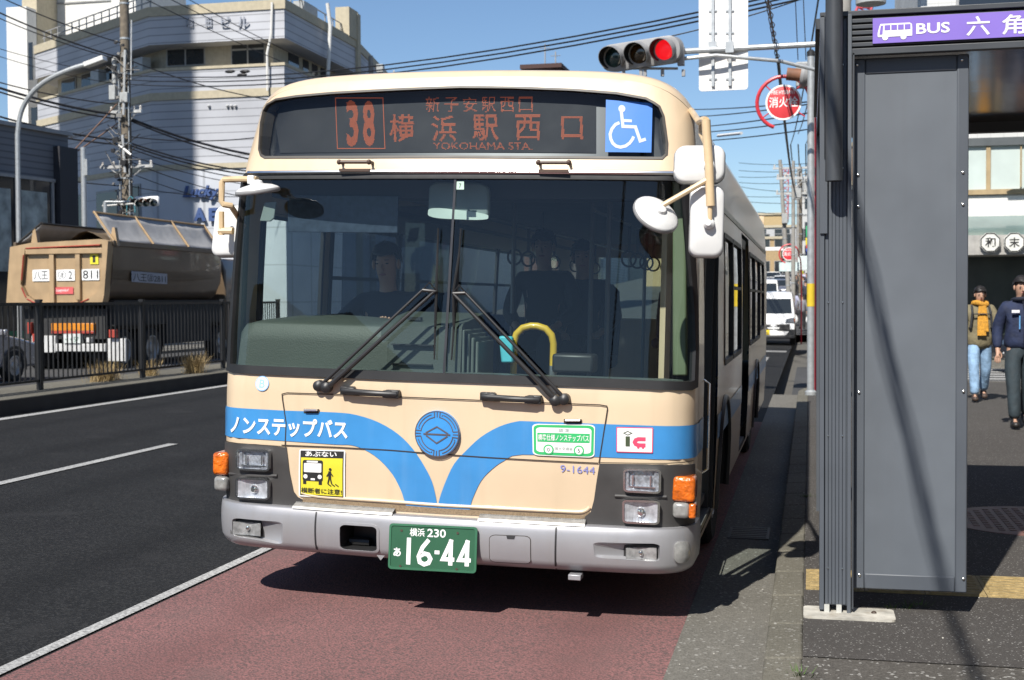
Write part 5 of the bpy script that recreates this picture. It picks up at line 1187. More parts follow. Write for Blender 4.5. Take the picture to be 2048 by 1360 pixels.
# beam with ribs, stop name board, roof
mb = MB(); mb.bb((x1, SY+.03, 2.80), (2.3, SY+.10, 2.975)); zt_ = 2.975
for i in range(5): mb.bb((x1, SY+.004, 2.83+.028*i), (2.3, SY+.032, 2.83+.028*i+.020))
mb.bb((x0, SY+.0, 2.975), (2.32, SY+.14, 3.0)); mb.bb((x1, SY+.0, 2.79), (2.3, SY+.032, 2.822)); mb.build('fascia_beam', shd, sh, bev=.003)
mb = MB(); mb.bb((x1+.004, SY+.0, .15), (x1+.012, SY+.03, 2.80)); mb.build('corner_trim', shd, sh, smooth=False)
sx0, sx1 = .287, 2.25; sb0 = MB().bb((sx0, SY-.012, 2.838), (sx1, SY-.001, 2.956)).build('stop_name_board', purp, sh, smooth=False)
fs_ = Flat((sx0, SY-.012, 2.838), (1, 0, 0), (0, 0, 1)); W_, H_ = 1.0, .118; d = Dec(fs_, [(0, H_), (W_, H_), (W_, 0), (0, 0)], .002)
def X(px): return (lo(px, 60).x-sx0)/W_
d.text('BUS', X(1832), .29, X(1899), .71, whitem, .022).text('六', X(1932), .13, X(1979), .88, whitem, .012).text('角', X(2003), .13, X(2049), .90, whitem, .012).text('橋', X(2074), .13, X(2121), .90, whitem, .012)
bx0, bx1 = X(1755), X(1824); bw = bx1-bx0
d.poly([(bx0+bw*x, y) for x, y in ((.08, .24), (.93, .24), (.99, .30), (1.0, .42), (1.0, .76), (.02, .76), (0, .72), (.0, .60), (.05, .34))], whitem)
d.poly(circ(bx0+bw*.22, .78, .0135, 14, .115), whitem).poly(circ(bx0+bw*.75, .78, .0135, 14, .115), whitem)
d.up()
for i in range(4): d.rect(bx0+bw*(.20+.195*i), .30, bx0+bw*(.365+.195*i), .50, purp)
d.poly([(bx0+bw*x, y) for x, y in ((.09, .31), (.16, .31), (.14, .66), (.05, .66))], purp); d.build('board_lettering', sb0)
roofm = mat('shelter_ceiling', (.035, .028, .024), .12, var=.1, vs=3, bump=.15, bs=1.5)
mb = MB(); mb.bb((x0, SY+.14, 2.86), (2.3, 9.65, 2.885)); mb.build('ceiling', roofm, sh, smooth=False)
mb = MB(); mb.bb((x0-.02, SY+.14, 2.95), (2.32, 9.7, 3.0)); mb.bb((x0, 9.6, 2.79), (2.3, 9.68, 2.95)); mb.bb((x0, SY+.14, 2.79), (x0+.06, 9.6, 2.95)); mb.build('roof', shd, sh, smooth=False)
mb = MB(); mb.bb((2.12, SY+.0, .12), (2.27, SY+.14, 2.8)); mb.bb((2.12, 9.5, .12), (2.27, 9.64, 2.8)); mb.build('post', shm, sh, smooth=False)
for x in (x0,): MB().bb((x, 9.5, .12), (x+.12, 9.64, 2.8)).build('post', shm, sh, smooth=False)
mb = MB()
for zz in (.35, .9, 1.45): mb.bb((2.17, SY+.14, zz), (2.2, 9.5, zz+.05))
mb.build('back_rail', shd, sh, smooth=False)
# ------------------------------------------------------------------ poles, signal, signs
galv = mat('galvanised', (.42, .44, .45), .42, metal=.45, var=.12, vs=14); whs = mat('sign_back', (.72, .71, .69), .45, var=.06, vs=2); greys = mat('signal_grey', (.27, .27, .275), .45, var=.12, vs=5, streak=.3, dirt=(.33, .29, .24))
g = thing('steel_pole', 'slim galvanised pole with black cap and yellow band at the pavement corner', 'pole', (.012, 21.0, .12))
MB().tube([(0, 0, 0), (0, 0, 5.33)], .058, 14).build('shaft', galv, g); MB().lathe([(.064, 5.31), (.064, 5.38), (.03, 5.41), (.001, 5.41)], n=14).build('cap', blkp, g)
zy = aY(1629, 590, 21).z-.12; MB().lathe([(.062, zy-.18), (.062, zy+.18)], n=14, caps=False).build('yellow_band', mat('band_yellow', (.62, .45, .03), .5), g)
MB().lathe([(.09, 0), (.09, .05), (.06, .08)], n=14).build('base', galv, g)
spole = thing('signal_pole', 'tall signal mast behind the shelter carrying a long horizontal arm', 'signal pole', (.33, 20.0, .12))
MB().tube([(0, 0, 0), (0, 0, 7.0)], [.11, .085], 16).build('shaft', galv, spole)
aL, aR = aY(1362, 103, 19.6), aY(1640, 88, 20.0)
L0 = lambda p: Vector(p)-spole.location
mb = MB(); mb.tube([L0(aL), L0(aR), (0, 0, 5.42)], .045, 10); mb.build('arm', galv, spole)
b1 = aY(1432, 108, 19.6); mb = MB(); mb.tube([L0(aL)+Vector((0, 0, -.11)), L0(b1)+Vector((0, 0, -.02)), L0(aY(1560, 122, 19.8)), (0, 0, 4.85)], .028, 8); mb.build('brace', galv, spole)
sg = thing('traffic_signal', 'horizontal traffic signal showing red at the end of the mast arm', 'traffic signal', aY(1290, 113, 19.5)); 
th_ = .09
def sgl(px, py, dy=0): return aY(px, py, 19.5+dy)-sg.location
psi = R_(13); Fs_ = Vector((-math.sin(psi), -math.cos(psi), -.12)).normalized(); ax = Vector((math.cos(psi), -math.sin(psi), .055)).normalized(); up_ = ax.cross(-Fs_).normalized()
Ms = Matrix((ax, -Fs_, up_)).transposed(); c1 = sgl(1283, 108); c0, c2 = c1-ax*.40, c1+ax*.40
P = rrect(-.63, -.20, .63, .20, .18, 6); rings_ = [[c1+Ms @ Vector((p[0]*k_, y, p[1]*k_)) for p in P] for y, k_ in ((-.10, .93), (-.09, 1), (.12, 1), (.17, .9), (.19, .7))]
MB().loft(rings_).build('housing', greys, sg)
sgr = mat('signal_off_green', (.012, .035, .035), .15, coat=1); sgy = mat('signal_off_amber', (.045, .022, .006), .15, coat=1)
redl = mat('signal_red', (.75, .008, .014), .3, var=.35, vs=14, em=.75); vin = mat('visor_inside', (.012, .012, .012), .7)
for c, m_, nm in ((c0, sgr, 'green_lens'), (c1, sgy, 'amber_lens'), (c2, redl, 'red_lens')):
    M = Matrix.Translation(c) @ Ms.to_4x4() @ Matrix.Translation((0, -.10, 0)) @ Matrix.Rotation(R_(90), 4, 'X')
    MB().lathe([(.155, -.01), (.135, .012), (.08, .026), (.001, .03)], M, 28).build(nm, m_, sg)
    nv = 28; ro, ri = [], []
    for i in range(nv+1):
        a = R_(-52+284*i/nv); L_ = .06+.20*max(0, math.sin(R_(180*i/nv)))**.7
        for rr, dst in ((.178, ro), (.170, ri)): dst.append((c+Ms @ Vector((rr*math.cos(a), -.10, rr*math.sin(a))), c+Ms @ Vector((rr*math.cos(a), -.10-L_, rr*math.sin(a)-.02))))
    vo_ = MB().loft([[p[1] for p in ri], [p[1] for p in ro], [p[0] for p in ro]], closed=False, caps=False).build('visor', greys, sg)
    MB().loft([[p[0] for p in ri], [p[1] for p in ri]], closed=False, caps=False).build('visor_lining', vin, vo_)
mb = MB(); mb.tube([sgl(1262, 137), sgl(1356, 137)], .02, 8)
for px in (1247, 1282, 1290, 1325, 1367): mb.box(sgl(px, 146), (.05, .05, .10))
for px in (1362,): mb.box(sgl(px, 112), (.10, .12, .28))
mb.build('bracket', greys, sg, bev=.004)
ws_ = thing('traffic_sign', 'large white rectangular sign seen from the back on the mast arm', 'sign', aY(1447, 90, 19.8))
S0 = ws_.location.copy(); q0, q1 = aY(1398, 183, 19.8)-S0, aY(1496, -12, 19.8)-S0
MB().prism(rrect(q0.x, q0.z, q1.x, q1.z, .05), Matrix.Rotation(R_(90), 4, 'X') @ Matrix.Translation((0, 0, -.01)), .02).build('board', whs, ws_, smooth=False)
for px in (1426, 1460):
    x = (aY(px, 90, 19.8)-S0).x; MB().bb((x-.022, -.05, q0.z+.06), (x+.022, -.012, q1.z)).build('rail', galv, ws_, smooth=False)
mb = MB()
for px in (1426, 1460):
    x = (aY(px, 90, 19.8)-S0).x
    for py in (22, 66, 158): z = (aY(px, py, 19.8)-S0).z; MB().bb((x-.06, -.03, z-.012), (x+.06, -.012, z+.012)).build('rail_bolt', galv, ws_, smooth=False)
    z = (aY(px, 97, 19.8)-S0).z; MB().bb((x-.06, -.12, z-.08), (x+.06, -.05, z+.08)).build('clamp', galv, ws_, smooth=False)
# hydrant signs
redp = mat('hydrant_red', (.52, .030, .045), .4, var=.12, vs=20)
def hydrant(loc, lab, plate=False):
    o = thing('fire_hydrant_sign', lab, 'sign', loc, 0, 'fire hydrant signs')
    R0_ = .42; pts = [(0.55, 0, -4.7+.12-.0), (0.55, 0, -.35)]
    arc = [(.42*math.cos(R_(a))+.0, 0, .42*math.sin(R_(a))) for a in range(-15, 256, 12)]
    MB().tube([(.52, .03, -4.65), (.52, .03, -.9), (.50, .02, -.35), (.47, .0, -.15)]+arc, .03, 8).build('hook_pole', redp, o)
    M = Matrix.Rotation(R_(90), 4, 'X'); MB().lathe([(.285, -.012), (.285, .01), (.28, .012), (.001, .0125)], M, 36).build('disc', mat('hydrant_disc', (.62, .045, .055), .4, var=.06), o)
    f_ = Flat((0, -.0125, 0), (1, 0, 0), (0, 0, 1)); d = Dec(f_, [(-.285, .285), (.285, .285), (.285, -.285), (-.285, -.285)], .003)
    d.line([(.5+.475*math.cos(R_(a)), .5+.475*math.sin(R_(a))) for a in range(0, 360, 10)], .05, whitem, closed=True); d.text('FIRE HYDRANT', .17, .16, .83, .27, whitem, .01).text('消火栓', .10, .34, .90, .64, whitem, .014); d.build('disc_lettering', o)
    mb = MB()
    for a in (45, 135, 215, 325): mb.tube([(.27*math.cos(R_(a)), .005, .27*math.sin(R_(a))), (.41*math.cos(R_(a)), .005, .41*math.sin(R_(a)))], .011, 6)
    mb.build('spoke', redp, o)
    if plate: MB().bb((-.42, -.02, -.75), (.42, .0, -.36)).build('advert_plate', mat('plate_pale', (.55, .66, .66), .5, var=.15, vs=6), o, smooth=False)
    return o
hydrant(aY(1567, 205, 21.5), 'near red round fire hydrant sign on a hooked red pole by the signal')
hydrant(aY(1578, 508, 58), 'distant red round hydrant sign with a pale plate below it', True)
ss = thing('pedestrian_signal', 'white round signal seen from the side with a rusty brown visor', 'traffic signal', aY(1608, 151, 21.2))
MB().lathe([(.001, .12), (.10, .11), (.17, .06), (.19, 0), (.17, -.05)], Matrix.Rotation(R_(100), 4, 'Y'), 20).build('housing', greys, ss)
MB().lathe([(.10, .04), (.10, .27), (.09, .27), (.09, .04)], Matrix.Rotation(R_(-82), 4, 'Y'), 18, caps=False).build('visor', mat('rust_brown', (.20, .09, .05), .7, var=.3), ss)
# utility poles with arms and boxes
conc = mat('pole_concrete', (.27, .26, .24), .85, var=.15, vs=6, streak=.35, dirt=(.13, .12, .11)); pold = mat('pole_weathered', (.15, .125, .095), .9, var=.3, vs=8, streak=.6, dirt=(.06, .05, .04)); boxg = mat('box_grey', (.33, .34, .34), .5, var=.15)
insul = mat('insulator', (.55, .52, .48), .3)
def upole(lab, loc, h, r=.17, m=None, arms=((.95, 1.6),), boxes=(), lean=(0, 0), rzv=0):
    o = thing('utility_pole', lab, 'utility pole', loc, rzv); MB().tube([(0, 0, 0), (lean[0]*.5, lean[1]*.5, h*.5), (lean[0], lean[1], h)], [r, r*.85, r*.68], 14).build('shaft', m or conc, o)
    mb = MB(); mi = MB()
    for fz_, L_ in arms:
        z = h*fz_; mb.bb((-L_/2, -.05, z-.05), (L_/2, .05, z+.05)); mb.tube([(0, 0, z-.5), (L_*.35, 0, z)], .018, 5); mb.tube([(0, 0, z-.5), (-L_*.35, 0, z)], .018, 5)
        for x in (-L_*.46, -L_*.25, L_*.25, L_*.46): MB().lathe([(.035, 0), (.05, .04), (.03, .07), (.05, .10), (.02, .15)], Matrix.Translation((x, 0, z+.05)), 8).build('insulator', insul, o)
    if arms: mb.build('crossarm', mat('arm_steel', (.48, .48, .47), .45, metal=.3, var=.15), o)
    for (x, y, z, sx_, sy_, sz_) in boxes:
        if sx_ == sy_: MB().lathe([(.001, sz_/2+.03), (sx_/2*.6, sz_/2), (sx_/2, sz_/2-.05), (sx_/2, -sz_/2), (.001, -sz_/2)], Matrix.Translation((x, y, z)), 16).build('transformer', boxg, o)
        else: MB().box((x, y, z), (sx_, sy_, sz_)).build('equipment_box', boxg, o, bev=.02)
    mb = MB()
    for i in range(int(h/1.2)): a = i*2.4; mb.lathe([(r*1.04*(1-.32*(i*1.2+1)/h)+.01, -.03), (r*1.04*(1-.32*(i*1.2+1)/h)+.01, .03)], Matrix.Translation((lean[0]*(i*1.2+1)/h, lean[1]*(i*1.2+1)/h, i*1.2+1)), 12, caps=False)
    mb.build('band', galv, o)
    return o
cabk = mat('cable_black', (.012, .012, .014), .5, var=.1); lp = aY(255, 430, 41); PU = upole('weathered brown utility pole crowded with cables beside the dump truck', (lp.x, 41, .13), 13.5, .215, pold, arms=((.46, 2.0), (.60, 1.2)), boxes=((-.33, -.25, aY(238, 195, 41).z, .24, .2, .5), (.1, -.25, aY(258, 205, 41).z, .3, .2, .35), (-.36, -.1, aY(234, 150, 41).z, .16, .16, .9)))
mb = MB(); zz = aY(255, 300, 41).z
for (px0, py0, px1, py1, r) in ((205, 412, 300, 405, .035), (250, 345, 245, 270, .05), (262, 160, 263, 40, .025), (247, 230, 250, 100, .045), (238, 290, 262, 310, .05)): p, q = aY(px0, py0, 40.7), aY(px1, py1, 40.7); mb.tube([p-PU.location, q-PU.location], r, 6)
mb.build('bracket', MATS['arm_steel'], PU)
rnd = random.Random(7); fitm = mat('fitting_dull', (.20, .195, .185), .6, metal=.2); mb = MB(); md = MB(); mw = MB()
for i in range(46):                               # clamps, splice boxes and cable loops crowded round the shaft
    z = rnd.uniform(4.2, 10.6); x = max(-.36, min(.36, rnd.gauss(0, .2))); s1 = rnd.uniform(.04, .11)
    MB().box((x, -.24-rnd.uniform(0, .12), z), (s1*rnd.uniform(.6, 2.2), .08, s1*rnd.uniform(.6, 1.8)), Matrix.Rotation(rnd.uniform(-.6, .6), 3, 'Y')).build('clamp' if i % 3 else 'splice_box', fitm if i % 2 else cabk, PU, smooth=False)
for i in range(16):
    z = rnd.uniform(5, 10); a0 = Vector((rnd.uniform(-.7, -.1), -.25, z)); a1 = Vector((rnd.uniform(.1, .7), -.25, z+rnd.uniform(-.6, .6))); md.tube([a0, (a0+a1)/2+Vector((0, -.1, -rnd.uniform(.1, .5))), a1], .018, 5)
for x in (-.16, .2): mw.tube([(x, -.2, 3.5), (x+.02, -.2, 9.5)], .022, 5)
md.build('jumper_cables', cabk, PU); mw.build('conduit', galv, PU)
mc = MB(); mc.tube([(.30+.16*math.cos(a), -.3, 4.6+.55*math.sin(a)) for a in np.linspace(0, 5.8, 16)], .022, 5); mc.build('cable_coil', mat('coil_teal', (.05, .20, .24), .6), PU)
upole('grey concrete utility pole above the shelter roof with a long white crossarm', (.55, 23.0, .12), 10.5, .16, conc, arms=((.735, 2.2), (.66, 1.1)), boxes=((.45, 0, 6.9, .5, .5, .8), (-.62, 0, 5.35, .34, .3, .42)))
upole('leaning concrete pole far down the kerb side', (-.95, 68, .12), 8.6, .13, conc, arms=((.95, 1.8), (.80, 1.5)), boxes=((.3, -.2, 6.9, .4, .4, .7), (-.3, -.2, 5.6, .3, .25, .5)), lean=(-.55, 0))
upole('plain grey pole beside the distant hydrant sign', (-.70, 57, .12), 7.4, .10, conc, arms=((.9, 1.4),), boxes=((.2, -.2, 6.0, .28, .24, .4),))
upole('dark slim pole far along the street behind the van', (-.55, 80, .9), 8.6, .12, pold, arms=((.93, 1.6), (.82, 1.6)), boxes=((.35, -.2, 7.4, .5, .5, .9),))
upole('farthest concrete pole at the end of the street', (-.9, 105, 1.9), 10.0, .16, conc, arms=((.95, 2.0), (.86, 1.8), (.78, 1.4)), boxes=((.4, -.2, 8.6, .5, .5, .9),))
lt = aY(742, 150, 66); 
# left street lamp
sl_ = aY(36, 470, 33); lamp_o = thing('street_lamp', 'grey curved street lamp rising behind the dump truck at the far left', 'street lamp', (sl_.x, 33, .13))
tp = [aY(*p, 33)-lamp_o.location for p in ((36, 470), (35, 270), (42, 225), (62, 188), (95, 160), (140, 139), (176, 128))]
MB().tube([(tp[0].x, 0, 0)]+smooth_poly([tuple(t) for t in tp[1:]], 4) if False else [(0, 0, 0)]+[Vector(p) for p in smooth_poly([tuple(t) for t in tp[1:]], 4)], .07, 10).build('arm_pole', galv, lamp_o)
a, b = aY(173, 130, 33)-lamp_o.location, aY(208, 117, 33)-lamp_o.location; mb = MB(); dr = (b-a).normalized(); mb.box((a+b)/2, ((b-a).length*1.1, .26, .14), Matrix.Rotation(-math.atan2(dr.z, dr.x), 3, 'Y')); mb.build('lamp_head', mat('lamp_white', (.62, .62, .6), .4), lamp_o, bev=.02)
p = aY(168, 400, 37); o = thing('steel_pole', 'short pale grey capped pole behind the dump truck', 'pole', (p.x, 37, .13)); zt2 = aY(168, 300, 37).z-.13
MB().tube([(0, 0, 0), (0, 0, zt2)], .085, 12).build('shaft', galv, o); MB().lathe([(.09, zt2), (.09, zt2+.08), (.001, zt2+.1)], n=12).build('cap', galv, o)
MB().box((.14, -.05, zt2-.55), (.12, .15, .5)).build('bracket', galv, o)
# far-left signal seen from its top
p = aY(292, 405, 36); o = thing('traffic_signal', 'small traffic signal with dark hoods peeking over the dump truck tarpaulin', 'traffic signal', p); mb = MB(); mb.box((0, .05, .04), (.82, .12, .30)); mb.build('housing', white_p, o, bev=.05)
for i in range(3):
    c = Vector((-.24+.25*i, -.02, -.02)); mb = MB(); mb.loft([[c+Vector((.13*math.cos(R_(a)), y, .13*math.sin(R_(a)))) for a in range(0, 181, 20)] for y in (0, -.25)], closed=False, caps=False); mb.build('visor', MATS['rust_brown'] if i == 1 else blkp, o)
    MB().lathe([(.11, 0), (.001, .01)], Matrix.Translation(c) @ Matrix.Rotation(R_(90), 4, 'X'), 14).build('lens', sgr, o)
MB().tube([(-1.4, .05, .06), (-.4, .05, .03)], .03, 8).build('arm', galv, o); MB().tube([(-1.4, .05, .06), (-1.4, .05, -p.z+.13)], .06, 8).build('shaft', galv, o)
# ------------------------------------------------------------------ dump truck across the median
tan = mat('truck_tan', (.36, .25, .14), .45, var=.14, vs=3, coat=.15, streak=.3, dirt=(.25, .17, .09)); tand = mat('truck_tan_shaded', (.105, .073, .045), .36, var=.15, vs=2, coat=.5, streak=.25, dirt=(.09, .065, .045))  # second tan is darkened: shade of the unlit hull and cab put into colour
chas = mat('chassis_black', (.02, .02, .02), .7, var=.3); tarp = mat('tarp_grey', (.36, .355, .35), .75, var=.12, vs=3, bump=.7, bs=3.5); tarpu = mat('tarp_under', (.05, .05, .055), .9); redt = mat('reflective_red', (.32, .045, .03), .4); soil = mat('soil', (.12, .085, .05), .95, var=.4, vs=5, bump=1, bs=8)
TY = 27.0; tk = thing('dump_truck', 'tan dump truck with open grey tarpaulin covers waiting beyond the median railing', 'truck', (-17, TY, .1)); TL_ = tk.location.copy()
T = lambda px, py, y=TY: aY(px, py, y)-TL_
P2 = lambda L: [(p.x, p.z) for p in (T(*q) for q in L)]
outer = P2([(12,612),(205,604),(208,590),(216,482),(200,478),(60,486),(20,494)]); gate = P2([(50,497),(204,488),(203,555),(193,585),(168,604),(78,609),(53,592),(41,568)])
fl = Flat((0, 0, 0), (1, 0, 0), (0, 0, 1))
rf = patch('tailgate_frame', tan, tk, fl, outer, [gate], g=.6, off=.0, base=-.25)
tg = patch('tailgate', tan, tk, fl, shrink(gate, .01), g=.6, off=-.10, base=-.2)
mb = MB()
for a, b in (((101,505),(101,606)), ((153,502),(153,600))): p, q = T(*a), T(*b); mb.bb((p.x-.06, .02, q.z), (p.x+.06, .11, p.z))
p, q = T(50, 498), T(204, 504); mb.bb((p.x, .0, q.z-.03), (q.x, .11, p.z)); mb.build('tailgate_rib', tan, tg, bev=.012)
def lblq(par, x0, y0, x1, y1, draw, name, yy=.005, base=whitem):
    a, b = T(x0, y0), T(x1, y1); f_ = Flat((a.x, yy, b.z), (1, 0, 0), (0, 0, 1)); W_, H_ = b.x-a.x, a.z-b.z; d = Dec(f_, [(0, H_), (W_, H_), (W_, 0), (0, 0)], .004); d.rect(0, 0, 1, 1, base); d.up(); draw(d); d.build(name, par)
lblq(tg, 61, 539, 95, 562, lambda d: d.text('八王', .08, .15, .92, .88, blackm, .01), 'number_lettering', .08)
lblq(tg, 109, 539, 146, 561, lambda d: (d.line([(.3+.2*math.cos(R_(a)), .5+.38*math.sin(R_(a))) for a in range(0, 360, 20)], .03, blackm, closed=True), d.text('建', .2, .26, .4, .74, blackm), d.text('2', .66, .15, .86, .85, blackm, .01)), 'number_lettering', .08)
lblq(tg, 160, 538, 195, 560, lambda d: d.text('811', .06, .12, .94, .88, blackm, .01), 'number_lettering', .08)
lblq(tg, 176, 503, 193, 528, lambda d: d.text('1', .32, .3, .65, .88, blackm, .03), 'yellow_number_plate', .085, yel)
lblq(tg, 106, 574, 143, 588, lambda d: d.text('Langendorf', .08, .25, .75, .75, whitem), 'maker_badge', .08, mat('badge_red', (.55, .10, .10), .5))
mb = MB()
for a, b in (((52,497),(200,490)), ((47,510),(43,560)), ((43,575),(52,595)), ((54,598),(74,608)), ((160,606),(178,598))): p, q = T(*a), T(*b); MB().tube([Vector((p.x, -.004, p.z)), Vector((q.x, -.004, q.z))], .018, 4).build('reflective_tape', redt, rf)
# tub: half-round hull behind the frame
zt0, zb0 = T(214, 482).z, T(205, 605).z; xr, xl = T(214, 482).x, T(20, 494).x
def tub_(y, k=1):
    cx = (xr+xl)/2; w_ = (xr-xl)/2; pr = [(-w_, zt0), (-w_*1.0, zt0-.55), (-w_*.97, zt0-.95), (-w_*.86, zb0+.15), (-w_*.6, zb0-.06), (w_*.6, zb0-.06), (w_*.86, zb0+.15), (w_*.97, zt0-.95), (w_*1.0, zt0-.55), (w_, zt0)]
    return [(cx+x*k, y, zt0+(z-zt0)*k) for x, z in pr]
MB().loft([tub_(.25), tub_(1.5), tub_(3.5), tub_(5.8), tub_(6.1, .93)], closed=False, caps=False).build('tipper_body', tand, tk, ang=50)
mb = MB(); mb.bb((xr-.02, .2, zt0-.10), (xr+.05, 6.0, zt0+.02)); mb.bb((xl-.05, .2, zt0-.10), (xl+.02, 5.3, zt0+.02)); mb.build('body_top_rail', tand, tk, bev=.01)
# label on the hull side
fs2 = Flat((xr+.006, 1.05, 0), (0, 1, 0), (0, 0, 1)); a, b = T(225, 538), T(281, 560); d = Dec(fs2, [(0, a.z-.02), (1.75, a.z-.06), (1.75, b.z-.06), (0, b.z-.02)], .012); d.rect(0, 0, 1, 1, mat('label_dim', (.35, .36, .40), .6)); d.up().text('八王㊟2811', .04, .14, .96, .9, blackm, .01); d.build('side_lettering', tk)
V3 = lambda p, y: Vector((p.x, y, p.z))
mb = MB(); N_ = 9; rows = []
for i in range(N_):
    for j in range(8):
        pass
grid = [[(xl+.15+(xr-xl-.3)*i/12, .3+4.8*j/8, zt0-.25+.42*math.exp(-((i-9)/3.2)**2)+.12*random.random()) for i in range(13)] for j in range(9)]
MB().loft(grid, closed=False, caps=False).build('soil_load', soil, tk, ang=80)
def tarp_sheet(edge0, edge1, y0, y1, name, ribm):
    a, b = edge0, edge1; mb = MB(); rows = []
    for j in range(17):
        y = y0+(y1-y0)*j/16; rows.append([(a.x+(b.x-a.x)*t+random.uniform(-.01, .01), y, a.z+(b.z-a.z)*t-.10*math.sin(math.pi*t)*(.4+.6*abs(math.sin(j*math.pi/16*3)))) for t in np.linspace(0, 1, 6)])
    mb.loft(rows, closed=False, caps=False); o = mb.build(name, tarp, tk, ang=70)
    s_ = o.modifiers.new('solid', 'SOLIDIFY'); s_.thickness = .012
    m2 = MB()
    for k_ in range(4): y = y0+(y1-y0)*k_/3; m2.tube([(a.x, y, a.z+.02), (b.x, y, b.z+.02)], .028, 6)
    m2.tube([(b.x, y0, b.z), (b.x, y1, b.z)], .03, 6); m2.build('tarp_rib', ribm, o); return o
tarp_sheet(Vector((xr, 0, zt0)), Vector((xr-.50, 0, T(205, 424, TY+.3).z)), .3, 5.9, 'tarpaulin_cover', mat('rib_tan', (.36, .24, .12), .5))
tarp_sheet(Vector((xl, 0, zt0)), Vector((xl+.62, 0, T(105, 446, TY+.3).z)), .35, 5.2, 'tarpaulin_cover', chas)
mb = MB(); 
for px in (52, 212): p = T(px, 480); mb.prism([(p.x-.1, zt0-.1), (p.x+.1, zt0-.1), (p.x+.03, zt0+.33), (p.x-.03, zt0+.33)], Matrix.Rotation(R_(90), 4, 'X') @ Matrix.Translation((0, 0, -.45)), .12)
mb.build('body_corner_post', tan, tk)
mb = MB(); mb.bb((-.5, .6, .75), (-.28, 7.2, 1.1)); mb.bb((.28, .6, .75), (.5, 7.2, 1.1)); mb.bb((-1.05, .3, .7), (1.05, .45, 1.4)); mb.bb((.75, 3.0, .5), (1.2, 5.4, 1.25)); mb.bb((.7, .5, 1.0), (1.18, 7.4, 1.6)); mb.bb((-1.0, .5, .9), (1.0, 7.4, 1.5)); mb.build('chassis', chas, tk, smooth=False)
rp = lambda x0, y0, x1, y1, yy, m, nm, bev=.01: (lambda a, b: MB().bb((a.x, yy, b.z), (b.x, yy+.12, a.z)).build(nm, m, tk, bev=bev))(T(x0, y0), T(x1, y1))
rp(90, 647, 178, 662, .25, mat('marker_amber', (.55, .20, .015), .35), 'reflector_panel'); rp(90, 662, 178, 668, .25, redt, 'reflector_strip')
whd = mat('truck_white', (.50, .50, .49), .5, var=.15, streak=.3)
rp(52, 672, 100, 706, .22, whd, 'rear_bumper'); rp(200, 678, 238, 724, .30, whd, 'mudguard'); rp(100, 688, 200, 704, .22, whd, 'rear_bumper'); rp(52, 708, 72, 726, .22, whd, 'mudguard')
rp(118, 668, 152, 687, .20, mat('truck_plate', (.55, .58, .56), .5), 'licence_plate', .002); lblq(tk, 118, 668, 152, 687, lambda d: d.text('・・57', .1, .35, .9, .9, mat('plate_text_green', (.04, .14, .08), .5)), 'plate_lettering', .19, mat('truck_plate', (.55, .58, .56), .5))
rp(44, 645, 52, 668, .2, redt, 'tail_lamp'); rp(54, 668, 64, 684, .2, redt, 'tail_lamp'); rp(208, 660, 222, 676, .2, redt, 'tail_lamp'); rp(160, 676, 172, 686, .2, whd, 'lamp')
for y in (1.0, 2.35, 6.2):
    for sd in (1, -1):
        wheel(tk, sd*1.0, y, .42, .50, .32, sd)
        if y < 5: wheel(tk, sd*.66, y, .42, .50, .28, sd)
mb = MB(); mb.loft([[(x*k_, y, z) for x, z in ((-1.2, .5), (1.2, .5), (1.2, 2.4), (1.05, 2.75), (-1.05, 2.75), (-1.2, 2.4))] for y, k_ in ((6.4, 1), (8.2, 1), (8.3, .97))]); mb.build('cab', tand, tk, bev=.04)
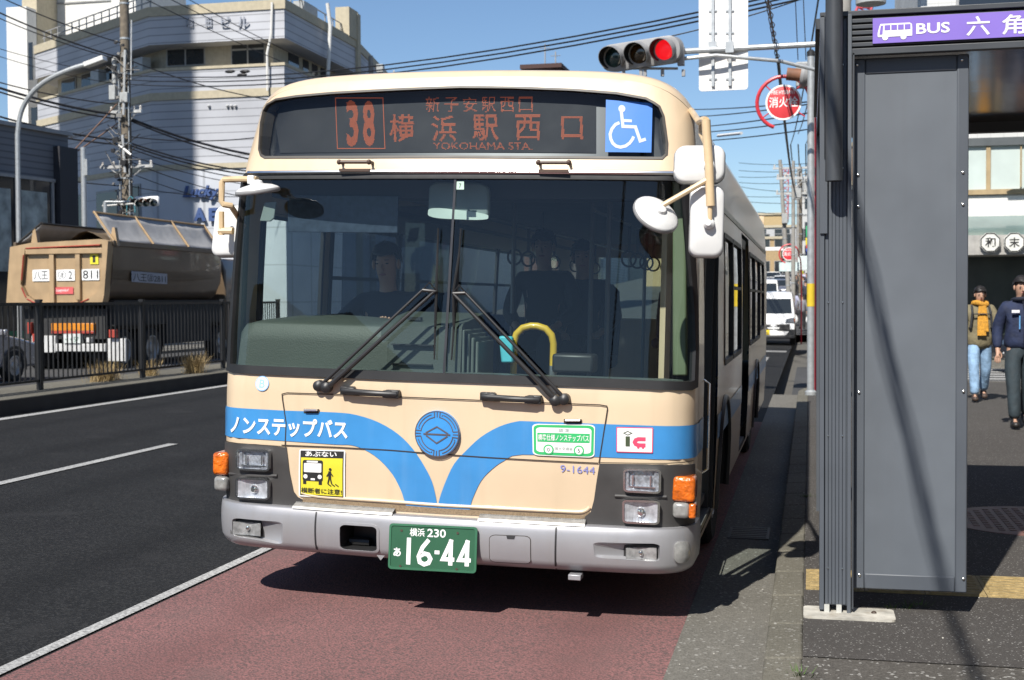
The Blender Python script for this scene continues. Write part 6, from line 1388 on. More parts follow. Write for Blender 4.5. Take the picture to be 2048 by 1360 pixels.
# ------------------------------------------------------------------ cars
carglass = mat('car_glass', (.018, .022, .024), .06, var=0, coat=1)
def car(name, label, loc, rz, paint, kind='hatch', cat='car', group=None, front=True):
    o = thing(name, label, cat, loc, rz, group)
    if kind == 'van':
        pr = [(0, .30), (-.02, .62), (.02, .92), (.16, 1.08), (.62, 1.66), (.80, 1.80), (1.2, 1.87), (3.1, 1.87), (3.32, 1.80), (3.38, 1.0), (3.38, .30)]; hw = [(.2, .70), (.5, .735), (1.0, .735), (1.85, .62)]; wb = (.62, 2.9); r = .28
    else:
        pr = [(0, .28), (-.03, .55), (.06, .74), (.5, .84), (1.05, .93), (1.75, 1.40), (2.1, 1.47), (3.0, 1.46), (3.75, 1.05), (4.1, .98), (4.15, .6), (4.1, .28)]; hw = [(.2, .80), (.6, .85), (.95, .84), (1.47, .60)]; wb = (.82, 3.35); r = .32
    L_ = [(-lerp(hw, z), y, z) for y, z in pr]; Rr = [(lerp(hw, z), y, z) for y, z in pr]; n_ = len(pr)
    mid = [(0, y-(.05 if i < 3 else 0)+(.03 if i > n_-3 else 0), z+(.025 if 4 < i < n_-3 else .01)) for i, (y, z) in enumerate(pr)]
    mb = MB(); mb.loft([L_, mid, Rr], closed=True, caps=False)
    def sidef(S):
        c = len(mb.v); mb.v += [tuple(p) for p in S]; mb.f.append(tuple(range(c, c+n_)))
    sidef(L_); sidef(Rr); b_ = mb.build('body', paint, o, bev=.05, ang=40, seg=3)
    # glasshouse
    def band(P, m, nm, off=.012):
        mb = MB(); mb.add([Vector(p) for p in P], [tuple(range(len(P)))]); g_ = mb.build(nm, m, o, smooth=False); s_ = g_.modifiers.new('solid', 'SOLIDIFY'); s_.thickness = .02; s_.offset = 0; return g_
    e = .012
    if kind == 'van':
        w0, w1 = lerp(hw, 1.12)-.09, lerp(hw, 1.62)-.07
        band([(-w0, .20-.02, 1.10), (w0, .18, 1.10), (w1, .58-.01, 1.62), (-w1, .57, 1.62)], carglass, 'windscreen')
        for s_ in (-1, 1): band([(s_*(lerp(hw, 1.12)+e), .55, 1.12), (s_*(lerp(hw, 1.12)+e), 3.1, 1.12), (s_*(lerp(hw, 1.65)+e), 3.05, 1.65), (s_*(lerp(hw, 1.65)+e), .80, 1.65)], carglass, 'side_window')
        MB().bb((-.56, -.055, .50), (.56, .02, .74)).build('grille', grey_p, o, bev=.02); mb = MB(); mb.bb((-.48, -.065, .55), (.48, -.05, .58)); mb.bb((-.48, -.065, .64), (.48, -.05, .67)); mb.build('grille_slot', blkp, o, smooth=False)
        MB().bb((-.735, -.06, .24), (.735, .06, .36)).build('front_bumper', blkp, o, bev=.03)
        for s_ in (-1, 1):
            MB().prism([(s_*.72, .80), (s_*.40, .80), (s_*.46, .93), (s_*.70, .98)], Matrix.Rotation(R_(90), 4, 'X') @ Matrix.Translation((0, 0, -.03)), .075).build('headlight', lensd, o); MB().bb((s_*.735-.045, -.045, .80), (s_*.735-.005, .03, .93)).build('indicator', amber, o, bev=.01)
            MB().prism([(s_*.735, .36), (s_*.42, .36), (s_*.58, .56), (s_*.735, .56)], Matrix.Rotation(R_(90), 4, 'X') @ Matrix.Translation((0, 0, -.01)), .06).build('bumper_corner', blkp, o)
            mb = MB(); mb.box((s_*.84, .42, 1.16), (.12, .10, .17)); mb.bb((s_*.74-.05, .42, 1.10), (s_*.78+.04, .46, 1.14)); mb.build('wing_mirror', blkp, o, bev=.02)
        MB().bb((-.165-.30, -.075, .38), (.165-.30, -.06, .545)).build('licence_plate', mat('plate_yellow', (.72, .52, .02), .5), o, bev=.003)
        d = Dec(Flat((-.465, -.075, .38), (1, 0, 0), (0, 0, 1)), [(0, .165), (.33, .165), (.33, 0), (0, 0)], .003); d.text('・4 36', .1, .4, .9, .9, blackm, .01); d.build('plate_lettering', o)
    else:
        w0, w1 = lerp(hw, .96)-.06, lerp(hw, 1.38)-.05
        band([(-w0, 1.10, .97), (w0, 1.10, .97), (w1, 1.68, 1.385), (-w1, 1.68, 1.385)], carglass, 'windscreen'); band([(-w0, 3.72, 1.10), (w0, 3.72, 1.10), (w1, 3.08, 1.43), (-w1, 3.08, 1.43)], carglass, 'rear_window')
        for s_ in (-1, 1):
            band([(s_*(lerp(hw, .99)+e), 1.28, .99), (s_*(lerp(hw, .99)+e), 3.55, 1.03), (s_*(lerp(hw, 1.36)+e), 3.02, 1.37), (s_*(lerp(hw, 1.36)+e), 1.82, 1.36)], carglass, 'side_window')
            MB().box((s_*.66, .02, .66), (.30, .12, .13)).build('headlight', lensm, o, bev=.03); MB().box((s_*.68, 4.08, .86), (.26, .14, .16)).build('tail_light', mat('tail_red', (.55, .015, .03), .2, coat=1, em=.25), o, bev=.03)
            mb = MB(); mb.box((s_*.93, 1.32, .98), (.17, .10, .13)); mb.build('wing_mirror', paint, o, bev=.03)
        MB().bb((-.6, -.045, .40), (.6, .03, .56)).build('grille', blkp, o, bev=.02); MB().bb((-.17, -.06, .42), (.17, -.045, .54)).build('licence_plate', whitem, o)
    for y in wb:
        for s_ in (1, -1): wheel(o, s_*(hw[1][1]-.09), y, r, r, .19, s_)
    for y in wb:
        for s_ in (1, -1):
            mb = MB(); mb.loft([[(s_*(hw[1][1]+.006), y+(r+.07)*math.cos(R_(a)), r+(r+.07)*math.sin(R_(a))) for a in range(-15, 196, 15)], [(s_*(hw[1][1]+.006), y+(r+.01)*math.cos(R_(a)), r+(r+.01)*math.sin(R_(a))) for a in range(-15, 196, 15)]], closed=False, caps=False); mb.build('wheel_arch', blkp, o)
    return o
pw = mat('car_white', (.75, .75, .74), .25, var=.03, coat=1); ps = mat('car_silver', (.30, .30, .33), .28, metal=.5, var=.05, coat=1); pdk = mat('car_dark', (.02, .02, .024), .25, var=.05, coat=1)
car('kei_van', 'white small van with a yellow number plate driving towards the stopped bus', (-1.24, 46.2, .012), 0, pw, 'van', 'van')
fw_ = aZ(25, 765, .09)
car('parked_car', 'silver car half out of frame beyond the railing at the far left edge', (fw_.x-.80, fw_.y+.85, .1), R_(180), ps, 'hatch')
car('dark_car', 'dark car with a lit red tail lamp on the side street behind the walkers', (4.05, 29.5, .02), R_(-78), pdk, 'hatch')
for (px, Y, pm_, kd, lab) in [(1533, 82, pw, 'van', 'white van farther up the street behind the yellow plate van'), (1556, 97, ps, 'hatch', 'silver car far up the street between white cars'), (1545, 122, pw, 'hatch', 'tiny white car farthest up the street'), (1563, 108, pw, 'hatch', 'white car far up the street beside the red sign pole')]:
    p = aY(px, 590, Y); o = car('distant_car', lab, (p.x, Y, .03+zg(Y)), 0, pm_, kd, 'car', 'cars far up the street')
# ------------------------------------------------------------------ buildings
def siding(name, col, pitch, line=.5, wdt=.06, vert=0, rough=.7):
    m = bpy.data.materials.new(name); m.use_nodes = True; n = m.node_tree.nodes; L = m.node_tree.links; b = n['Principled BSDF']; b.inputs['Roughness'].default_value = rough
    g = n.new('ShaderNodeNewGeometry'); s_ = n.new('ShaderNodeSeparateXYZ'); L.new(g.outputs['Position'], s_.inputs[0])
    def stripe_(src, p_, w_):
        a = n.new('ShaderNodeMath'); a.operation = 'DIVIDE'; L.new(src, a.inputs[0]); a.inputs[1].default_value = p_
        f = n.new('ShaderNodeMath'); f.operation = 'FRACT'; L.new(a.outputs[0], f.inputs[0]); c = n.new('ShaderNodeMath'); c.operation = 'LESS_THAN'; L.new(f.outputs[0], c.inputs[0]); c.inputs[1].default_value = w_; return c.outputs[0]
    ns = n.new('ShaderNodeTexNoise'); ns.inputs['Scale'].default_value = .35; ns.inputs['Detail'].default_value = 6; L.new(g.outputs['Position'], ns.inputs['Vector'])
    mp = n.new('ShaderNodeMapRange'); L.new(ns.outputs[0], mp.inputs[0]); mp.inputs[1].default_value = .3; mp.inputs[2].default_value = .7; mp.inputs[3].default_value = .82; mp.inputs[4].default_value = 1.1
    mx = n.new('ShaderNodeMix'); mx.data_type = 'RGBA'; mx.inputs[6].default_value = (*col, 1); mx.inputs[7].default_value = (*[v*line for v in col], 1)
    f = stripe_(s_.outputs[2], pitch, wdt/pitch)
    if vert:
        sm = n.new('ShaderNodeMath'); sm.operation = 'ADD'; L.new(s_.outputs[0], sm.inputs[0]); L.new(s_.outputs[1], sm.inputs[1])
        v_ = stripe_(sm.outputs[0], vert, .05); mxm = n.new('ShaderNodeMath'); mxm.operation = 'MAXIMUM'; L.new(f, mxm.inputs[0]); L.new(v_, mxm.inputs[1]); f = mxm.outputs[0]
    L.new(f, mx.inputs[0]); m2 = n.new('ShaderNodeMix'); m2.data_type = 'RGBA'; m2.blend_type = 'MULTIPLY'; m2.inputs[0].default_value = 1; L.new(mx.outputs[2], m2.inputs[6]); L.new(mp.outputs[0], m2.inputs[7])
    L.new(m2.outputs[2], b.inputs['Base Color']); return m
side_w = siding('siding_white', (.43, .44, .475), .33, .55, .045); side_l = siding('panel_white', (.48, .50, .54), 1.6, .7, .05, 2.2)
trimb = mat('trim_beige', (.42, .37, .27), .8, var=.1, streak=.3, dirt=(.28, .25, .2)); stuc = mat('stucco_beige', (.34, .31, .25), .85, var=.12, streak=.3, dirt=(.22, .2, .17)); stw = mat('stucco_white', (.66, .65, .62), .85, var=.06, streak=.25, dirt=(.45, .44, .42))
wing = mat('window_dark', (.018, .022, .028), .08, var=.2, vs=.8, coat=.5); wfr = mat('window_frame', (.28, .28, .28), .5)
def box_building(name, lab, lo, hi, m, wins=None, roof=None, rot=0, group=None):
    o = thing(name, lab, 'building', ((lo[0]+hi[0])/2, (lo[1]+hi[1])/2, 0), rot, group); dx, dy = (hi[0]-lo[0])/2, (hi[1]-lo[1])/2
    MB().bb((-dx, -dy, lo[2]), (dx, dy, hi[2])).build('wall', m, o, smooth=False)
    mb = MB(); mb.bb((-dx-.15, -dy-.15, hi[2]), (dx+.15, dy+.15, hi[2]+.25)); mb.build('roof', roof or trimb, o, smooth=False)
    for (face, a, b, z0, z1) in wins or []:
        if face == 'f': B = ((a, -dy-.03, z0), (b, -dy+.05, z1)); G = ((a+.05, -dy-.045, z0+.05), (b-.05, -dy-.02, z1-.05)); Mm = ((a+(b-a)/2-.025, -dy-.06, z0), (a+(b-a)/2+.025, -dy-.03, z1))
        elif face == 'r': B = ((dx-.05, a, z0), (dx+.03, b, z1)); G = ((dx+.02, a+.05, z0+.05), (dx+.045, b-.05, z1-.05)); Mm = ((dx+.03, (a+b)/2-.025, z0), (dx+.06, (a+b)/2+.025, z1))
        else: B = ((-dx-.03, a, z0), (-dx+.05, b, z1)); G = ((-dx-.045, a+.05, z0+.05), (-dx-.02, b-.05, z1-.05)); Mm = ((-dx-.06, (a+b)/2-.025, z0), (-dx-.03, (a+b)/2+.025, z1))
        w_ = MB().bb(*B).build('window', wfr, o, smooth=False); MB().bb(*G).build('pane', wing, w_, smooth=False); MB().bb(*Mm).build('mullion', wfr, w_, smooth=False)
    return o
# chamfered white office block on the left
ob = thing('office_building', 'white sided corner office block with beige bands and rooftop lettering', 'building', (0, 0, 0))
C0, C1, C2, C3 = (-37.6, 58.3), (-28.0, 52.0), (-21.78, 52.0), (-21.76, 60.7)
C4 = (-40.5, 75)
foot = [C0, C1, C2, C3, (-24, 75), C4]
def ring_(z0, z1, m, name, out=0.0, foot_=None):
    F_ = [Vector(p) for p in (foot_ or foot)]; n_ = len(F_); O = []
    for i in range(n_):
        a, b, c = F_[i-1], F_[i], F_[(i+1) % n_]; u, v = (b-a).normalized(), (c-b).normalized(); t = (u+v).normalized(); nn = Vector((t.y, -t.x)); k = out/max(.4, nn.dot(Vector((u.y, -u.x)))); O.append(b+nn*k)
    return MB().prism([tuple(p) for p in O], Matrix.Translation((0, 0, z0)), z1-z0).build(name, m, ob, smooth=False)
ring_(.1, 7.40, side_l, 'wall'); ring_(7.40, 7.62, trimb, 'band', .06); ring_(7.62, 10.42, side_w, 'wall', .0); ring_(10.42, 10.75, trimb, 'band', .06); ring_(10.75, 11.68, side_w, 'wall', .0); ring_(11.68, 11.80, trimb, 'sill_band', .05)
ring_(11.80, 12.82, stuc, 'wall', -.9); ring_(12.82, 14.05, side_w, 'parapet', .06); ring_(14.05, 14.45, trimb, 'parapet_cap', .12); ring_(14.45, 14.46, stuc, 'roof', -.3)
def wnd(p0, p1, Yw, bars=1, fm=wfr):
    a, b = aY(*p0, Yw), aY(*p1, Yw); w_ = MB().bb((a.x, Yw-.03, b.z), (b.x, Yw+.02, a.z)).build('window', fm, ob, smooth=False)
    MB().bb((a.x+.06, Yw-.05, b.z+.05), (b.x-.06, Yw-.02, a.z-.05)).build('pane', wing, w_, smooth=False); mb = MB()
    mb.bb(((a.x+b.x)/2-.03, Yw-.07, b.z), ((a.x+b.x)/2+.03, Yw-.03, a.z)); mb.bb((a.x, Yw-.07, b.z+(a.z-b.z)*.60), (b.x, Yw-.03, b.z+(a.z-b.z)*.66)); mb.build('mullion', fm, w_, smooth=False)
wnd((333, 79), (411, 130), 52.9); wnd((462, 81), (531, 131), 52.9)
for i, y in enumerate((54.6, 56.3, 57.4, 58.5)):
    w_ = MB().bb((C2[0]-.95, y, 11.86), (C2[0]-.87, y+(1.2 if i == 0 else .7), 12.75)).build('window', wing, ob, smooth=False)
# wing windows and clutter on the receding left face
dv = (Vector(C0)-Vector(C1)).normalized(); nv_ = Vector((dv.y, -dv.x)); nv_ = nv_ if nv_.y < 0 else -nv_
def wingbox(t0, t1, z0, z1, d0, d1, m, name, par=None):
    a, b = Vector(C1)+dv*t0, Vector(C1)+dv*t1; P = [a+nv_*d0, b+nv_*d0, b+nv_*d1, a+nv_*d1]
    return MB().add([(p.x, p.y, z) for z in (z0, z1) for p in P], [(0,3,2,1),(4,5,6,7),(0,1,5,4),(1,2,6,5),(2,3,7,6),(3,0,4,7)]).build(name, m, par or ob, smooth=False)
for t0, t1 in ((2.2, 3.6), (4.2, 6.0), (6.6, 8.4), (9.0, 10.6)): w_ = wingbox(t0, t1, 11.85, 12.75, -.92, -.84, wfr, 'window'); wingbox(t0+.08, t1-.08, 11.92, 12.68, -.9, -.82, wing, 'pane', w_)
for t0, t1 in ((3.0, 5.2), (6.4, 7.4)): w_ = wingbox(t0, t1, 4.6, 6.8, -.05, .06, wfr, 'window'); wingbox(t0+.1, t1-.1, 4.7, 6.7, 0, .09, wing, 'pane', w_)
for t0, t1, z0, z1 in ((4.0, 9.2, .3, 3.6), (8.2, 9.6, 4.4, 6.9), (1.0, 2.2, 4.2, 6.9)): w_ = wingbox(t0, t1, z0, z1, -.05, .06, wfr, 'window'); wingbox(t0+.1, t1-.1, z0+.1, z1-.1, 0, .09, wing, 'pane', w_)
w_ = wingbox(.4, 3.2, .6, 3.2, -.05, .06, wfr, 'window'); wingbox(.5, 3.1, .7, 3.1, 0, .09, wing, 'pane', w_)
for t0 in (1.0, 3.0, 5.2): wingbox(t0, t0+.8, 11.86, 12.5, -.55, -.15, boxg, 'air_conditioner')
mb = MB()
for t in np.linspace(.3, 11, 15): p = Vector(C1)+dv*t+nv_*-.2; mb.tube([(p.x, p.y, 14.45), (p.x, p.y, 15.1)], .03, 5)
for z in (14.8, 15.1): a, b = Vector(C1)+dv*.2+nv_*-.2, Vector(C1)+dv*11.2+nv_*-.2; mb.tube([(a.x, a.y, z), (b.x, b.y, z)], .03, 5)
for y in np.linspace(52.3, 60.5, 9): mb.tube([(-22.0, y, 14.45), (-22.0, y, 15.0)], .03, 5)
mb.tube([(-22, 52.3, 15.0), (-22, 60.5, 15.0)], .03, 5); mb.tube([(-27.8, 52.3, 15.0), (-22, 52.3, 15.0)], .03, 5); mb.build('roof_railing', wfr, ob)
mb = MB(); mb.bb((-22.4, 54.6, 14.45), (-21.9, 56.2, 15.0)); mb.build('roof_unit', boxg, ob, smooth=False); MB().bb((-22.3, 59.6, 14.4), (-21.6, 60.9, 15.8)).build('end_pier', trimb, ob, smooth=False); MB().bb((-21.95, 60.7, .1), (-21.55, 61.1, 15.7)).build('end_pier', trimb, ob, smooth=False)
pen = thing('white_tower', 'white stair tower rising behind the office block roof at the upper left', 'building', (0, 0, 0))
a, b = aY(92, 60, 66), aY(272, 60, 66); MB().bb((a.x, 66, 0), (b.x, 72, 24)).build('wall', stw, pen, smooth=False)
mb = MB()
for z in (15.0, 16.6, 18.4): mb.bb((a.x+.6, 65.93, z), (b.x-1.5, 66.02, z+.08))
mb.build('groove', wfr, pen, smooth=False); c = aY(66, 60, 65); d_ = aY(95, 60, 65); MB().bb((c.x, 64, 0), (d_.x, 66, 24)).build('beige_pier', trimb, pen, smooth=False)
l0, l1 = aY(36, 120, 64), aY(76, 120, 64); wt = thing('white_building', 'narrow white building edge with a tall slit window at the far left', 'building', (0, 0, 0)); zt3 = aY(50, 22, 64).z
MB().bb((l0.x, 63, 0), (l1.x, 63.9, zt3)).build('wall', stw, wt, smooth=False); p = aY(57, 85, 62.95); q = aY(66, 160, 62.95); MB().bb((p.x, 62.94, q.z), (q.x, 62.99, p.z)).build('window', wing, wt, smooth=False)
p = aY(62, 215, 62.95); q = aY(75, 262, 62.95); MB().bb((p.x, 62.94, q.z), (q.x, 62.99, p.z)).build('window', wing, wt, smooth=False)
let = mat('letter_grey', (.30, .32, .37), .5, metal=.3); blsg = mat('sign_blue', (.045, .085, .22), .5)
def letters(body_, quad, Yw, m, par, nm, bold=.02, shear=0, th=.12):
    a, b = aY(*quad[0], Yw), aY(*quad[1], Yw); v, f, r = text2d(body_, bold, shear); mb = MB(); mb.add([(a.x+(b.x-a.x)*x, Yw, b.z+(a.z-b.z)*y) for x, y in v], f); o = mb.build(nm, m, par, smooth=False); s_ = o.modifiers.new('solid', 'SOLIDIFY'); s_.thickness = th; s_.offset = 0; return o
for ch, x, x2 in (('池', 370, 386), ('田', 411, 423), ('ビ', 442, 460), ('ル', 475, 498)): letters(ch, ((x, 34), (x2, 53)), 51.85, let, ob, 'roof_lettering', .01, 0, .04)
letters('Lucky', ((366, 372), (440, 400)), 51.85, blsg, ob, 'blue_script_lettering', .03, .3); letters('A', ((388, 416), (412, 442)), 51.85, blsg, ob, 'blue_block_lettering', .05); letters('E', ((418, 416), (436, 442)), 51.85, blsg, ob, 'blue_block_lettering', .05)
mb = MB(); p = aY(545, 5, 51.85); q = aY(536, 178, 51.85); mb.tube([(p.x, 51.8, p.z), (p.x-.05, 51.8, 13.0), (q.x, 51.8, 12.2), (q.x, 51.8, 10.6)], .05, 6); mb.build('drain_pipe', stw, ob)
mb = MB(); mb.tube([(-21.4, 56.2, 15.2), (-21.35, 56.4, 14.2), (-21.45, 56.3, 12), (-21.5, 56.3, .2)], .09, 8); mb.build('drain_pipe', stw, ob)
mb = MB()
for px in (455, 463, 471, 418): MB().ell(aY(px, 212, 51.95), (.07, .1, .07), 8, 6).build('vent_cap', mat('vent', (.5, .5, .5), .4), ob)
# low dark shop at the far left
ds = thing('dark_shop', 'low dark grey corrugated shop with posters in its window behind the street lamp', 'building', (-27.6, 35.5, 0), R_(-8)); corr = siding('corrugated_grey', (.17, .175, .19), .2, .6, .05)
MB().bb((-4, -12, 0), (4, 2.8, 7.0)).build('wall', corr, ds, smooth=False); MB().bb((-4.1, -12.1, 7.0), (4.12, 2.9, 7.12)).build('roof', wfr, ds, smooth=False); MB().bb((3.95, 2.1, 0), (4.25, 2.95, 6.6)).build('corner_column', mat('column_dark', (.03, .03, .035), .6), ds, smooth=False)
wn = MB().bb((3.98, -9, .8), (4.06, 2.0, 5.5)).build('shop_window', wing, ds, smooth=False); mb = MB()
for y in (-3.2, -1.4, .3, 1.9): mb.bb((4.05, y, .8), (4.12, y+.08, 5.5))
mb.bb((4.05, -9, 5.45), (4.12, 2.05, 5.55)); mb.build('mullion', wfr, wn, smooth=False)
pos = mat('poster', (.30, .34, .33), .6, var=.5, vs=2.2); posg = mat('poster_green', (.03, .16, .08), .6)
mb = MB(); mb.bb((4.065, -.9, 2.6), (4.075, .1, 5.1)); mb.bb((4.065, .55, 2.6), (4.075, 1.7, 5.1)); mb.bb((4.065, -2.6, 2.4), (4.075, -1.7, 4.9)); mb.build('poster', pos, wn, smooth=False); MB().bb((4.0, -10, .1), (4.1, 2, .8)).build('green_plinth', posg, ds, smooth=False)
# blocks farther up the left side of the street and beyond the bus
nb = box_building('brown_building', 'brown rooftop block with antennas and white letters just above the bus roof', (aY(1046, 150, 75).x, 75, 0), (aY(1119, 150, 75).x, 84, aY(1080, 137, 75).z), mat('brown_wall', (.075, .035, .028), .8, var=.15), None, mat('brown_roof', (.06, .03, .025), .8))
nl = letters('NAB', ((1087, 144), (1103, 154)), 74.85, whitem, nb, 'roof_lettering', .03); nl.location = -nb.location
mb = MB()
for px, tp in ((1090, 88), (1111, 103)): p, q = aY(px, 137, 76), aY(px, tp, 76); mb.tube([p-nb.location, q-nb.location], .04, 5); mb.tube([q-nb.location+Vector((-.3, 0, -.25)), q-nb.location+Vector((.3, 0, -.25))], .02, 4)
mb.build('antenna', wfr, nb)
box_building('tan_building', 'plain tan building at the end of the street above the bus corner', (aY(1500, 430, 150).x, 150, 0), (aY(1570, 430, 150).x, 165, aY(1550, 430, 150).z), mat('tan_wall', (.42, .31, .16), .8, var=.1))
box_building('grey_building', 'grey multi storey building with ledges at the end of the street', (aY(1490, 450, 138).x, 138, 0), (aY(1600, 450, 138).x, 146, aY(1560, 455, 138).z), mat('grey_wall', (.40, .41, .42), .8, var=.1), [('f', x, x+1.6, z, z+1.3) for x in (-2.2, .2, 2.4) for z in (2.2, 5.0, 7.6)])
mb = MB(); q = aY(1540, 498, 120); MB().bb((aY(1490, 500, 120).x, 119.5, q.z-.15), (aY(1567, 500, 120).x, 120.5, q.z+.15)).build('x', whitem, None).name = 'footbridge_canopy'
tag(bpy.data.objects['footbridge_canopy'], 'flat white canopy edge crossing the far end of the street', 'canopy')
p = aY(1490, 500, 120); MB().bb((p.x, 119.6, -q.z*0-1), (p.x+.4, 120.4, 4)).build('support_column', stw, bpy.data.objects['footbridge_canopy'], smooth=False)
for i in range(6): box_building('far_block', ['pale apartment block', 'grey shop house', 'cream shop house', 'white office block', 'dark brown shop house', 'beige apartment block'][i]+' hidden mostly by the bus on the left of the street', (-40, 78+i*22, 0), (-22.5, 98+i*22, (9, 7, 8, 10, 8, 9)[i]), [stw, stuc, trimb, side_w, stuc, stw][i], [('f', -5+k*3.5, -3+k*3.5, z, z+1.4) for k in range(4) for z in (2, 5)])
box_building('end_building', 'pale grey building closing the street behind the distant signs', (aY(1598, 400, 170).x, 170, 0), (8, 186, aY(1610, 385, 170).z), mat('end_wall', (.46, .46, .45), .8, var=.1), [('f', x, x+1.5, z, z+1.4) for x in (-4, -1.6, .8, 3) for z in (7, 10, 13)])
box_building('end_shop', 'ochre shop house far up the street left of the distant poles', (-16, 128, 0), (aY(1562, 480, 128).x, 136, aY(1550, 478, 128).z), mat('ochre_wall', (.36, .26, .14), .8, var=.15), [('f', x, x+1.6, z, z+1.3) for x in (1.5, 4, 6) for z in (4, 6.6)])
# right side
rb = thing('corner_building', 'pale tiled corner building with wide glazing and octagonal sign plates', 'building', (0, 0, 0)); RY = 33.0
tile = siding('white_tile', (.58, .58, .56), .30, .82, .03, .30); Xa, Xb = 2.6, 16
zz = lambda py: aY(1990, py, RY).z
MB().bb((Xa, RY, zz(392)), (Xb, RY+10, 12.5)).build('wall', tile, rb, smooth=False)
MB().bb((Xa, RY-.02, zz(438)), (Xb, RY+9, zz(392))).build('lower_wall', stw, rb, smooth=False)
conb = mat('concrete_beam', (.34, .33, .31), .85, var=.15, streak=.4); MB().bb((Xa-.1, RY-1.1, zz(512)), (Xb, RY+.2, zz(474))).build('canopy_beam', conb, rb, smooth=False)
gg = mat('glass_green', (.14, .20, .19), .15, var=.2, vs=1, coat=.6); MB().prism([(0, zz(474)), (0, zz(468)), (-.02, zz(474))] if False else [(-1.05, zz(474)), (-.02, zz(474)), (-.02, zz(432))], Matrix(((0, 0, 1, Xa), (1, 0, 0, RY), (0, 1, 0, 0), (0, 0, 0, 1))), 12).build('canopy_glass', gg, rb, smooth=False)
MB().bb((Xa, RY+.6, .1), (Xb, RY+.8, zz(512))).build('shop_front', mat('shop_dark', (.035, .045, .040), .25, var=.3, vs=1.2), rb, smooth=False)
pg_ = mat('pale_glazing', (.50, .57, .54), .3, var=.08, vs=1.5, coat=.3); tnm = mat('mullion_tan', (.36, .27, .15), .6)
gl_ = MB().bb((Xa+.2, RY-.03, zz(380)), (Xb, RY-.005, zz(292))).build('window_band', pg_, rb, smooth=False); mb = MB()
for px in (1976, 2041, 2120): p = aY(px, 340, RY); mb.bb((p.x-.05 if px != 2041 else p.x-.015, RY-.08, zz(380)), (p.x+.05 if px != 2041 else p.x+.015, RY-.03, zz(292)))
mb.bb((Xa, RY-.10, zz(389)), (Xb, RY-.03, zz(379))); mb.build('mullion', tnm, gl_, smooth=False); MB().bb((Xa, RY-.12, zz(292)), (Xb, RY-.02, zz(276))).build('dark_band', mat('band_dark', (.08, .09, .095), .6), rb, smooth=False)
for z in (7.6, 10.2): 
    for x in (3.4, 6.2, 9.4): w_ = MB().bb((x, RY-.03, z), (x+2, RY+.03, z+1.4)).build('window', wfr, rb, smooth=False); MB().bb((x+.07, RY-.05, z+.07), (x+1.93, RY-.02, z+1.33)).build('pane', wing, w_, smooth=False)
mb = MB(); mb.prism([(0, 5.55), (4, 5.55), (4, 6.4), (.9, 5.9)], Matrix.Translation((aY(2000, 300, 31.6).x, 31.6, 0)) @ Matrix.Rotation(R_(90), 4, 'X'), .12); mb.build('awning', mat('awning_dark', (.05, .048, .045), .7), rb)
for ch, px in (('和', 1980), ('末', 2028)):
    c = aY(px, 485, RY-1.15); oct_ = [(c.x+.24*math.cos(R_(22.5+45*k)), c.z+.24*math.sin(R_(22.5+45*k))) for k in range(8)]
    pl_ = MB().prism(oct_, Matrix(((1, 0, 0, 0), (0, 0, -1, RY-1.1), (0, 1, 0, 0), (0, 0, 0, 1))), .12).build('sign_plate', mat('plate_pale2', (.62, .62, .58), .6), rb, smooth=False)
    f_ = Flat((c.x-.24, RY-1.22, c.z-.24), (1, 0, 0), (0, 0, 1)); d = Dec(f_, [(0, .48), (.48, .48), (.48, 0), (0, 0)], .004); d.line([(.5+.46*math.cos(R_(22.5+45*k)), .5+.46*math.sin(R_(22.5+45*k))) for k in range(8)], .05, blackm, closed=True); d.text(ch, .26, .26, .74, .74, blackm, .02); d.build('plate_lettering', pl_)
MB().bb((aY(1812, 15, 30).x, 30.5, 9.3) if False else (2.4, RY-.5, 9.2), (2.62, RY+.2, 12)).build('corner_pipe', trimb, rb, smooth=False)
# shop row on the right, out towards and beyond the corner
wl = [('l', y, y+1.8, z, z+1.5) for y in (-9, -5.5, -2, 1.5, 5, 8.5) for z in (1.0, 4.2)]
box_building('shop_house', 'cream shop house along the pavement right of the shelter', (5.2, -6, 0), (14, 6, 8.5), stw, [('l', y, y+2, z, z+1.5) for y in (-5, -2, 1, 3.6) for z in (.8, 4.4)])
box_building('shop_house', 'brick red shop house behind the shelter on the pavement side', (5.4, 6.2, 0), (14, 15.4, 7.2), mat('brick_wall', (.24, .10, .07), .85, var=.25, vs=5), [('l', y, y+2, z, z+1.5) for y in (-4, -1.2, 1.6) for z in (.8, 4.2)])
box_building('shop_house', 'white shop house with a green awning before the side street', (5.2, 15.6, 0), (14, 24, 9), stw, [('l', y, y+2, z, z+1.5) for y in (-3.6, -.8, 2) for z in (.8, 4.6)])
cols = [mat('far_wall_a', (.48, .45, .38), .85), mat('far_wall_b', (.34, .34, .35), .85), mat('far_wall_c', (.55, .53, .50), .85), mat('far_wall_d', (.30, .22, .16), .85)]
for i in range(5): box_building('far_shop', ['cream', 'grey', 'pale', 'brown', 'sand'][i]+' shop house on the right of the street beyond the corner building', (2.4, 44+i*16, 0), (12, 59+i*16, (9, 11, 8, 12, 10)[i]), cols[i % 4], [('f', -3, -1, 3, 4.5), ('f', 1, 3, 3, 4.5)]+[('l', -5+k*3, -3+k*3, z, z+1.5) for k in range(4) for z in (2.8, 5.8)])
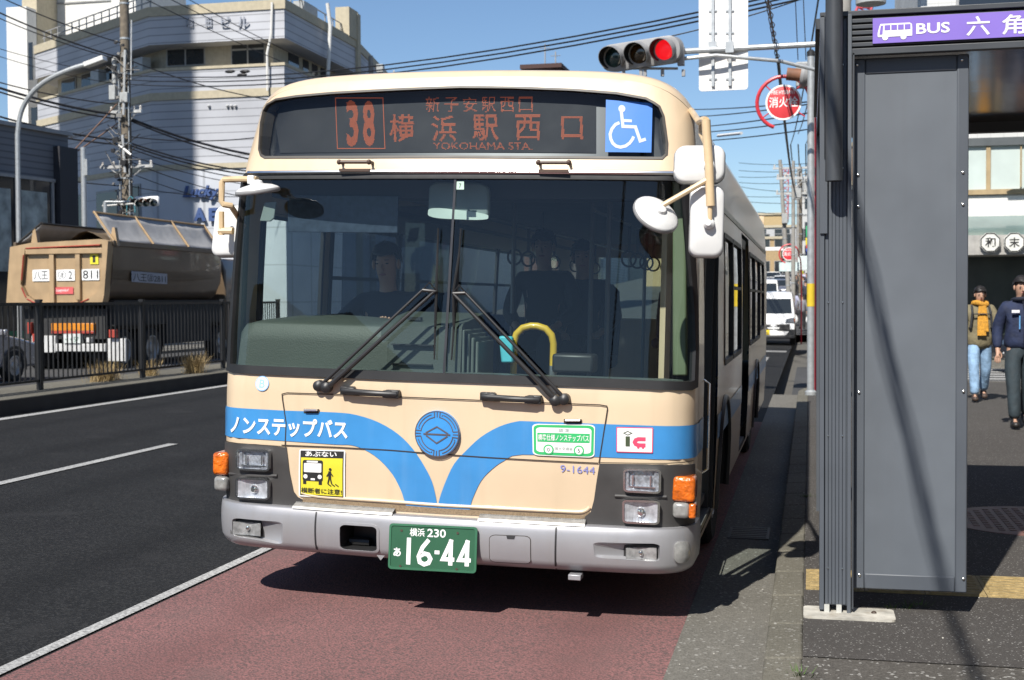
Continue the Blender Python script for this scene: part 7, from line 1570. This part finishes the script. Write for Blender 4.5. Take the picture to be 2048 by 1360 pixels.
# shop signs hanging over the far pavement
for (px0, py0, px1, py1, Y, col, lab) in [(1612, 452, 1622, 474, 60, (.03, .36, .14), 'green vertical shop sign high over the far pavement'), (1611, 476, 1622, 490, 60, (.62, .50, .03), 'yellow square shop sign below the green one'), (1612, 489, 1618, 497, 60, (.6, .06, .04), 'small red shop sign below the yellow one'), (1612, 497, 1622, 510, 60, (.06, .10, .42), 'blue shop sign lowest in the far stack of signs'), (1596, 512, 1618, 540, 75, (.55, .62, .62), 'pale banner sign beside the distant red signal')]:
    a, b = aY(px0, py0, Y), aY(px1, py1, Y); o = thing('shop_sign', lab, 'sign', ((a.x+b.x)/2, Y, b.z), 0, 'shop signs far down the street'); h_ = a.z-b.z; w_ = b.x-a.x
    MB().bb((-w_/2, -.08, 0), (w_/2, .08, h_)).build('board', mat('sign_'+lab.split()[0]+lab.split()[1], col, .5, var=.1), o, bev=.02); mb = MB(); mb.tube([(w_/2, 0, h_*.8), (w_/2+1.0, 0, h_*.8)], .03, 6); mb.tube([(w_/2, 0, h_*.2), (w_/2+1.0, 0, h_*.2)], .03, 6); mb.build('bracket', wfr, o)
def lattice(lab, p0, p1, w_, m, n_=9):
    o = thing('lattice_mast', lab, 'mast', p0); d_ = Vector(p1)-Vector(p0); L_ = d_.length; q = d_.to_track_quat('Z', 'Y').to_matrix(); mb = MB(); cs = [q @ Vector((x*w_/2, y*w_/2, 0)) for x, y in ((-1, -1), (1, -1), (1, 1), (-1, 1))]
    for c in cs: mb.tube([c, c+d_], w_*.09, 5)
    for i in range(n_):
        for j in range(4): mb.tube([cs[j]+d_*(i/n_), cs[(j+1) % 4]+d_*((i+1)/n_)], w_*.06, 4)
    mb.build('frame', m, o); return o
rw = mat('mast_red', (.50, .05, .05), .5, var=.15)
lattice('red lattice radio mast far beyond the end of the street', aY(1570, 440, 200), aY(1571, 336, 200), .9, rw)
lattice('red crane jib above the shelter roof', aY(1724, 30, 90), aY(1748, -40, 90), .9, mat('crane_pink', (.55, .08, .10), .5, var=.1)).children[0].name = 'jib'
# off to the left: the tower that throws the big shadow over the office block
box_building('office_tower', 'tall office tower standing left of the street outside the picture', (-40.6, 22, 0), (-33.4, 37, 47), stuc, [('r', -6+k*3, -4+k*3, 3+z*3.4, 4.8+z*3.4) for k in range(4) for z in range(12)])
for i, (x0, x1, y0, y1, h_, m_) in enumerate([(-30, -19.8, -46, -30, 8.5, stuc), (-44, -31, -50, -34, 11, stw), (-19, -11.9, -120, -90, 13, stuc), (-10.5, -1, -125, -95, 10, cols[1]), (5, 16, -60, -40, 9, cols[0]), (5, 18, -38, -8, 8, cols[3])]): box_building('street_block', ['beige', 'white', 'sandstone', 'grey', 'cream', 'brown'][i]+' block down the street behind the photographer', (x0, y0, 0), (x1, y1, h_), m_, [('f', -3+k*3, -1+k*3, z, z+1.5) for k in range(2) for z in (1.5, 4.6)])
pz = upole('utility pole top with insulators just above the bus roof', (aY(742, 150, 62).x, 62, .1), aY(742, 116, 62).z, .17, conc, arms=((.93, 2.6),), boxes=((-.9, 0, aY(742, 140, 62).z, .4, .4, .6), (.5, 0, aY(742, 142, 62).z, .35, .3, .4)))
# ------------------------------------------------------------------ overhead cables
cabm = mat('cable_black', (.012, .012, .014), .5, var=.1); cabw = mat('cable_sleeve', (.6, .6, .6), .5)
def cable(p, q, sag, r, label, group, m=cabm, n_=14):
    p, q = Vector(p), Vector(q); pts = [p+(q-p)*t-Vector((0, 0, 4*sag*t*(1-t))) for t in np.linspace(0, 1, n_)]; mid = sum((pts[0], pts[-1]), Vector())/2
    o = MB().tube([x-mid for x in pts], r, 6).build('overhead_cable', m, None, loc=mid); return tag(o, label, 'cable', group)
lab = 'one of three parallel black cables crossing the open sky above the bus roof'
for i in range(3): cable(aY(1700, -42+i*9, 23), aY(245, 150+i*9, 41), .62, .018, lab, 'cables crossing the street over the bus')
lab2 = 'thin dark cable running between the bus roof corner and the hydrant sign'
for (a, b) in (((1380, 219), (1640, 201)), ((1380, 234), (1640, 205)), ((1380, 255), (1640, 222)), ((1380, 266), (1640, 237))): cable(aY(*a, 48), aY(*b, 30), .05, .018, lab2, 'cables right of the bus roof')
c = cable(aY(1380, 283, 40), aY(1640, 255, 30), .05, .016, 'lowest dark cable right of the bus with a white sleeve', 'cables right of the bus roof'); cable(aY(1436, 273, 37.6)+Vector((0, -.02, .02)), aY(1483, 268, 36)+Vector((0, -.02, .02)), 0, .045, 'white sleeve tube on the lowest cable beside the bus', None, cabw).name = 'cable_sleeve'
# bundle running along the kerb overhead: its shadow falls across the shelter panel
o = cable((-.54, -30, 5.45), (-.54, 23.2, 5.75), .42, .014, 'thick black cable bundle running up the street over the kerb', None, n_=30); mb = MB()
for j in range(3):
    pts = []
    for t in np.linspace(0, 1, 150): q = Vector((-.54, -30+53.2*t, 5.45+.3*t-4*.42*t*(1-t))); a_ = 46*t*2*math.pi/2+j*2.09; pts.append(q+Vector((.036*math.cos(a_), 0, .036*math.sin(a_)))-o.location)
    mb.tube(pts, .0075, 5)
mb.build('lashed_strand', cabm, o)
cable((-.54, 23.2, 5.75), (-.65, 57, 6.3), .35, .03, 'black cable bundle continuing to the distant poles', None)
for i in range(4): cable((.3+.2*i, 23, 7.85), (-.9+.35*i, 63, 8.9+.5*(i % 2)), .5, .02, 'thin wire strung between the distant kerb side poles', 'wires between the far poles')
for i in range(4): cable((-.9+.35*i, 63, 8.9), (-.9+.3*i, 105, 9.6), .6, .03, 'thin wire at the vanishing end of the street', 'wires at the street end')
cable(aY(1330, 75, 24), aY(1640, -15, 24), .05, .012, 'single thin wire rising behind the white sign back', None)
for px in (1590, 1606): cable(aY(px, -20, 30), aY(px+6, 120, 30), 0, .012, 'vertical thin drop wire under the crossarm', 'drop wires under the crossarm')
lw = 'thin wire crossing the end of the street between distant poles'
for k in range(9): cable(aY(1478, 325+k*13+random.uniform(-4, 4), 90), aY(1640, 318+k*15+random.uniform(-8, 8), 72), .12, .018, lw, 'wires crossing the far street')
def lc(a, b, Ya, Yb, sag, r, lab, grp): cable(aY(*a, Ya), aY(*b, Yb), sag, r, lab, grp)
g1, l1_ = 'cables fanning left from the weathered pole', 'black cable sagging from the left edge to the weathered pole'
for a, b, r in (((-25, -18), (250, 88), .02), ((-25, 14), (250, 118), .028), ((-25, 26), (250, 122), .018), ((-25, 158), (250, 210), .022), ((-25, 168), (250, 232), .045), ((-25, 176), (250, 240), .03), ((-25, 226), (250, 282), .035), ((-25, 242), (250, 290), .03), ((-25, 330), (250, 372), .02), ((-25, 90), (250, 150), .012), ((-25, 105), (250, 170), .012), ((-25, 300), (250, 250), .012), ((-25, 335), (250, 225), .012)): lc(a, b, 38, 41, .12, r, l1_, g1)
g2, l2_ = 'cables running right from the weathered pole', 'black cable running from the weathered pole behind the bus mirror'
for a, b, r in (((258, 236), (520, 312), .045), ((258, 240), (520, 322), .03), ((258, 285), (520, 345), .03), ((258, 290), (520, 352), .03), ((258, 296), (520, 362), .02), ((258, 310), (520, 372), .015), ((258, 322), (520, 400), .018), ((258, 345), (520, 420), .015), ((258, 273), (520, 274), .02), ((258, 120), (540, 200), .02), ((258, 372), (520, 392), .015)): lc(a, b, 41, 44, .15, r, l2_, g2)
g3, l3_ = 'thin wires slanting over the office front', 'thin wire slanting down across the office block parapet'
for a, b in (((270, -12), (560, 122)), ((325, -10), (545, 95)), ((362, -10), (600, 115))): lc(a, b, 44, 50, .05, .016, l3_, g3)
g4, l4_ = 'brown guy wires by the weathered pole', 'rusty brown stay wire climbing to the weathered pole'
for a, b in (((120, 330), (250, 190)), ((75, 355), (245, 240))): cable(aY(*a, 39.5), aY(*b, 41), .02, .025, l4_, g4, mat('rusty_wire', (.16, .09, .06), .8))
mb = MB()
for px, py in ((490, 143), (460, 143), (484, 150)): mb.ell(aY(px, py, 47.2), (.22, .07, .07), 8, 6)
tag(mb.build('cable_closure', cabm), 'black splice closures hanging on the cables over the office front', 'cable closure')
